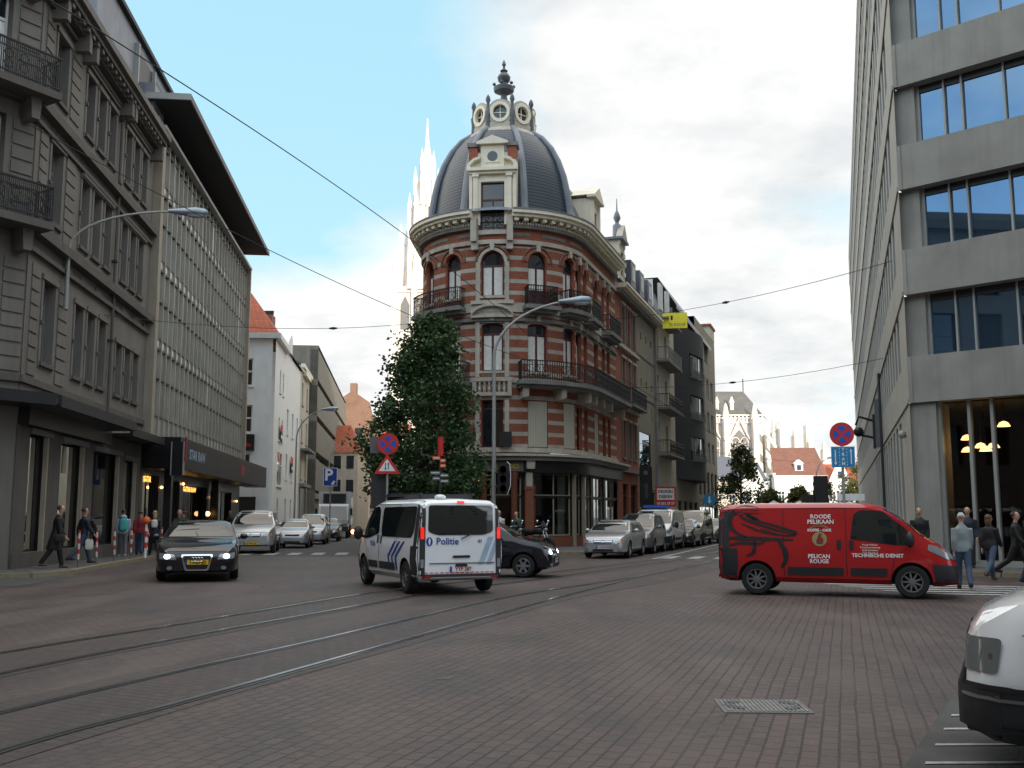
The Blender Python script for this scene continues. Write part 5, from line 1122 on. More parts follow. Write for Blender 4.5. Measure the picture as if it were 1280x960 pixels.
def car(sp, paint, root, lit=False, trim=None, spokes=5, pl=None, grille='plain', wagon=False, boxy=False):
    sp_ = SP[sp]; o, tr = body(sp_, paint); o.parent = root
    wm = max(v for _, v in sp_['w']); X1 = sp_['top'][-1][0]; X0 = sp_['top'][0][0]; H = max(v for _, v in sp_['top']); bz = itp(sp_['belt'], 0)
    top = lambda x: itp(sp_['top'], x)
    for x in sp_['wx']:
        for s in (1, -1): wheel(root, x, s * (wm - .015), sp_['r'], s, spokes=spokes)
    cx = [p[0] for p in sp_['top'] if p[1] < bz + .14 and p[0] > 0][0]; rx = [p[0] for p in sp_['top'] if p[1] >= H - .03][-1]
    fx0, fx1 = rx + .12, cx - .02
    # windscreen in front view
    zt, zb_ = H - .075, top(cx) + .015; ya = wm * .97 - (H - bz) * sp_.get('tum', .42) - .03; yb = wm * .85
    decal(tr, 'F', [rnd_poly([(-yb, zb_), (yb, zb_), (ya, zt), (-ya, zt)], .07)], 'carglass', 'windscreen', root)
    # side glass
    gz, gt = bz + .03, H - .13
    def sx(u): return u
    back = X0 + (.62 if sp in ('sedan',) else .28)
    bx = [p[0] for p in sp_['top'] if p[1] > gt + .04][0]
    mid = (bx + rx) / 2 - .05
    for view, sg in (('R', 1), ('L', -1)):
        f = [(mid + .04, gz), (cx - .32, gz), (rx + .18, gt - .02), (rx - .1, gt + .02), (mid + .04, gt + .02)]
        r_ = [(max(back + .28, bx - .25) , gz + .02), (mid - .04, gz), (mid - .04, gt + .02), (bx + .12, gt)]
        for nm, P in (('side_window', f), ('side_window', r_)):
            P = [(u * sg, v) for u, v in P]; decal(tr, view, [rnd_poly(P, .04)], 'carglass', nm, root)
        seam(tr, view, [((mid) * sg, gz), (mid * sg, sp_['r'] * .9)], root); seam(tr, view, [((cx - .3) * sg, gz - .02), ((cx - .38) * sg, .35)], root); seam(tr, view, [((bx - .1) * sg, gz), ((sp_['wx'][1] + .38) * sg, .72)], root)
        decal(tr, view, [[((mid + .08) * sg, gz - .12), ((mid + .26) * sg, gz - .12), ((mid + .26) * sg, gz - .09), ((mid + .08) * sg, gz - .09)]], 'chrome' if sp == 'sedan' else paint, 'door_handle', root, off=.03)
        decal(tr, view, [[(-1.0 * sg, .27), (1.0 * sg, .27), (1.0 * sg, .33), (-1.0 * sg, .33)]], trim or 'plastic', 'sill_trim', root)
    # rear glass
    decal(tr, 'B', [rnd_poly([(-yb * .88, gz + .04), (yb * .88, gz + .04), (ya * .95, gt), (-ya * .95, gt)], .07)], 'carglass', 'rear_window', root)
    # lamps, grille, bumper
    hl = itp(sp_['belt'], X1 - .25) - .08; wl = wm * .9; hh = .13 if not boxy else .17
    hp = rnd_poly([(wl * .52, hl - hh * .5), (wl * .97, hl - hh * .35), (wl * .99, hl + hh * .75), (wl * .6, hl + hh * .5)], .03)
    for P in (hp, mir(hp)):
        q = decal(tr, 'F', [P], 'lens', 'headlight', root, off=.012, st=.06)
        if lit: cxp = sum(p[0] for p in P) / len(P); cz = sum(p[1] for p in P) / len(P); decal(tr, 'F', [[(cxp + .065 * math.cos(a), cz + .05 * math.sin(a)) for a in [2 * math.pi * i / 12 for i in range(12)]]], 'headlit', 'lit_bulb', q, off=.02, st=.05)
        else: s_ = 1 if P is hp else -1; decal(tr, 'F', [[(s_ * wl * .88, hl - .03), (s_ * wl * .96, hl - .02), (s_ * wl * .97, hl + .06), (s_ * wl * .9, hl + .05)][::s_]], 'orange', 'indicator', q, off=.017, st=.05)
    g0 = hl
    if grille == 'shield':
        P = rnd_poly([(-.36, g0 + .06), (.36, g0 + .06), (.26, .26), (-.26, .26)], .05); Q_ = rnd_poly([(-.32, g0 + .025), (.32, g0 + .025), (.225, .295), (-.225, .295)], .05)
        decal(tr, 'F', [P], 'chrome', 'grille_frame', root, off=.012, st=.08); decal(tr, 'F', [Q_], 'black', 'grille', root, off=.02, st=.08)
        for i in range(4):
            c_ = -.0975 + i * .065; b = MB(); b.path([proj(tr, 'F', c_ + .045 * math.cos(a), g0 - .06 + .045 * math.sin(a), .03) for a in [2 * math.pi * j / 14 for j in range(15)]], .007, 'chrome', 5); r_ = b.build('ring_emblem'); r_.parent = root
        pz = .42
    elif grille == 'bars':
        decal(tr, 'F', [rnd_poly([(-.36, g0 - .06), (.36, g0 - .06), (.4, g0 + .09), (-.4, g0 + .09)], .03)], 'dgrey', 'grille', root, off=.012, st=.08)
        for dz in (-.03, .02, .07): decal(tr, 'F', [[(-.36, g0 + dz), (.36, g0 + dz), (.36, g0 + dz + .018), (-.36, g0 + dz + .018)]], 'chrome', 'grille_bar', root, off=.018, st=.08)
        b = MB(); b.path([proj(tr, 'F', .06 * math.cos(a), g0 + .02 + .06 * math.sin(a), .035) for a in [2 * math.pi * j / 16 for j in range(17)]], .008, 'chrome', 5)
        for a in (90, 210, 330): b.path([proj(tr, 'F', 0, g0 + .02, .035), proj(tr, 'F', .06 * math.cos(R(a)), g0 + .02 + .06 * math.sin(R(a)), .035)], .007, 'chrome', 5)
        r_ = b.build('emblem'); r_.parent = root; pz = .42
    else:
        decal(tr, 'F', [rnd_poly([(-.34, g0 - .04), (.34, g0 - .04), (.38, g0 + .05), (-.38, g0 + .05)], .02)], 'black', 'grille', root, off=.012, st=.08)
        b = MB(); b.ball(proj(tr, 'F', 0, g0 + .01, .02), .035, 'chrome', 8, sq=(.3, 1, 1)); r_ = b.build('emblem'); r_.parent = root; pz = .42
    decal(tr, 'F', [rnd_poly([(-.42, .26), (.42, .26), (.38, .35), (-.38, .35)], .03)], 'black', 'air_intake', root, off=.012, st=.1) if grille != 'shield' else None
    for s in (1, -1): decal(tr, 'F', [[(s * .6 + .06 * math.cos(a), .33 + .045 * math.sin(a)) for a in [2 * math.pi * i / 10 for i in range(10)]]], 'lens', 'fog_lamp', root, off=.014, st=.08)
    seam(tr, 'F', [(-wm * .8, g0 + .13), (wm * .8, g0 + .13)], root, w=.004)
    tl = rnd_poly([(-wm * .93, bz - .16), (-wm * .62, bz - .14), (-wm * .66, bz - .0), (-wm * .93, bz + .02)], .03)
    for P in (tl, mir(tl)): decal(tr, 'B', [P], 'redlens', 'tail_light', root, st=.08)
    if pl: plate(tr, 'F', 0, pz if grille != 'shield' else .46, *pl, root)
    mirror(root, cx - .42, wm, bz + .1, paint)
    
    return tr
def van(paint, root, kind):
    sp_ = SP['van']; o, tr = body(sp_, paint); o.parent = root; wm = .95
    for x in sp_['wx']:
        for s in (1, -1): wheel(root, x, s * (wm - .02), .335, s, rimk='mgrey' if kind != 'grey' else 'rim', spokes=9)
    decal(tr, 'F', [rnd_poly([(-.86, 1.25), (.86, 1.25), (.76, 1.84), (-.76, 1.84)], .08)], 'carglass', 'windscreen', root, st=.09)
    for view, sg in (('R', 1), ('L', -1)):
        P = [(.33, 1.2), (.42, 1.72), (.55, 1.8), (.98, 1.78), (1.42, 1.42), (1.6, 1.16), (1.5, 1.08), (1.2, 1.08)]
        decal(tr, view, [rnd_poly([(u * sg, v) for u, v in P], .06)], 'carglass', 'side_window', root, st=.09)
        MB_ = seam(tr, view, [((1.14) * sg, 1.08), (1.02 * sg, 1.78)], root, w=.02)
        if kind in ('police', 'grey', 'parked'):
            for P in ([(-2.12, 1.3), (-2.0, 1.14), (.08, 1.14), (.18, 1.28), (.18, 1.78), (-2.12, 1.78)],):
                decal(tr, view, [rnd_poly([(u * sg, v) for u, v in P], .08)], 'carglass', 'side_window', root)
        seam(tr, view, [(.25 * sg, 1.83), (.25 * sg, .35)], root); seam(tr, view, [(-1.02 * sg, 1.83), (-1.02 * sg, .4)], root); seam(tr, view, [(-1.0 * sg, 1.83), (1.0 * sg, 1.85)], root, w=.004); seam(tr, view, [(1.55 * sg, 1.1), (1.2 * sg, .85), (1.08 * sg, .36)], root)
        for u in (.35, .1): decal(tr, view, [rnd_poly([((u - .04) * sg, .98), ((u + .05) * sg, .98), ((u + .05) * sg, 1.17), ((u - .04) * sg, 1.17)], .02)], 'black', 'door_handle', root, off=.014)
        decal(tr, view, [[(.32 * sg, .44), (1.02 * sg, .44), (1.05 * sg, .6), (.32 * sg, .6)]], 'plastic', 'side_moulding', root, off=.02); decal(tr, view, [[(-.95 * sg, .44), (.18 * sg, .44), (.18 * sg, .6), (-.95 * sg, .6)]], 'plastic', 'side_moulding', root, off=.02)
        decal(tr, view, [rnd_poly([(-2.39 * sg, .3), (-2.05 * sg, .3), (-1.98 * sg, .62), (-2.0 * sg, .98), (-2.39 * sg, .98)], .02)], 'plastic', 'rear_corner_panel', root, off=.012)
        decal(tr, view, [[(-2.38 * sg, .96), (-2.16 * sg, .96), (-2.16 * sg, 1.82), (-2.2 * sg, 1.88), (-2.38 * sg, 1.88)]], 'plastic', 'tail_pillar', root, off=.01)
        decal(tr, view, [rnd_poly([(1.95 * sg, .3), (2.36 * sg, .3), (2.38 * sg, .66), (1.9 * sg, .7)], .03)], 'plastic', 'front_bumper', root, off=.014, st=.07)
        decal(tr, view, [rnd_poly([(1.82 * sg, .98), (2.22 * sg, .78), (2.27 * sg, .86), (2.0 * sg, 1.06), (1.84 * sg, 1.1)], .03)], 'lens', 'headlight', root, off=.012, st=.06)
    hp = rnd_poly([(.42, .76), (.78, .8), (.8, 1.0), (.55, .92)], .04)
    for P in (hp, mir(hp)): decal(tr, 'F', [P], 'lens', 'headlight', root, off=.014, st=.06)
    decal(tr, 'F', [rnd_poly([(-.72, .3), (.72, .3), (.74, .66), (-.74, .66)], .05)], 'plastic', 'front_bumper', root, off=.012, st=.09); decal(tr, 'F', [rnd_poly([(-.38, .74), (.38, .74), (.42, .86), (-.42, .86)], .03)], 'black', 'grille', root, off=.016, st=.08)
    b = MB(); b.ball(proj(tr, 'F', 0, .8, .03), .05, 'chrome', 8, sq=(.3, 1, 1)); q = b.build('emblem'); q.parent = root
    decal(tr, 'F', [[(-.2, 1.05), (.2, 1.05), (.2, 1.1), (-.2, 1.1)]], 'black', 'bonnet_vent', root, off=.012, st=.1)
    # rear
    decal(tr, 'B', [rnd_poly([(-.71, 1.27), (-.5, 1.2), (.5, 1.2), (.71, 1.27), (.7, 1.8), (-.7, 1.8)], .06)], 'carglass' if kind != 'red' else 'car_red', 'rear_window', root, off=.014)
    decal(tr, 'B', [rnd_poly([(-.8, .36), (.8, .36), (.88, .42), (-.88, .42)], .03)], 'plastic', 'rear_bumper', root, off=.03)
    for s in (1, -1):
        decal(tr, 'B', [[(s * .775, .42), (s * .89, .42), (s * .89, 1.2), (s * .845, 1.74), (s * .76, 1.82)][::s]], 'plastic', 'tail_pillar', root, off=.014)
        decal(tr, 'B', [rnd_poly([(s * .795, 1.12), (s * .875, 1.12), (s * .865, 1.36), (s * .795, 1.36)], .02)], 'taillit' if kind == 'police' else 'redlens', 'tail_light', root, off=.02)
        decal(tr, 'B', [rnd_poly([(s * .8, .55), (s * .87, .55), (s * .87, .72), (s * .8, .72)], .02)], 'lens', 'reversing_light', root, off=.02)
        decal(tr, 'B', [rnd_poly([(s * .66, .34), (s * .82, .34), (s * .82, .39), (s * .66, .39)], .01)], 'redlens', 'reflector', root, off=.04)
    for s in (1, -1):
        b = MB(); b.ball((1.5, s * 1.08, 1.2), .15, 'plastic', 10, sq=(.55, .75, 1.1)); b.path([(1.52, s * .9, 1.1), (1.5, s * 1.02, 1.15)], .035, 'plastic', 6); q = b.build('wing_mirror', smooth=True); q.parent = root
    return tr
def place(o, x, y, hx, hy): o.location = (x, y, .012); o.rotation_euler = (0, 0, math.atan2(hy, hx)); return o
def vt(name, label, cat, group=None): return thing(name, label, cat, group=group, world=False)

# --- police van
v = vt('police_van', 'white police van with blue stripes seen from behind, brake lights glowing', 'van'); tr = van('car_white', v, 'police')
car_text(tr, 'B', 'Politie', -.29, 1.07, .195, 'pblue', 'lettering', v, .003); car_text(tr, 'B', '41', .42, 1.07, .1, 'mgrey', 'lettering', v)
P = [(-.68 + .07 * math.cos(a), 1.07 + .09 * math.sin(a)) for a in [2 * math.pi * i / 16 for i in range(16)]]
q = decal(tr, 'B', [P], 'pblue', 'emblem', v, off=.012, st=.2); decal(tr, 'B', [[(-.69, 1.0), (-.665, 1.02), (-.655, 1.1), (-.68, 1.15), (-.705, 1.08)]], 'swhite', 'emblem_flame', q, off=.016, st=.2)
decal(tr, 'B', [[(.38, .6), (.5, .6), (.72, 1.16), (.6, 1.16)], [(.56, .6), (.66, .6), (.8, .95), (.8, 1.16), (.78, 1.16)]], 'ltblue', 'pale_stripe', v, off=.01)
decal(tr, 'B', [[(-.68, .62), (.74, .62), (.74, .645), (-.68, .645)]], 'mgrey', 'trim_strip', v, off=.02); decal(tr, 'B', [rnd_poly([(-.18, .74), (.2, .74), (.2, .79), (-.18, .79)], .02), rnd_poly([(-.13, .56), (.15, .56), (.13, .62), (-.11, .62)], .02)], 'black', 'tailgate_handle', v, off=.025)
decal(tr, 'B', [[(-.78 + i * .11, .435), (-.7 + i * .11, .435), (-.7 + i * .11, .455), (-.78 + i * .11, .455)] for i in range(14)], 'sred', 'reflective_strip', v, off=.02)
plate(tr, 'B', .02, .515, 'YYP 287', 'platew', v); b = MB(); b.path([proj(tr, 'B', .0, 1.12, .03), proj(tr, 'B', .22, 1.22, .03)], .012, 'black', 6); q = b.build('rear_wiper'); q.parent = v
decal(tr, 'B', [[(-.08, 1.84), (.08, 1.84), (.08, 1.88), (-.08, 1.88)]], 'taillit', 'brake_light', v, off=.02)
for i in range(3):
    d = i * .3
    decal(tr, 'L', [[(1.0 + d - .12, 1.06), (1.0 + d, 1.06), (.55 + d * .85, .72), (.62 + d * .8, .45), (.52 + d * .8, .45), (.45 + d * .85, .74)]], 'pblue', 'blue_stripe', v, off=.01)
    decal(tr, 'R', [[(-1.0 - d + .12, 1.06), (-1.0 - d, 1.06), (-.55 - d * .85, .72), (-.62 - d * .8, .45), (-.52 - d * .8, .45), (-.45 - d * .85, .74)]], 'pblue', 'blue_stripe', v, off=.01)
car_text(tr, 'L', 'Politie', -.72, .98, .16, 'pblue', 'lettering', v, .004)
b = MB(); b.box(.1, 1.1, -.5, .5, 1.96, 1.99, 'dgrey'); b.box(-1.6, .9, -.62, -.56, 2.02, 2.07, 'dgrey'); b.box(-1.6, .9, .56, .62, 2.02, 2.07, 'dgrey')
for x in (-1.5, -.4, .8): b.box(x - .03, x + .03, -.6, .6, 1.95, 2.04, 'dgrey')
q = b.build('roof_rack'); q.parent = v; b = MB(); b.box(.5, .8, -.6, .6, 2.02, 2.1, 'navy'); b.ball((-2.1, -.1 + .45, 1.97), .12, 'car_white', 10, sq=(1, 1, .5)); q = b.build('light_bar'); q.parent = v
b = MB(); b.ball((1.62, 1.17, 1.22), .05, 'indic', 8); q = b.build('lit_indicator'); q.parent = v
place(v, -2.02, 23.2, -math.sin(R(24)), math.cos(R(24)))
# --- red van
v = vt('delivery_van', 'bright red panel van with a black painted pelican and white lettering', 'van'); tr = van('car_red', v, 'red')
for u, z, tx, s_ in ((-.25, 1.66, 'ROODE', .12), (-.25, 1.55, 'PELIKAAN', .12), (-.3, .83, 'PELICAN', .115), (-.3, .725, 'ROUGE', .115), (.86, .86, 'TECHNISCHE DIENST', .105)): car_text(tr, 'R', tx, u, z, s_, 'swhite', 'lettering', v, .003)
for i, tx in enumerate(('Rouge Pelikaan', 'Kontichsesteenweg', '2630 Aartselaar', 'T 03 870 59 11', 'F 03 870 59 12')): car_text(tr, 'R', tx, .72, 1.08 - i * .055, .05, 'bagw', 'lettering', v, .001)
car_text(tr, 'R', 'KOFFIE - CAFE', -.28, 1.375, .075, 'swhite', 'lettering', v, .003)
P = [(-.28 + .15 * math.cos(a), 1.19 + .15 * math.sin(a)) for a in [2 * math.pi * i / 24 for i in range(24)]]; q = decal(tr, 'R', [P], 'khaki', 'roundel', v, off=.01)
decal(tr, 'R', [[(-.33, 1.09), (-.22, 1.08), (-.19, 1.18), (-.25, 1.25), (-.22, 1.3), (-.29, 1.31), (-.32, 1.22), (-.35, 1.15)]], 'cloth_r', 'roundel_bird', q, off=.014, st=.3)
for i in range(2): b = MB(); b.path([proj(tr, 'R', -.28 + .24 * math.cos(a), 1.3 + (.16 + .03 * i) * math.sin(a), .012) for a in [R(35 + 10 * j) for j in range(12)]], .005, 'khaki', 4); w_ = b.build('roundel_scroll'); w_.parent = q
def stroke(pts, w, nm='pelican_stroke'):
    b = MB(); P = catmull(pts, 6); n = len(P)
    for i in range(n - 1):
        ws = [w * (.45 + .55 * math.sin(math.pi * min(1, (j + 1) / n * 1.1))) for j in (i, i + 1)]
        (x0, z0), (x1, z1) = P[i], P[i + 1]; l = math.hypot(x1 - x0, z1 - z0) + 1e-6; nx, nz = -(z1 - z0) / l, (x1 - x0) / l
        b.poly([proj(tr, 'R', x0 - nx * ws[0], z0 - nz * ws[0], .011), proj(tr, 'R', x1 - nx * ws[1], z1 - nz * ws[1], .011), proj(tr, 'R', x1 + nx * ws[1], z1 + nz * ws[1], .011), proj(tr, 'R', x0 + nx * ws[0], z0 + nz * ws[0], .011)], 'black')
    o = b.build(nm, fix=False); o.parent = v
stroke([(-1.55, 1.83), (-1.85, 1.86), (-2.1, 1.72), (-2.15, 1.5), (-2.02, 1.32), (-1.8, 1.22)], .055); stroke([(-1.95, 1.72), (-1.8, 1.6), (-1.3, 1.42), (-.78, 1.28)], .03); stroke([(-1.7, 1.62), (-1.3, 1.5), (-.85, 1.36), (-.75, 1.3), (-1.0, 1.26), (-1.5, 1.4)], .028)
stroke([(-1.9, 1.52), (-1.5, 1.35), (-1.1, 1.26)], .02); stroke([(-2.18, 1.2), (-1.6, 1.19), (-.82, 1.17)], .045); stroke([(-2.15, 1.05), (-1.9, 1.1), (-1.55, 1.08), (-1.4, 1.14)], .035); stroke([(-1.12, 1.14), (-1.0, .95), (-.98, .75), (-1.08, .58)], .06); stroke([(-1.62, 1.15), (-1.65, .9), (-1.8, .82)], .04)
for i in range(6): stroke([(-1.8 + i * .03, 1.68 - i * .012), (-1.72 + i * .04, 1.7 - i * .02)], .03)
place(v, 6.72, 21.3, math.cos(R(-21)), math.sin(R(-21))); v.scale = (.95, .95, .945)
# --- parked vans and cars
v = vt('police_van', 'parked white police van facing the camera with a blue light bar on its roof', 'van'); tr = van('car_white', v, 'parked'); plate(tr, 'F', -.0, .46, '1-AKR-52', 'platew', v)
b = MB(); b.box(.6, .9, -.6, .6, 2.0, 2.13, 'blue'); b.box(.62, .88, -.12, .12, 2.0, 2.15, 'black'); b.box(.7, .8, -.5, .5, 1.95, 2.0, 'dgrey'); q = b.build('light_bar'); q.parent = v
RDX, RDY = -.305, -.952
place(v, 7.2, 50.2, RDX, RDY)
v = vt('minibus', 'grey beige minibus parked behind the white police van', 'van'); van('car_beige', v, 'grey'); place(v, 10.3, 58.8, RDX, RDY)
v = vt('parked_car', 'silver saloon parked first in the row on the right street', 'car'); car('cclass', 'car_silver', v, grille='bars', pl=('1-XGZ-976', 'platew'), spokes=7); place(v, 4.15, 41.2, RDX, RDY)
v = vt('parked_car', 'silver grey people carrier parked right behind the first silver car', 'car'); car('mpv', 'car_grey', v, spokes=6); place(v, 5.75, 46.2 - .4, RDX, RDY)
v = vt('parked_car', 'dark hatchback parked between the police van and the beige minibus', 'car'); car('hatch', 'car_dark', v); place(v, 9.05, 54.6, RDX, RDY)
v = vt('parked_car', 'small grey hatchback last in the row on the right street', 'car'); car('hatch', 'car_grey', v); place(v, 12.2, 63.6, RDX, RDY)
v = vt('hatchback_car', 'black hatchback half hidden behind the police van with its headlight on', 'car'); car('hatch', 'car_black', v, lit=True, pl=('YGK 318', 'platew'), spokes=6); place(v, -.75, 27.9, 1, -.2)
v = vt('saloon_car', 'black luxury saloon driving toward the camera with lit headlights and yellow plate', 'car'); car('sedan', 'car_black', v, lit=True, grille='shield', pl=('79-ZF-JD', 'platey'), spokes=7); place(v, -8.35, 27.6, .26, -.965); v.scale = (1.05, 1.05, 1.03)
LDX, LDY = .12, -.993
v = vt('off_road_car', 'silver sport utility car with yellow plate behind the black saloon', 'car'); car('suv', 'car_silver', v, grille='bars', pl=('25-PH-LB', 'platey')); place(v, -11.6, 46.4, .17, -.985); v.scale = (1.06, 1.06, 1.04)
v = vt('parked_car', 'pale silver hatchback next after the silver sport utility car in the left street', 'car'); car('hatch', 'car_silver', v); place(v, -11.3, 53.6, LDX, LDY)
v = vt('parked_car', 'silver grey people carrier third in the line down the left street', 'car'); car('mpv', 'car_silver', v); place(v, -11.75, 60.6, LDX, LDY)
v = vt('parked_car', 'black car with a lit orange indicator just before the box truck', 'car'); tr = car('hatch', 'car_dark', v); b = MB(); b.ball(proj(tr, 'F', -.6, .75, .03), .07, 'indic', 8); q = b.build('lit_indicator'); q.parent = v; place(v, -12.1, 67.5, LDX, LDY)
# --- box truck
v = vt('box_truck', 'white refrigerated box truck at the end of the left street queue', 'truck')
b = MB(); b.prism([(3.2, .5), (3.25, 1.2), (3.0, 2.1), (2.85, 2.25), (1.6, 2.25), (1.6, .5)], -1.05, 1.05, 'truckwhite'); q = b.build('cab'); q.parent = v
b = MB(); b.faces([(3.26, -.95, 1.25), (3.26, .95, 1.25), (3.03, .9, 2.08), (3.03, -.9, 2.08)], [(0, 1, 2, 3)], 'carglass'); b.box(2.0, 2.9, -1.07, 1.07, 1.3, 2.0, 'carglass'); w_ = b.build('cab_window'); w_.parent = v
b = MB(); b.box(-3.2, 1.5, -1.15, 1.15, .9, 3.1, 'truckwhite'); q = b.build('cargo_box'); q.parent = v; b = MB(); b.box(1.5, 2.1, -.8, .8, 2.35, 2.95, 'dgrey'); b.box(2.1, 2.13, -.7, .7, 2.4, 2.9, 'black'); q = b.build('cooling_unit'); q.parent = v
b = MB(); b.box(3.2, 3.35, -1.05, 1.05, .45, .75, 'plastic'); q = b.build('bumper'); q.parent = v
for s in (1, -1): b = MB(); b.box(3.25, 3.3, s * .8 - .14, s * .8 + .14, .8, .98, 'lens'); q = b.build('headlight'); q.parent = v; b = MB(); b.box(2.9, 3.0, s * 1.15, s * 1.3, 1.5, 1.95, 'black'); q = b.build('wing_mirror'); q.parent = v
for x in (2.4, -1.9):
    for s in (1, -1): wheel(v, x, s * 1.05, .42, s, rimk='mgrey', spokes=8)
place(v, -13.6, 79, LDX, LDY); v.scale = (1, 1.05, 1.12)
# --- white car cut by the right edge
SP['nose'] = dict(top=[(-2.3, 1.5), (-2.27, 1.8), (-2.1, 1.92), (.6, 1.94), (.9, 1.86), (1.45, 1.3), (1.55, 1.23), (2.02, 1.06), (2.22, .96), (2.3, .86), (2.32, .6)], belt=[(-2.3, 1.1), (1.4, 1.05), (2.0, .97), (2.32, .5)], zb=[(-2.3, .34), (2.1, .26), (2.32, .3)],
    w=[(-2.3, .85), (-2.1, .92), (1.6, .92), (2.0, .88), (2.2, .8), (2.32, .66)], wx=(1.4, -1.4), r=.33, tum=.14)
v = vt('white_van', 'front corner of a white van with grey headlight and black bumper at the right edge', 'van'); o, tr = body(SP['nose'], 'car_white'); o.parent = v
for x in (1.4, -1.4):
    for s in (1, -1): wheel(v, x, s * .9, .33, s)
for view, sg in (('L', -1), ('R', 1)):
    q = decal(tr, view, [rnd_poly([(2.14 * sg, .65), (2.28 * sg, .65), (2.28 * sg, .85), (2.1 * sg, .85)], .03)], 'oldlens', 'headlight', v, off=.015, st=.05); decal(tr, view, [[(2.16 * sg, .73), (2.18 * sg, .73), (2.18 * sg, .76), (2.16 * sg, .76)]], 'brown', 'indicator', q, off=.017, st=.05)
    decal(tr, view, [[(1.86 * sg, .27), (2.36 * sg, .27), (2.36 * sg, .56), (1.8 * sg, .56)]], 'plastic', 'bumper', v, off=.05, st=.05)
    decal(tr, view, [[(1.8 * sg, .555), (2.36 * sg, .555), (2.36 * sg, .585), (1.8 * sg, .585)]], 'black', 'bumper_gap', v, off=.055, st=.05); decal(tr, view, [[(1.9 * sg, .5), (2.36 * sg, .5), (2.36 * sg, .52), (1.9 * sg, .52)]], 'mgrey', 'bumper_strip', v, off=.06, st=.05)
    decal(tr, view, [rnd_poly([(.1 * sg, 1.12), (1.2 * sg, 1.12), (.8 * sg, 1.7), (.1 * sg, 1.75)], .05)], 'carglass', 'side_window', v)
    seam(tr, view, [(2.0 * sg, .88), (1.2 * sg, .9)], v, k='mgrey', w=.003)
q = decal(tr, 'F', [rnd_poly([(.42, .65), (.74, .65), (.74, .85), (.42, .85)], .03)], 'oldlens', 'headlight', v, off=.012, st=.05); q = decal(tr, 'F', [rnd_poly([(-.74, .65), (-.42, .65), (-.42, .85), (-.74, .85)], .03)], 'oldlens', 'headlight', v, off=.012, st=.05)
decal(tr, 'F', [[(-.78, .27), (.78, .27), (.8, .56), (-.8, .56)]], 'plastic', 'bumper', v, off=.05, st=.06); decal(tr, 'F', [rnd_poly([(-.4, .66), (.4, .66), (.4, .84), (-.4, .84)], .03)], 'dgrey', 'grille', v, off=.012)
decal(tr, 'F', [rnd_poly([(-.8, 1.27), (.8, 1.27), (.7, 1.82), (-.7, 1.82)], .08)], 'carglass', 'windscreen', v, st=.09)
place(v, 3.06 + 2.32 * .9, 6.98 - 2.32 * .436, -.9, .436)
# --- motorcycles
def moto(label, x, y, rz, tank, grp):
    m_ = thing('motorcycle', label, 'motorcycle', (x, y, .12), rz, grp, world=False)
    for wx in (.72, -.7): w_ = wheel(m_, wx, .07, .31, 1, spokes=6)
    def pt(name, f): b = MB(); f(b); o = b.build(name, smooth=True); o.parent = m_; return o
    pt('frame', lambda b: (b.path([(.72, .1, .31), (.52, .1, .75), (.4, 0, 1.0)], .025, 'chrome', 6), b.path([(.72, -.1, .31), (.52, -.1, .75), (.4, 0, 1.0)], .025, 'chrome', 6), b.path([(.4, 0, .9), (.1, 0, .45), (-.3, 0, .4), (-.7, 0, .31)], .03, 'black', 6), b.path([(.4, 0, .88), (-.2, 0, .7), (-.6, 0, .72)], .03, 'black', 6)))
    pt('engine', lambda b: b.ball((.05, 0, .45), .2, 'dgrey', 8, sq=(1.1, .7, .9))); pt('tank', lambda b: b.ball((.18, 0, .85), .2, tank, 12, sq=(1.3, .65, .7)))
    pt('saddle', lambda b: b.path([(-.05, 0, .84), (-.4, 0, .82), (-.7, 0, .9)], [.1, .13, .08], 'black', 8)); pt('handlebar', lambda b: (b.path([(.3, .38, 1.05), (.42, .2, 1.08), (.42, -.2, 1.08), (.3, -.38, 1.05)], .02, 'chrome', 6), b.path([(.38, .25, 1.05), (.4, .35, 1.22)], .012, 'chrome', 5), b.ball((.4, .37, 1.27), .055, 'chrome', 8), b.ball((.4, -.37, 1.27), .055, 'chrome', 8)))
    pt('headlamp', lambda b: b.ball((.55, 0, .92), .09, 'lens', 10)); pt('windshield', lambda b: b.path([(.5, 0, 1.0), (.38, 0, 1.25)], [.14, .08], 'carglass', 8)); pt('exhaust', lambda b: b.path([(.1, -.15, .35), (-.5, -.18, .35), (-.85, -.18, .42)], [.035, .045, .055], 'chrome', 8)); pt('mudguard', lambda b: b.path([(-.45, 0, .68), (-.75, 0, .68), (-1.0, 0, .5)], .06, tank, 6))
G_ = 'motorcycles parked outside the corner shop'
moto('black motorcycle with chrome parts nearest the red granite pilaster', -.1, 43.6, R(-35), 'black', G_); moto('dark motorcycle parked to the right of the others by the shop window', 1.0, 43.9, R(-40), 'black', G_); moto('motorcycle with a bright red tank and white fairing beside the standing people', -.9, 44.3, R(-30), 'sred', G_)
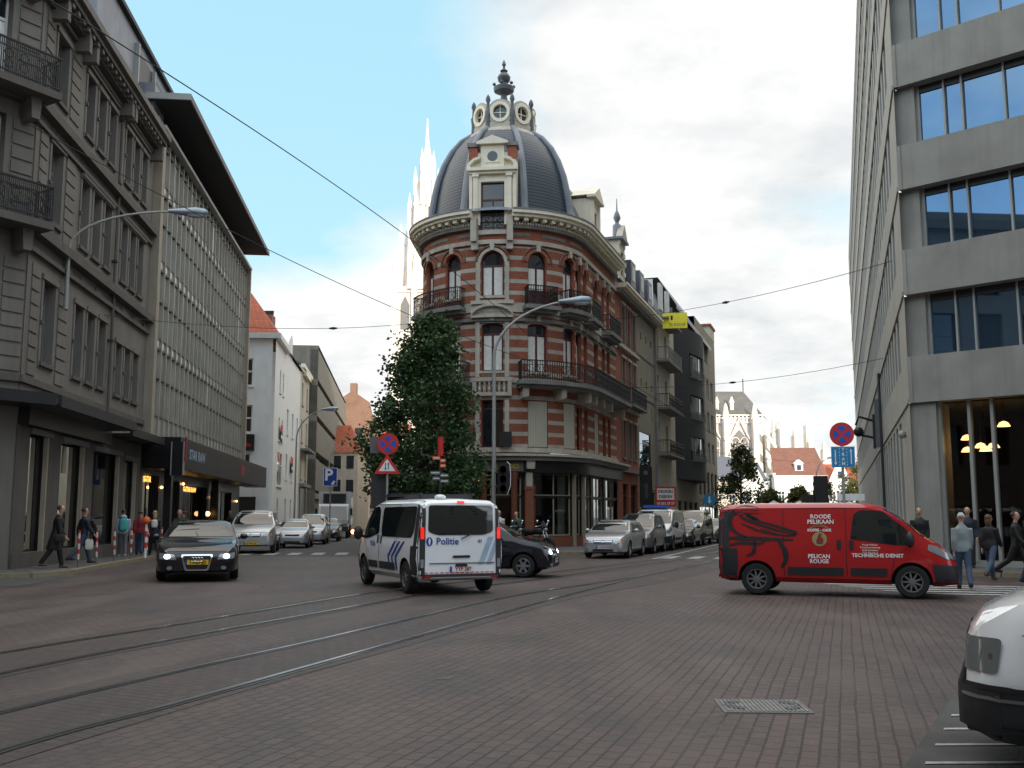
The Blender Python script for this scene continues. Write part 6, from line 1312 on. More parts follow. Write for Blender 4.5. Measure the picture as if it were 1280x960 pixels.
# ============================================================ PEOPLE
def blend(name, tubes, k, parent, voxel, smooth=2):
    """one continuous surface grown from overlapping tubes (voxel union)"""
    b = MB()
    for pts, rs in tubes: b.path(pts, rs, k, 10)
    o = b.build(name)
    md = o.modifiers.new('Remesh', 'REMESH'); md.mode = 'VOXEL'; md.voxel_size = voxel; md.use_smooth_shade = True
    if smooth: s_ = o.modifiers.new('Smooth', 'SMOOTH'); s_.iterations = smooth; s_.factor = .5
    dg = bpy.context.evaluated_depsgraph_get(); dg.update(); m2 = bpy.data.meshes.new_from_object(o.evaluated_get(dg)); o.modifiers.clear(); old = o.data; o.data = m2; bpy.data.meshes.remove(old); m2.name = name
    m2.materials.clear(); m2.materials.append(M[k]); m2.shade_smooth(); o.parent = parent; return o
def person(label, x, y, face, H=1.74, top='coat', legs='denim', shoes='shoe', hair='hairb', stride=22, arm=18, z=.12, group=None, long=False, hairlen=0, lean=0, elbow=20, female=False):
    p = thing('person', label, 'person', (x, y, z), math.atan2(face[1], face[0]), group, world=False); s = H / 1.75
    a1, a2 = R(stride), R(-stride); k1, k2 = R(stride * .25), R(stride * 1.3)
    def leg(a, k, sy):
        hip = Vector((0, sy * .09, 0)); kn = hip + Vector((math.sin(a), 0, -math.cos(a))) * .43; an = kn + Vector((math.sin(a - k), 0, -math.cos(a - k))) * .42
        return hip, kn, an
    L_ = leg(a1, k1, 1); Rr_ = leg(a2, k2, -1); pz = .085 - min(L_[2].z, Rr_[2].z)
    up = lambda v: Vector((v.x, v.y, v.z + pz)); L_ = [up(v) for v in L_]; Rr_ = [up(v) for v in Rr_]
    ln = R(lean)
    def T(x_, y_, h): return Vector((x_ + h * math.sin(ln), y_, pz + h * math.cos(ln)))
    def S(pts, rs): return ([v * s for v in pts], [(r[0] * s, r[1] * s) if isinstance(r, tuple) else r * s for r in rs])
    sw = .155 if female else .18
    tor = [T(0, 0, -.06), T(0, 0, .03), T(.01, 0, .18), T(.012, 0, .36), T(.005, 0, .47), T(0, 0, .53)]
    trr = [(.07, .12), (.105, .155), (.092, .13), (.115, sw - .02), (.085, sw - .02), (.05, .065)]
    tubes = [S(tor, trr), S([T(0, 0, .5), T(.015, 0, .6), T(.03, 0, .66)], [.056, .05, .05]), S([T(.03, 0, .61), T(.035, 0, .655), T(.025, 0, .72), T(.012, 0, .78), T(0, 0, .83)], [(.045, .04), (.075, .062), (.095, .075), (.09, .074), (.04, .035)]), S([T(.1, 0, .72), T(.13, 0, .7)], [.012, .014])]
    for Lg in (L_, Rr_): a = Lg[2]; tubes += [S([Lg[0], (Lg[0] + Lg[1]) / 2, Lg[1], (Lg[1] * .6 + a * .4), a, a + Vector((0, 0, -.05))], [.088, .078, .054, .055, .037, .036]), S([a + Vector((-.05, 0, -.05)), a + Vector((.14, 0, -.06))], [.032, .026])]
    arms = []
    for sy, aa in ((1, -arm), (-1, arm)):
        sh = T(0, sy * sw, .46); a = R(aa); e = R(elbow); el = sh + Vector((math.sin(a), sy * .13, -math.cos(a))) * .28; wr = el + Vector((math.sin(a + e), 0, -math.cos(a + e))) * .25; d = (wr - el).normalized()
        tubes += [S([sh, el, wr, wr + d * .09], [.055, .042, .028, (.034, .024)])]
        for f in range(4): t = (f - 1.5) * .02; q = wr + Vector((t, 0, 0)); tubes.append(S([q + d * .07, q + d * .12 + Vector((0, -sy * .004, 0)), q + d * (.155 - abs(f - 1.3) * .01) + Vector((.008, -sy * .02, 0))], [.0105, .0095, .008]))
        tubes.append(S([wr + d * .03 + Vector((.02, 0, 0)), wr + d * .07 + Vector((.048, -sy * .01, 0)), wr + d * .1 + Vector((.055, -sy * .02, 0))], [.012, .011, .009])); arms.append((sh, el, wr))
    blend('body', tubes, 'skin', p, .0115, 1)
    g = .03
    low_ = -.08 if not long else -.42
    jt = [T(0, 0, low_)] + ([T(0, 0, -.1)] if long else []) + [T(0, 0, .05), T(.01, 0, .18), T(.012, 0, .36), T(.0, 0, .47), T(0, 0, .535)]
    jr = [(.2, .215) if long else (.13, .185)] + ([(.15, .19)] if long else []) + [(.13, .185), (.122, .16), (.145, sw + .01), (.115, sw), (.075, .09)]
    tb = [S(jt, jr)] + [S([sh + Vector((0, 0, .01)), el, wr * .92 + el * .08], [.082, .066, .052]) for sh, el, wr in arms] + [S([T(.0, 0, .5), T(.01, 0, .565)], [.085, .075])]
    blend('coat' if long else 'jacket', tb, top, p, .022)
    blend('trousers', [S([T(0, 0, .08), T(0, 0, -.04)], [(.12, .165), (.11, .165)])] + [S([Lg[0], Lg[1], Lg[2] + Vector((0, 0, -.02))], [.104, .078, .062]) for Lg in (L_, Rr_)], legs, p, .022)
    for Lg in (L_, Rr_):
        a = Lg[2]; b = MB(); b.path(*S([a + Vector((-.07, 0, -.04)), a + Vector((0, 0, -.035)), a + Vector((.11, 0, -.048)), a + Vector((.18, 0, -.058))], [.038, .048, .042, .022]), shoes, 8); o = b.build('shoe', smooth=True); o.parent = p
    c = T(-.012, 0, .762) * s; tb = [([c + Vector((-.01, 0, -.05)) * s, c, c + Vector((0, 0, .075)) * s], [(.088 * s, .086 * s), (.108 * s, .09 * s), (.05 * s, .045 * s)])]
    if hairlen: tb.append(([c, T(-.05, 0, .64) * s, T(-.06, 0, .64 - hairlen) * s], [(.08 * s, .088 * s), (.06 * s, .085 * s), (.03 * s, .06 * s)]))
    o = blend('hair', tb, hair, p, .014, 1)
    for v in o.data.vertices:
        if v.co.x > c.x + .05 * s and v.co.z < c.z + .035 * s: v.co.x = c.x + .05 * s
    for sy in (1, -1): b = MB(); b.ball(T(.112, sy * .032, .728) * s, .011 * s, 'black', 6); o = b.build('eye'); o.parent = p; b = MB(); b.ball(T(.015, sy * .082, .715) * s, .025 * s, 'skin', 6, sq=(.7, .4, 1)); o = b.build('ear'); o.parent = p
    b = MB(); b.ball(T(.108, 0, .672) * s, .018 * s, 'cloth_r', 6, sq=(.4, 1, .3)); o = b.build('mouth'); o.parent = p
    return p, T, s
def bag(name, label, cat, P, off, k, size, straps=True):
    p, T, s = P; c = p.matrix_basis @ Vector(off)
    g = thing(name, label, cat, tuple(c), p.rotation_euler.z, world=False); b = MB(); b.ball((0, 0, 0), 1, k, 16)
    b.v = [tuple(math.copysign(abs(q) ** .55, q) * size[i] * (1 - (.18 * (z_ + 1) / 2 if i < 2 else 0)) for i, q in enumerate(v_)) for v_ in b.v for z_ in (v_[2],)]; o = b.build('bag_body', smooth=True); o.parent = g
    b = MB()
    for sy in (1, -1): b.path([(size[0] * .3, sy * size[1] * .6, size[2] * .7), (size[0] * 1.6 if straps else .0, sy * size[1] * .7, size[2] * 1.25 if straps else size[2] * 1.8), (size[0] * 1.4 if straps else 0, sy * size[1] * .3, size[2] * .3 if straps else size[2] * 1.9)], .014, 'dgrey', 5)
    o = b.build('strap'); o.parent = g
P1 = person('man in a long black coat walking away from the stone building', -13.15, 29.6, (.75, .3), 1.8, 'coat', 'coat', 'brown', 'hairb', 15, 12, long=True, lean=7)
P2 = person('person in dark clothes walking just behind the man in the long black coat', -13.6, 32.6, (.7, .6), 1.76, 'navy', 'denim', 'shoe', 'hairb', 20, 20)
bag('carrier_bag', 'white carrier bag hanging beside the second walking person', 'bag', P2, (.1, -.27, .6), 'bagw', (.14, .04, .17), False)
bag('shoulder_bag', 'black shoulder bag held by the man in the long black coat', 'bag', P1, (.12, -.3, .85), 'coat', (.16, .06, .12), False)
P3 = person('person in a pale blue hooded top with a turquoise backpack, seen from behind', -14.4, 38.0, (-.4, .9), 1.72, 'ltblue', 'greyc', 'shoew', 'hairb', 10, 12)
bag('backpack', 'turquoise backpack worn by the person in the pale blue top', 'backpack', P3, (-.2, 0, 1.18), 'teal', (.11, .17, .24))
MB().ball((-14.4 + .05, 37.85, .12 + 1.46), .13, 'ltblue', 8, sq=(1, 1, .6)).build('hood', P3[0]).matrix_parent_inverse = Matrix.Rotation(-P3[0].rotation_euler.z, 4, 'Z') @ Matrix.Translation(-P3[0].location)
person('person in a red top half hidden between the two backpack wearers', -14.35, 39.6, (-.3, .9), 1.7, 'cloth_r', 'denim', 'shoe', 'brown', 12, 12)
P4 = person('blond person in a dark jacket with a pale grey rucksack', -13.7, 39.3, (-.5, .8), 1.7, 'navy', 'coat', 'brown', 'blond', 14, 14, hairlen=.12, female=True)
bag('rucksack', 'pale grey rucksack on the back of the blond person', 'backpack', P4, (-.2, .05, 1.2), 'bagw', (.1, .13, .16))
person('person in black with a dark red scarf walking beside the black saloon', -12.6, 38.8, (.5, -.8), 1.74, 'coat', 'coat', 'shoe', 'hairb', 18, 20, hairlen=.15, female=True)
person('dark haired person in a black coat turned toward the shop window', -13.0, 40.6, (-.8, .3), 1.68, 'coat', 'coat', 'shoe', 'hairb', 6, 8, long=True)
person('person in dark clothes standing by the far shop door', -17.1, 62, (.8, -.5), 1.8, 'coat', 'denim', 'shoe', 'hairb', 6, 8)
person('person in a white top standing behind the small dark blue hatchback', -.55, 43.0, (.3, -.9), 1.72, 'bagw', 'cloth_r', 'shoe', 'brown', 8, 10, elbow=40)
person('person in a dark green jacket beside the red motorcycle', .2, 43.6, (-.7, -.6), 1.66, 'green', 'brown', 'shoe', 'hairb', 8, 10, elbow=50)
person('grey haired person in a patterned pale jacket crossing in front of the concrete building', 9.9, 22.6, (.25, .95), 1.66, 'pattern', 'denim', 'shoe', 'hairg', 12, 10, z=0.01, female=True)
person('person with light brown hair in a black jacket walking by the glass', 11.9, 25.6, (.6, .5), 1.66, 'coat', 'denim', 'brown', 'brown', 22, 16, z=.01, hairlen=.1, female=True)
person('person in black with a pale scarf walking next to the glass frontage', 12.9, 26.3, (.7, -.5), 1.74, 'coat', 'coat', 'shoe', 'hairb', 24, 18, z=.01)
person('man in a thick black winter jacket walking toward the white van', 12.0, 23.6, (.2, -.95), 1.86, 'coat', 'denim', 'shoe', 'hairb', 14, 16, z=.01)
person('dark figure standing at the concrete corner pier behind the red van', 11.6, 29.2, (-.3, -.9), 1.7, 'coat', 'greyc', 'shoe', 'hairb', 5, 6)
person('person inside the doorway behind the concrete building glass', 13.2, 29.7, (-.3, -.9), 1.72, 'navy', 'coat', 'shoe', 'hairb', 5, 6)

# ============================================================ TREES
def tree(label, x, y, trunk_h, crown, n, leafk, seed, size=.17, r=.16, group=None, name='street_tree'):
    """crown: list of (z, radius, dx) rings"""
    rnd = random.Random(seed); t = thing(name, label, 'tree', (x, y, 0), group=group)
    z0, z1 = crown[0][0], crown[-1][0]
    b = MB(); b.path([(x, y, 0), (x + .03, y, trunk_h * .5), (x - .02, y, trunk_h), (x + .05, y, (z0 + z1) / 2), (x, y, z1 - .5)], [r * 1.25, r, r * .85, r * .5, r * .12], 'bark', 10)
    def rad(z): return itp([(c[0], c[1]) for c in crown], z)
    def cx(z): return itp([(c[0], c[2]) for c in crown], z)
    br = []
    for i in range(26):
        z = lerp(trunk_h, z1 - 1, (i + .5) / 26); a = i * 2.4 + rnd.random(); e = min(z1 - .3, z + rad(z) * .55); q = rad(e) * rnd.uniform(.6, .9)
        tip = (x + cx(e) + q * math.cos(a), y + q * math.sin(a), e); b.path([(x, y, z), (lerp(x, tip[0], .5), lerp(y, tip[1], .5), lerp(z, e, .35)), tip], [r * .35, r * .2, r * .05], 'bark', 5); br.append(tip)
    b.build('trunk', t, smooth=True)
    b = MB(); k = b.m(leafk); clumps = []
    nc = max(60, n // 80)
    for i in range(nc):
        z = lerp(z0, z1, rnd.random() ** 1.15); a = rnd.uniform(0, 2 * math.pi); q = rad(z) * math.sqrt(rnd.uniform(.15, 1)) * rnd.uniform(.85, 1.1); clumps.append((x + cx(z) + q * math.cos(a), y + q * math.sin(a), z, rnd.uniform(.28, .55) * (rad((z0 + z1) / 2) / 2.6 + .3)))
    for i in range(n):
        c = clumps[i % nc]; d = Vector((rnd.gauss(0, 1), rnd.gauss(0, 1), rnd.gauss(0, .75))); d = d * (min(1, 1.9 / (d.length + .01))) * c[3] * .66; p = Vector(c[:3]) + d
        u = Vector((rnd.gauss(0, 1), rnd.gauss(0, 1), rnd.gauss(-.2, .6))).normalized(); w = u.cross(Vector((rnd.gauss(0, 1), rnd.gauss(0, 1), rnd.gauss(0, 1)))).normalized(); sz = size * rnd.uniform(.6, 1.25)
        j = len(b.v); b.v += [tuple(p), tuple(p + u * sz * .5 + w * sz * .42), tuple(p + u * sz), tuple(p + u * sz * .5 - w * sz * .42)]; b.f.append((j, j + 1, j + 2, j + 3)); b.mi.append(k)
    b.build('crown', t, fix=False)
tree('dense green plane tree in front of the corner building', -4.25, 45.2, 2.6, [(2.3, 1.9, .4), (3.2, 2.8, .3), (4.6, 2.95, .25), (6.4, 2.3, .3), (8.2, 1.5, .4), (9.6, .95, .55), (10.4, .3, .6)], 26000, 'leaf', 3)
tree('dark round tree in front of the cathedral, left of the lamp posts', 20.6, 92, 2.0, [(1.4, 1.6, 0), (3, 2.5, 0), (4.6, 2.2, .2), (6.0, 1.2, .3), (7.8, .3, .3)], 6000, 'leaf3', 5, size=.24)
G_ = 'small autumn trees on the square before the cathedral'
for i, (x, y, h, k, lab) in enumerate(((25.4, 100, 4.0, 'leaf2', 'thin yellowing tree just right of the dark round tree'), (31.5, 112, 4.6, 'leaf2', 'small autumn tree below the white gabled house'), (36.2, 118, 5.4, 'leaf2', 'bushy autumn tree below the brown tiled roof'), (41.0, 122, 5.6, 'leaf2', 'autumn tree to the right of the curved lamp post'), (50, 148, 9.4, 'leaf2', 'tall yellow green tree behind the right traffic light'))):
    tree(lab, x, y, 1.2, [(.8, h * .28, 0), (h * .5, h * .38, 0), (h * .8, h * .26, 0), (h, .3, 0)], 4500, k, 20 + i, size=.28, group=G_)

# ============================================================ STREET FURNITURE
def lamp(label, base_, H, reach, d, r=.09, wall=False, name='street_lamp', headw=1.0, group=None):
    x, y, z = base_; l = math.hypot(*d); d = (d[0] / l, d[1] / l); t = thing(name, label, 'street lamp', base_, group=group)
    pts = [(x, y, z), (x, y, H - 2.2 if not wall else H - 1.6)]
    n = 10; h0 = pts[-1][2]
    for i in range(1, n + 1): a = math.pi / 2 * i / n * .86; pts.append((x + d[0] * reach * (1 - math.cos(a)) / (1 - math.cos(math.pi / 2 * .86)), y + d[1] * reach * (1 - math.cos(a)) / (1 - math.cos(math.pi / 2 * .86)), h0 + (H - h0) * math.sin(a)))
    b = MB(); b.path(pts, [r] + [r * .75] * 1 + [r * (.72 - .035 * i) for i in range(n)], 'galv', 10); b.build('pole', t, smooth=True)
    if not wall: MB().lathe([(r * 1.6, z), (r * 1.6, z + .9), (r, z + 1.0)], (x, y, 0), 'galv', 12).build('pole_base', t)
    p = Vector(pts[-1]); q = p + Vector((d[0], d[1], .06)) * headw; 
    b = MB(); b.path([p - Vector((d[0], d[1], 0)) * .25, p + (q - p) * .2, p + (q - p) * .6, p + (q - p) * .9, q], [.06, .12, .17, .13, .04], 'lamphead', 10); hd = b.build('lamp_head', t, smooth=True)
    c = p + (q - p) * .6 - Vector((0, 0, .1)); b = MB(); b.ball((0, 0, 0), 1, 'lampglass', 10, sq=(.36 * headw, .13, .1)); o = b.build('lamp_glass', hd, smooth=True); 
    o.matrix_parent_inverse = Matrix.Identity(4); o.parent = hd
    rotz = math.atan2(d[1], d[0])
    for v in o.data.vertices: X_, Y_ = v.co.x, v.co.y; v.co.x = X_ * math.cos(rotz) - Y_ * math.sin(rotz) + c.x; v.co.y = X_ * math.sin(rotz) + Y_ * math.cos(rotz) + c.y; v.co.z += c.z
    return t
lamp('curved grey street lamp on a tall pole in front of the corner building', (-.68, 38, .12), 9.75, 2.7, (1, -.05), .085)
lamp('curved wall mounted lamp arm reaching out from the grey stone building', (*LF(-12.5, .2, 0)[:2], 8.1), 11.65, 3.2, (1, .35), .075, wall=True)
lamp('curved street lamp beside the brown building in the left street', (-15.3, 72, .12), 9.2, 2.0, (1, -.1), .08); lamp('farthest curved street lamp near the blue parking sign', (-17.6, 98, .12), 9.0, 2.6, (1, -.1), .08)
lamp('curved lamp post before the brown tiled house by the cathedral', (35.2, 118, 0), 8.4, 1.6, (1, -.2), .09); 
t = thing('lamp_post', 'straight grey post right of the dark round tree', 'lamp post', (28.4, 112, 0)); MB().path([(28.4, 112, 0), (28.4, 112, 6)], [.14, .1], 'galv', 8).build('pole', t); MB().ball((28.4, 112, 6.1), .18, 'lampglass', 8).build('lamp_globe', t)
def disc(b, F, u, v, r, d, k, n=28): b.faces([F(u + r * math.cos(2 * math.pi * i / n), d, v + r * math.sin(2 * math.pi * i / n)) for i in range(n)], [tuple(range(n))], k)
def nostop(p, F, v, r):
    b = MB(); b.lathe([(.001, .0), (r, .0), (r, .03), (.001, .03)], (0, 0, v), 'sred', 28, ax=1); o = b.build('round_sign', p, F)
    b = MB(); n = 40
    for q in range(4):   # four blue fields between the bars of the cross
        a0, a1 = R(45 + 90 * q + 14), R(135 + 90 * q - 14); pts = [(r * .72 * math.cos(lerp(a0, a1, i / 10)), r * .72 * math.sin(lerp(a0, a1, i / 10))) for i in range(11)]
        m_ = R(90 + 90 * q); b.faces([F(u, .034, v + w) for u, w in pts + [(r * .14 * math.cos(m_), r * .14 * math.sin(m_))]], [tuple(range(12))], 'blue')
    b.build('blue_field', o, fix=False)
    return o
SG = Flat((-4.15, 34), (1, -.05))
p = thing('traffic_sign', 'round no stopping sign above a red triangle on a pole by the tree', 'traffic sign', (-4.15, 34, 0)); nostop(p, SG, 4.0, .36)
b = MB(); b.prism([(-.46, 3.0), (.42, 3.0), (-.02, 3.66)], 0, .03, 'sred'); o = b.build('triangle_sign', p, SG); MB().prism([(-.3, 3.09), (.26, 3.09), (-.02, 3.5)], .03, .036, 'swhite').build('white_field', o, SG)
b = MB()
for s_ in (-1, 1): x = -.02 + s_ * .05; b.box(x - .014, x + .014, .036, .04, 3.14, 3.36, 'black'); zt = 3.13 if s_ < 0 else 3.37; b.prism([(x - .035, zt - s_ * .05), (x + .035, zt - s_ * .05), (x, zt)], .036, .041, 'black')
b.build('arrow', o, SG); MB().path([SG(-.02, -.05, 0), SG(-.02, -.05, 4.3)], .04, 'galv', 8).build('pole', p); MB().box(-.62, -.35, -.3, -.1, 3.7, 4.25, 'mgrey').build('rear_plate', p, SG)
p = thing('traffic_light', 'black backed traffic light left of the triangle sign pole', 'traffic light', (-4.5, 34.3, 0)); MB().box(-.52, -.14, -.5, -.2, 1.9, 2.95, 'black').build('signal_housing', p, SG); MB().path([SG(-.3, -.35, 0), SG(-.3, -.35, 2.1)], .06, 'dgrey', 8).build('pole', p); MB().box(-.58, -.08, -.21, -.19, 1.85, 3.0, 'dgrey').build('backing_board', p, SG)
SG2 = Flat((9.95, 30.6), (1, -.1))
p = thing('traffic_sign', 'round no stopping sign over a square blue TRAM sign at the concrete building', 'traffic sign', (9.95, 30.6, 0)); nostop(p, SG2, 4.05, .36)
MB().box(-.34, .36, 0, .03, 3.05, 3.68, 'swhite').build('square_sign', p, SG2); MB().box(-.325, .345, .03, .036, 3.065, 3.665, 'tblue').build('blue_field', p, SG2)
b = MB()
for x, s_ in ((-.22, -1), (.24, 1)): b.box(x - .016, x + .016, .036, .042, 3.15, 3.58, 'swhite'); zt = 3.12 if s_ < 0 else 3.61; b.prism([(x - .045, zt - s_ * .08), (x + .045, zt - s_ * .08), (x, zt)], .036, .043, 'swhite')
for x in (-.1, .12): 
    for i in range(6): b.box(x - .006, x + .006, .036, .041, 3.1 + i * .095, 3.15 + i * .095, 'swhite')
b.build('sign_arrow', p, SG2)
b = MB()
for i, c in enumerate('TRAM'): b = MB(); add_text(b, c, .13, 'swhite', lambda u, v, i=i: SG2(.01 + u, .042, 3.58 - i * .14 + v), .004); b.build('sign_letter', p, fix=False)
MB().path([SG2(0, -.06, 0), SG2(0, -.06, 4.3)], .045, 'galv', 8).build('pole', p)
p = thing('traffic_light', 'dark traffic light seen from behind under the TRAM sign', 'traffic light', (10.2, 33, 0)); TF = Flat((10.05, 33.2), (1, -.1))
b = MB(); b.box(-.22, .2, -.1, .15, 1.6, 2.9, 'black'); 
for i in range(3): b.lathe([(.17, 0), (.17, -.3)], (-.02, -.1, 1.85 + i * .4), 'black', 14, ax=1)
b.build('signal_housing', p, TF); MB().box(-.62, -.25, -.1, .12, 1.7, 2.3, 'black').build('side_signal', p, TF); MB().path([TF(.0, 0, 0), TF(.0, 0, 1.7)], .06, 'dgrey', 8).build('pole', p)
p = thing('street_sign', 'small white street sign board behind the red van roof, beside the concrete wall', 'sign', (11.3, 33, 0)); MB().box(.5, 1.35, 0, .06, 2.1, 2.32, 'swhite').build('sign_panel', p, TF); MB().path([TF(.55, -.03, 0), TF(.55, -.03, 2.4)], .03, 'galv', 6).build('pole', p)
p = thing('wall_bracket', 'dark iron camera bracket on the edge of the concrete building beside the round sign', 'bracket', GL(30, .3, 6.6)); MB().box(29.8, 30.4, .0, .15, 5.6, 7.6, 'iron').path([(30, 0, 7.2), (30, .9, 7.5), (30, 1.1, 7.0)], .08, 'iron', 6).path([(30, 0, 6.2), (30, .8, 6.4)], .08, 'iron', 6).ball((30, .95, 6.6), .3, 'iron', 8).build('bracket_body', p, GL)
p = thing('traffic_light', 'black traffic light with a pale edge on the curved lamp post', 'traffic light', (-.3, 37.6, 0)); TF2 = Flat((-.33, 37.7), (1, 0))
b = MB(); b.box(-.2, .22, -.12, .1, 2.4, 3.55, 'black'); o = b.build('signal_housing', p, TF2)
for i in range(3): MB().lathe([(.001, .1), (.12, .1), (.12, .26)], (0, 0, 2.62 + i * .35), 'dgrey', 14, ax=1).build('lens_hood', o, TF2)
MB().path([(.14, .12, 3.6), (.25, .12, 3.5), (.28, .12, 3.1), (.27, .12, 2.7), (.16, .12, 2.4)], .014, 'swhite', 5).build('pale_rim', o, TF2); MB().path([TF2(-.32, 0, 3.2), TF2(-.15, 0, 3.2)], .03, 'iron', 6).path([TF2(-.32, 0, 2.7), TF2(-.15, 0, 2.7)], .03, 'iron', 6).build('bracket', p)
p = thing('signpost', 'signpost with a red top tube and orange and grey direction boards in the tree', 'signpost', (-2.82, 40, 0)); DS = Flat((-2.82, 40), (1, 0))
MB().path([(-2.82, 40, 0), (-2.82, 40, 4.0)], .05, 'dgrey', 8).build('pole', p); MB().path([(-2.82, 40, 3.95), (-2.82, 40, 4.7)], .11, 'sred', 12).build('red_tube', p)
for u0, u1, z, k in ((-.3, 0, 3.8, 'orange'), (0, .22, 3.7, 'orange'), (0, .22, 3.5, 'orange'), (-.38, 0, 3.22, 'mgrey'), (0, .34, 3.12, 'mgrey'), (-.3, 0, 3.0, 'mgrey'), (0, .34, 2.9, 'mgrey')):
    MB().box(u0, u1, .05, .09, z, z + .14, k).box(u0 + .04, u1 - .03, .09, .094, z + .05, z + .09, 'swhite').build('direction_board', p, DS)
p = thing('parking_sign', 'square blue P parking sign with a white arrow in the left street', 'traffic sign', (-10.9, 61, 0)); PF = Flat((-10.9, 61.2), (1, 0))
MB().box(-.42, .42, 0, .04, 3.4, 4.5, 'swhite').build('sign_plate', p, PF); MB().box(-.39, .39, .04, .045, 3.43, 4.47, 'pblue').build('blue_field', p, PF); b = MB(); add_text(b, 'P', .95, 'swhite', lambda u, v: PF(-.1 + u, .05, 4.05 + v), .03); b.build('sign_lettering', p, fix=False)
MB().prism([(.05, 3.5), (.28, 3.5), (.12, 3.66)], .045, .05, 'swhite').box(.16, .3, .045, .05, 3.6, 3.72, 'swhite').build('arrow', p, PF); MB().path([(-10.9, 61.3, 0), (-10.9, 61.3, 4.4)], .04, 'galv', 6).build('pole', p)
p = thing('round_sign', 'blue round sign on a pole at the far end of the right street row', 'traffic sign', (13.9, 72, 0)); RS = Flat((13.9, 72), (1, -.1)); b = MB(); b.lathe([(.001, 0), (.42, 0), (.42, .04), (.001, .04)], (0, 0, 2.75), 'tblue', 24, ax=1); b.build('sign_plate', p, RS); MB().prism([(-.15, 2.7), (.15, 2.7), (0, 2.5)], .04, .05, 'swhite').box(-.05, .05, .04, .05, 2.7, 3.0, 'swhite').build('arrow', p, RS); MB().path([(13.9, 72.05, 0), (13.9, 72.05, 3.2)], .04, 'galv', 6).build('pole', p)
# bollards
pos = [(-12.72, 30.2), (-12.95, 32.1), (-13.2, 34.2), (-13.4, 36.2), (-13.6, 38.3), (-13.85, 40.6), (-14.1, 43)]
labs = ['red and white post nearest the man in the long coat, first of the row', 'red and white post second in the row, by the shop pilaster', 'red and white post third in the row, left of the turquoise backpack', 'red and white post fourth in the row, right of the turquoise backpack', 'red and white post fifth in the row, before the blond person', 'red and white post sixth in the row, by the far kerb', 'red and white post last in the row, behind the black saloon']
p0 = thing('bollard', labs[0], 'bollard', (*pos[0], .12), group='red and white striped kerb posts', world=False)
b = MB(); b.path([(0, 0, 0), (0, 0, 1.06)], .028, 'mgrey', 10); o = b.build('post'); o.parent = p0
for i in range(3): b = MB(); b.path([(0, 0, .22 + i * .3), (0, 0, .38 + i * .3)], .033, 'bagw', 12); o = b.build('white_band'); o.parent = p0; b = MB(); b.path([(0, 0, .38 + i * .3), (0, 0, .52 + i * .3 if i < 2 else 1.07)], .033, 'red', 12); o = b.build('red_band'); o.parent = p0
for i in range(1, 7):
    c = copy_tree(p0); c.location = (*pos[i], .12); c['label'] = labs[i]; c.rotation_euler = (R(random.uniform(-2, 2)), R(random.uniform(-2, 2)), 0)
t = thing('beacon_post', 'red and white post topped by an orange ball at the pavement edge', 'post', (-13.15, 36.9, .12), world=False); b = MB(); b.path([(0, 0, 0), (0, 0, 1.2)], .045, 'swhite', 10); o = b.build('post'); o.parent = t; b = MB(); b.ball((0, 0, 1.33), .13, 'orange', 12, sq=(1, 1, 1.1)); b.lathe([(.19, 1.3), (.19, 1.35)], (0, 0, 0), 'orange', 14); o = b.build('ball'); o.parent = t
for i in range(2): b = MB(); b.path([(0, 0, .35 + i * .4), (0, 0, .55 + i * .4)], .05, 'sred', 12); o = b.build('red_band'); o.parent = t
# overhead wires
def wire(label, A_, B_, sag, r=.016, ins=()):
    n = 24; pts = [tuple(Vector(A_).lerp(Vector(B_), i / n) - Vector((0, 0, sag * 4 * (i / n) * (1 - i / n)))) for i in range(n + 1)]
    t = thing('overhead_wire', label, 'wire', A_); MB().path(pts, r, 'wire', 5).build('cable', t)
    for f in ins: q = Vector(pts[int(f * n)]); q2 = Vector(pts[int(f * n) + 1]); MB().path([q - (q2 - q).normalized() * .25, q, q + (q2 - q).normalized() * .25], [.03, .07, .03], 'wire', 6).build('insulator', t)
    return t
wire('black cable running from the top left down to the corner building above the middle windows', (-8.24, 17, 10.7), (.9, 49.6, 10.4), -.5, .014)
wire('lower black cable running from the stone building to the corner building', (-13.2, 26.5, 12.2), (1.2, 49.6, 9.1), .5, .014)
wire('thin span wire from the glass office building to the corner building over the left street', (*LF(-8, .1, 8.8),), (-3.2, 51, 11.6), .5, .012, (.62,))
wire('thin span wire from the corner building to the concrete building over the right street', (4.6, 54, 12.1), GL(3.5, .1, 10.5), .35, .012, (.55,))
wire('thin lower wire across the right street in front of the cathedral', SR(9, .2, 9.4), GL(14, .1, 8.6), .4, .012, (.5,))
wire('contact wire following the tram track into the right street', (3.6, 33, 6.1), (22, 88, 6.1), .1, .012)
wire('thin wire sloping over the office block toward the cathedral', SR(20, .3, 6.9), (24, 86, 6.2), .2, .012)

# ============================================================ BACKGROUND: cathedral, tower, houses by the square
t = thing('cathedral', 'large sunlit gothic cathedral choir with a dark steep roof and flying buttresses', 'cathedral', (70, 300, 0))
b = MB(); b.box(40, 74, 300, 330, 0, 30.5, 'catlime')
for i in range(30): b.box(40.5 + i * 1.15, 41.0 + i * 1.15, 299.5, 299.9, 29.4, 31.2, 'catlime')
b.box(40, 75, 299.3, 300, 31.2, 31.6, 'catlime'); b.box(40, 75, 299.3, 300, 29, 29.4, 'catlime'); b.build('nave_wall', t)
b = MB(); b.faces([(40, 299.5, 30.8), (74.5, 299.5, 30.8), (71.5, 312, 40), (40, 312, 40), (79, 312, 30.8)], [(0, 1, 2, 3), (1, 4, 2)], 'catroof'); b.build('roof', t)
MB().path([(71.5, 312, 40), (71.5, 312, 44)], .15, 'wire', 5).build('roof_cross', t)
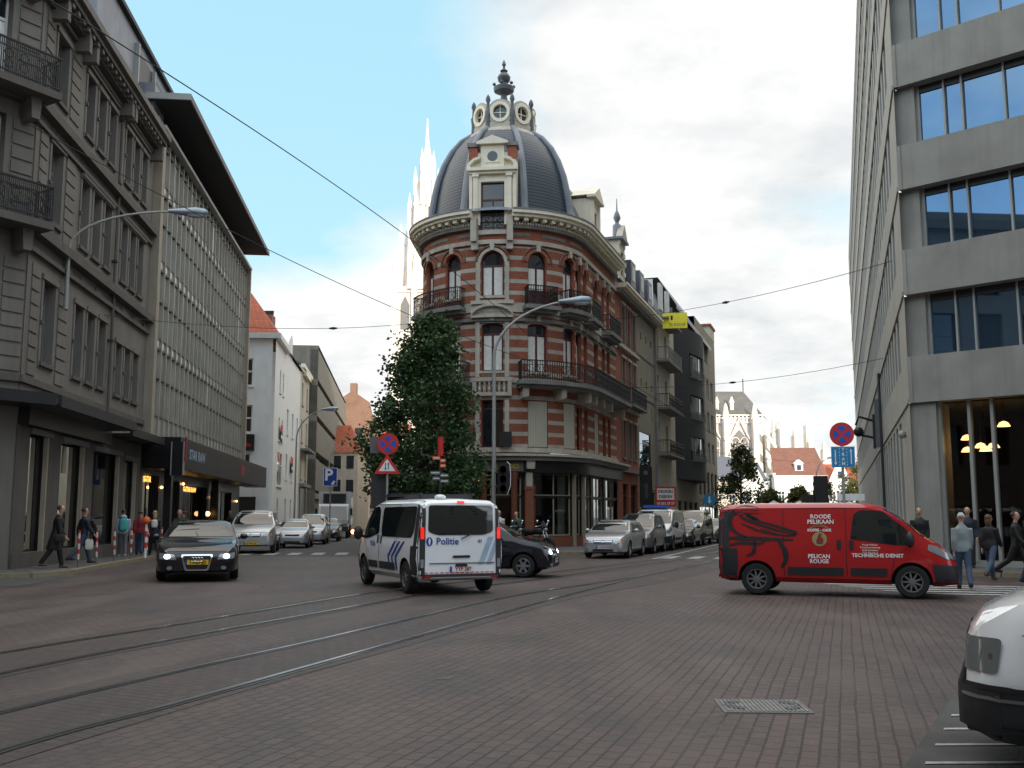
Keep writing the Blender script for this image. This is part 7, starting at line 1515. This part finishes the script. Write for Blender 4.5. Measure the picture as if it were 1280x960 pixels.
for x in (53.5, 61.5, 66): b = MB(); b.box(x - .5, x + .5, 303, 305, 33, 35.5, 'catlime'); b.prism([(x - .7, 35.5), (x + .7, 35.5), (x, 37.5)], 302.8, 305, 'catlime'); b.build('roof_dormer', t)
for x in (45, 54.5, 63, 71.5, 77):   # buttress piers with pinnacles
    z = 30 if x < 75 else 26
    b = MB(); b.box(x - .8, x + .8, 296.5, 299.6, 0, z, 'catlime'); b.lathe([(1.1, z), (.9, z + 1.5), (.5, z + 4), (.05, z + 5)], (x, 298, 0), 'catlime', 6); b.build('buttress', t)
for x in (49.7, 58.7, 67.2):
    b = MB(); b.prism([(x - 2.6, 12), (x + 2.6, 12), (x + 2.6, 22), (x + 1.7, 25), (x, 27), (x - 1.7, 25), (x - 2.6, 22)], 299.2, 299.9, 'mgrey'); b2 = b.build('gothic_window', t)
    b = MB()
    for i in range(6): b.box(x - 2.3 + i * .92, x - 2.15 + i * .92, 299.0, 299.2, 12, 23.5, 'catlime')
    for z in (15, 18, 21.5): b.box(x - 2.6, x + 2.6, 299.0, 299.15, z, z + .25, 'catlime')
    for q in (-1.3, 1.3): b.path([(x + q + 1.2 * math.cos(a), 299.05, 23.2 + 1.6 * math.sin(a)) for a in [math.pi * j / 10 for j in range(11)]], .14, 'catlime', 5)
    b.build('tracery', b2)
    MB().prism([(x - 3.2, 24), (x, 31.0), (x + 3.2, 24), (x + 2.8, 24), (x, 30), (x - 2.8, 24)], 298.9, 299.3, 'catlime').build('gable', t)
b = MB(); b.box(40, 100, 292, 299, 0, 13, 'catlime')
for i in range(26): b.box(41 + i * 2.2, 42.0 + i * 2.2, 291.8, 292, 12.6, 14.0, 'catlime'); b.box(41 + i * 2.2, 42.3 + i * 2.2, 291.9, 292.0, 4, 10, 'mgrey')
b.build('ambulatory_wall', t)
b = MB(); b.box(76, 83, 305, 325, 0, 26, 'catlime'); b.box(83, 90, 308, 325, 0, 21, 'catlime'); b.box(90, 98, 310, 325, 0, 18, 'catlime'); b.box(88.5, 90.5, 305, 308, 18, 29, 'catlime'); b.box(101, 103, 305, 308, 10, 22, 'catlime'); b.build('apse_wall', t)
for i in range(7):   # flying buttresses of the apse, sloping down to the right
    x = 75 + i * 4.2; z = 26 - i * 2.0
    b = MB(); b.box(x + 2.8, x + 3.8, 294 + i * .4, 298, 0, z + 1, 'catlime'); b.lathe([(.8, z + 1), (.5, z + 3), (.05, z + 3.6)], (x + 3.3, 296, 0), 'catlime', 6); b.prism([(x - 1, z + 1), (x + 3, z - 5), (x + 3, z - 7), (x - 1, z - .5)], 296, 297, 'catlime'); b.prism([(x - 1, z - 5), (x + 3, z - 10), (x + 3, z - 11.5), (x - 1, z - 7)], 296, 297, 'catlime'); b.build('flying_buttress', t)
t = thing('cathedral_tower', 'very tall pale gothic spire rising behind the left side of the corner building', 'tower', (-26.5, 320, 0)); cx_, cy_ = -28.3, 326
b = MB(); b.box(cx_ - 9.2, cx_ + 9.2, 320, 334, 0, 74, 'catlime'); b.box(cx_ - 9.2, cx_ + 9.2, 319.5, 334, 40, 41.2, 'catlime'); b.box(cx_ - 9, cx_ + 9, 319.5, 334, 73, 75, 'catlime'); b.box(cx_ - 9.2, cx_ + 9.2, 319.5, 334, 58, 59, 'catlime'); b.build('tower_shaft', t)
for x in (cx_ - 9.4, cx_ - 3, cx_ + 3, cx_ + 9.4): b = MB(); b.box(x - .9, x + .9, 318.4, 320, 0, 76, 'catlime'); b.lathe([(1.2, 76), (1.0, 80), (.1, 88)], (x, 319.6, 0), 'catlime', 6); b.build('buttress', t)
for z0, z1 in ((8, 34), (43, 56), (61, 72)):
    for x in (cx_ - 6, cx_, cx_ + 6): MB().prism([(x - 1.4, z0), (x + 1.4, z0), (x + 1.4, z1 - 3), (x, z1), (x - 1.4, z1 - 3)], 319.7, 319.95, 'mgrey').build('louvre_window', t)
b = MB(); b.lathe([(7.6, 74), (7.0, 88), (6.2, 90), (5.0, 94), (4.4, 103), (3.5, 105), (3.0, 112), (2.1, 114), (1.7, 120), (1.0, 122), (.5, 128), (.15, 134)], (cx_, cy_, 0), 'catlime', 8); b.build('spire', t)
for rr, z0, z1, n in ((8.4, 74, 97, 8), (5.6, 91, 108, 8), (3.8, 103, 117, 6), (2.2, 112, 123, 5)):
    for i in range(n): a = 2 * math.pi * i / n + .2; q = (cx_ + rr * math.cos(a), cy_ + rr * math.sin(a), 0); MB().lathe([(.8, z0), (.7, z1 - 6), (.9, z1 - 5.5), (.05, z1)], q, 'catlime', 5).build('pinnacle', t)
# houses by the square
def sqhouse(label, x0, x1, y, h, rk, roof, k='white', gables=0, dorm=0, n=4):
    t = thing('square_house', label, 'house', ((x0 + x1) / 2, y, 0)); F = Flat((x0, y), (1, 0)); w = x1 - x0
    ops = [(w * (i + .5) / n - .55, w * (i + .5) / n + .55, z, z + 1.9, 0) for i in range(n) for z in [q for q in (1.2, 4.6, 8.0, 11.2) if q + 2.4 < h]]
    b = MB(); facade(b, 0, w, 0, h, ops, k, rev=.2); b.poly([(0, 0, 0), (0, -10, 0), (0, -10, h), (0, 0, h)], k); b.build('wall', t, F)
    for op in ops: MB().box(op[0], op[1], -.25, -.18, op[2], op[3], 'glass').box(op[0] + .5, op[0] + .6, -.18, -.1, op[2], op[3], 'winwhite').box(op[0], op[1], -.18, -.1, op[2] + 1.2, op[2] + 1.3, 'winwhite').build('window', t, F)
    b = MB(); b.faces([(-.3, .3, h), (w + .3, .3, h), (w - .5, -5, h + roof), (.5, -5, h + roof)], [(0, 1, 2, 3)], rk); b.box(-.3, w + .3, 0, .35, h - .35, h + .02, 'winwhite'); b.box(-.35, .25, -5, .1, h, h + .5, 'winwhite'); b.build('roof', t, F)
    for i in range(gables): c = w * (i + .5) / gables; b = MB(); b.prism([(c - 2.2, h), (c + 2.2, h), (c + 1.4, h + 1.6), (c + .8, h + 2.8), (c, h + 3.8), (c - .8, h + 2.8), (c - 1.4, h + 1.6)], -.2, .2, 'white'); b.box(c - .4, c + .4, .2, .25, h + .6, h + 1.9, 'glass'); b.build('gable', t, F)
    for i in range(dorm): c = w * (i + .5) / dorm; b = MB(); b.box(c - .8, c + .8, -2.2, -.6, h + .8, h + 2.4, 'white'); b.prism([(c - 1, h + 2.4), (c + 1, h + 2.4), (c, h + 3.2)], -2.2, -.5, 'white'); b.box(c - .4, c + .4, -.6, -.55, h + 1.1, h + 2.1, 'glass'); b.build('dormer', t, F)
sqhouse('dark roofed house partly hidden behind the dark round tree', 36, 44, 198, 9.0, 'slate', 4.5, 'cream', n=3)
sqhouse('white gabled house left of the brown tiled roof', 44.4, 50.0, 200, 8.4, 'slate', 4.0, 'white', gables=1, n=2)
sqhouse('white house with a steep brown tiled roof and one dormer below the cathedral', 51.5, 61.6, 200, 9.6, 'browntile', 5.8, 'white', dorm=1, n=4)
sqhouse('low house with a bright red tiled roof and white stepped gables', 61.9, 74.0, 202, 8.6, 'redtile', 3.6, 'white', gables=2, n=4)
# parasols, shop fronts on the square
t = thing('cafe_canopy', 'row of pale cafe parasols on the square before the cathedral', 'parasol', (24, 90, 0)); 
for i in range(4): b = MB(); b.lathe([(.04, 0), (.04, 2.3)], (21.5 + i * 2.4, 84 + i, 0), 'galv', 6); b.lathe([(1.3, 2.2), (.05, 2.9)], (21.5 + i * 2.4, 84 + i, 0), 'bagw', 8); b.build('parasol', t)
# added unseen blocks behind the camera, sized to shade the square, reflected in glass
def back(x0, x1, y, h, k, n, fl, dep=14):
    F = Flat((x1, y), (-1, 0), n=(0, 1)); w = x1 - x0; b = MB(); ops = [(w * (i + .3) / n, w * (i + .7) / n, 4.6 + j * 3.4, 6.7 + j * 3.4, 0) for i in range(n) for j in range(fl)]
    facade(b, 0, w, 0, h, ops, k, rev=.3); b.poly([(0, 0, h), (w, 0, h), (w, -dep, h), (0, -dep, h)], 'zinc')
    for s in (0, w): b.poly([(s, 0, 0), (s, -dep, 0), (s, -dep, h), (s, 0, h)], k)
    b.poly([(0, -dep, 0), (w, -dep, 0), (w, -dep, h), (0, -dep, h)], k); b.box(0, w, 0, .3, h - .5, h, 'stone'); b.box(.2, w - .2, -.4, -.3, 0, h - 1, 'glass'); o = b.build('building', None, F); o['kind'] = 'structure'
back(-95, -48, -34, 38, 'beige', 12, 7); back(-47, -14, -40, 41, 'lstone', 9, 10); back(-13, 22, -42, 42, 'brickd', 9, 10); F = Flat((-20, -24), (0.05, 1)); b = MB(); ops = [(3 + 3 * i, 4.6 + 3 * i, 4.8 + j * 3.6, 7.2 + j * 3.6, 0) for i in range(13) for j in range(4)]
facade(b, 0, 43, 0, 21, ops, 'lstone', rev=.3); b.box(0, 43, 0, .5, 19.8, 20.4, 'lstone_d'); b.box(.2, 42.8, -.5, -.35, 0, 20, 'glass')  # unseen left block, added to keep bright sky out of the concrete building's glass
for s_ in (0, 43): b.poly([(s_, 0, 0), (s_, -16, 0), (s_, -16, 21), (s_, 0, 21)], 'lstone')
b.poly([(0, 0, 21), (43, 0, 21), (43, -16, 21), (0, -16, 21)], 'zinc'); o = b.build('building', None, F); o['kind'] = 'structure'
back(23, 60, -36, 43, 'lstone', 10, 10)

# unseen row facing the white houses, added to block bright reflections in shop windows
F = Flat((-9.9, 150), (.06, -1)); b = MB(); ops = [(3 + 3.2 * i, 4.5 + 3.2 * i, 4.8 + j * 3.6, 7.0 + j * 3.6, 0) for i in range(26) for j in range(3)]
facade(b, 0, 88, 0, 16, ops, 'cream', rev=.3); b.box(0, 88, 0, .4, 15.2, 15.7, 'stone'); b.box(.2, 87.8, -.5, -.35, 0, 15, 'glass')
for s_ in (0, 88): b.poly([(s_, 0, 0), (s_, -7, 0), (s_, -7, 16), (s_, 0, 16)], 'cream')
b.poly([(0, 0, 16), (88, 0, 16), (88, -7, 16), (0, -7, 16)], 'zinc'); o = b.build('building', None, F); o['kind'] = 'structure'

# ============================================================ SKY, SUN, CAMERA
SUN_EL, SV = 9, Vector((.3, -.954, 0)).normalized()
w = bpy.data.worlds.new('World'); sc.world = w; w.use_nodes = True; nt = w.node_tree; bg = nt.nodes['Background']
sky = nn(nt, 'ShaderNodeTexSky', sky_type='NISHITA'); sky.sun_disc = False; sky.sun_elevation = R(SUN_EL); sky.sun_rotation = math.atan2(SV.x, SV.y); sky.air_density = 1.2; sky.dust_density = 1.0; sky.ozone_density = 1.5
tc = nn(nt, 'ShaderNodeTexCoord').outputs['Generated']
s = nn(nt, 'ShaderNodeSeparateXYZ'); nt.links.new(tc, s.inputs[0])
zz = math_(nt, 'ADD', s.outputs[2], .22)       # flatten the dome so clouds stretch toward the horizon
c = nn(nt, 'ShaderNodeCombineXYZ'); nt.links.new(math_(nt, 'DIVIDE', s.outputs[0], zz), c.inputs[0]); nt.links.new(math_(nt, 'DIVIDE', s.outputs[1], zz), c.inputs[1])
n1 = noise(nt, mp(nt, c.outputs[0], loc=(3.3, 1.7, 0)), 1.05, 9, .56); n2 = noise(nt, mp(nt, c.outputs[0], loc=(9.1, 4.2, 2)), 1.5, 7, .6)
def vdot(v):
    d = nn(nt, 'ShaderNodeVectorMath', operation='DOT_PRODUCT'); nt.links.new(tc, d.inputs[0]); d.inputs[1].default_value = Vector(v).normalized(); return d.outputs['Value']
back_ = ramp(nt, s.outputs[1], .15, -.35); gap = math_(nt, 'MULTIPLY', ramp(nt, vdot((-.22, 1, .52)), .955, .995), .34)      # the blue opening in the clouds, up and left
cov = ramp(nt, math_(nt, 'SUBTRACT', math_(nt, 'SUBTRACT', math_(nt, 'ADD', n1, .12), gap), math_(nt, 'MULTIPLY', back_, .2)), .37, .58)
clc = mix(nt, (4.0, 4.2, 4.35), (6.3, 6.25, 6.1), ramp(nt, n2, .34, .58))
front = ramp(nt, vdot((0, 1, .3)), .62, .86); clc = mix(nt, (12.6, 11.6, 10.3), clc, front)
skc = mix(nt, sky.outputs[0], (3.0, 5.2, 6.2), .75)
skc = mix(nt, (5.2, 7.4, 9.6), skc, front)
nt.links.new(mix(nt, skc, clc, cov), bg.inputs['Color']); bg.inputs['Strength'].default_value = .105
ld = bpy.data.lights.new('sun', 'SUN'); ld.energy = 3.2; ld.angle = R(.53); ld.color = (1, .86, .68); lo = bpy.data.objects.new('sun', ld); col.objects.link(lo)
dv = Vector((-SV.x * math.cos(R(SUN_EL)), -SV.y * math.cos(R(SUN_EL)), -math.sin(R(SUN_EL)))); lo.rotation_euler = dv.to_track_quat('-Z', 'Y').to_euler(); lo.location = (0, 0, 60)
cd = bpy.data.cameras.new('camera'); cam = bpy.data.objects.new('camera', cd); col.objects.link(cam); sc.camera = cam
cd.sensor_width = 36; cd.lens = 36 * 1270 / 1280; cd.clip_end = 3000; cam.location = (0, 0, 1.58); cam.rotation_euler = (R(90) + math.atan(166 / 1270), 0, 0)
sc.render.resolution_x = 1024; sc.render.resolution_y = 768
sc.view_settings.view_transform = 'Standard'; sc.view_settings.look = 'None'; sc.view_settings.exposure = .8; sc.view_settings.gamma = 1
for o in bpy.data.objects:
    for kk in ('_w', '_h'):
        if kk in o: del o[kk]
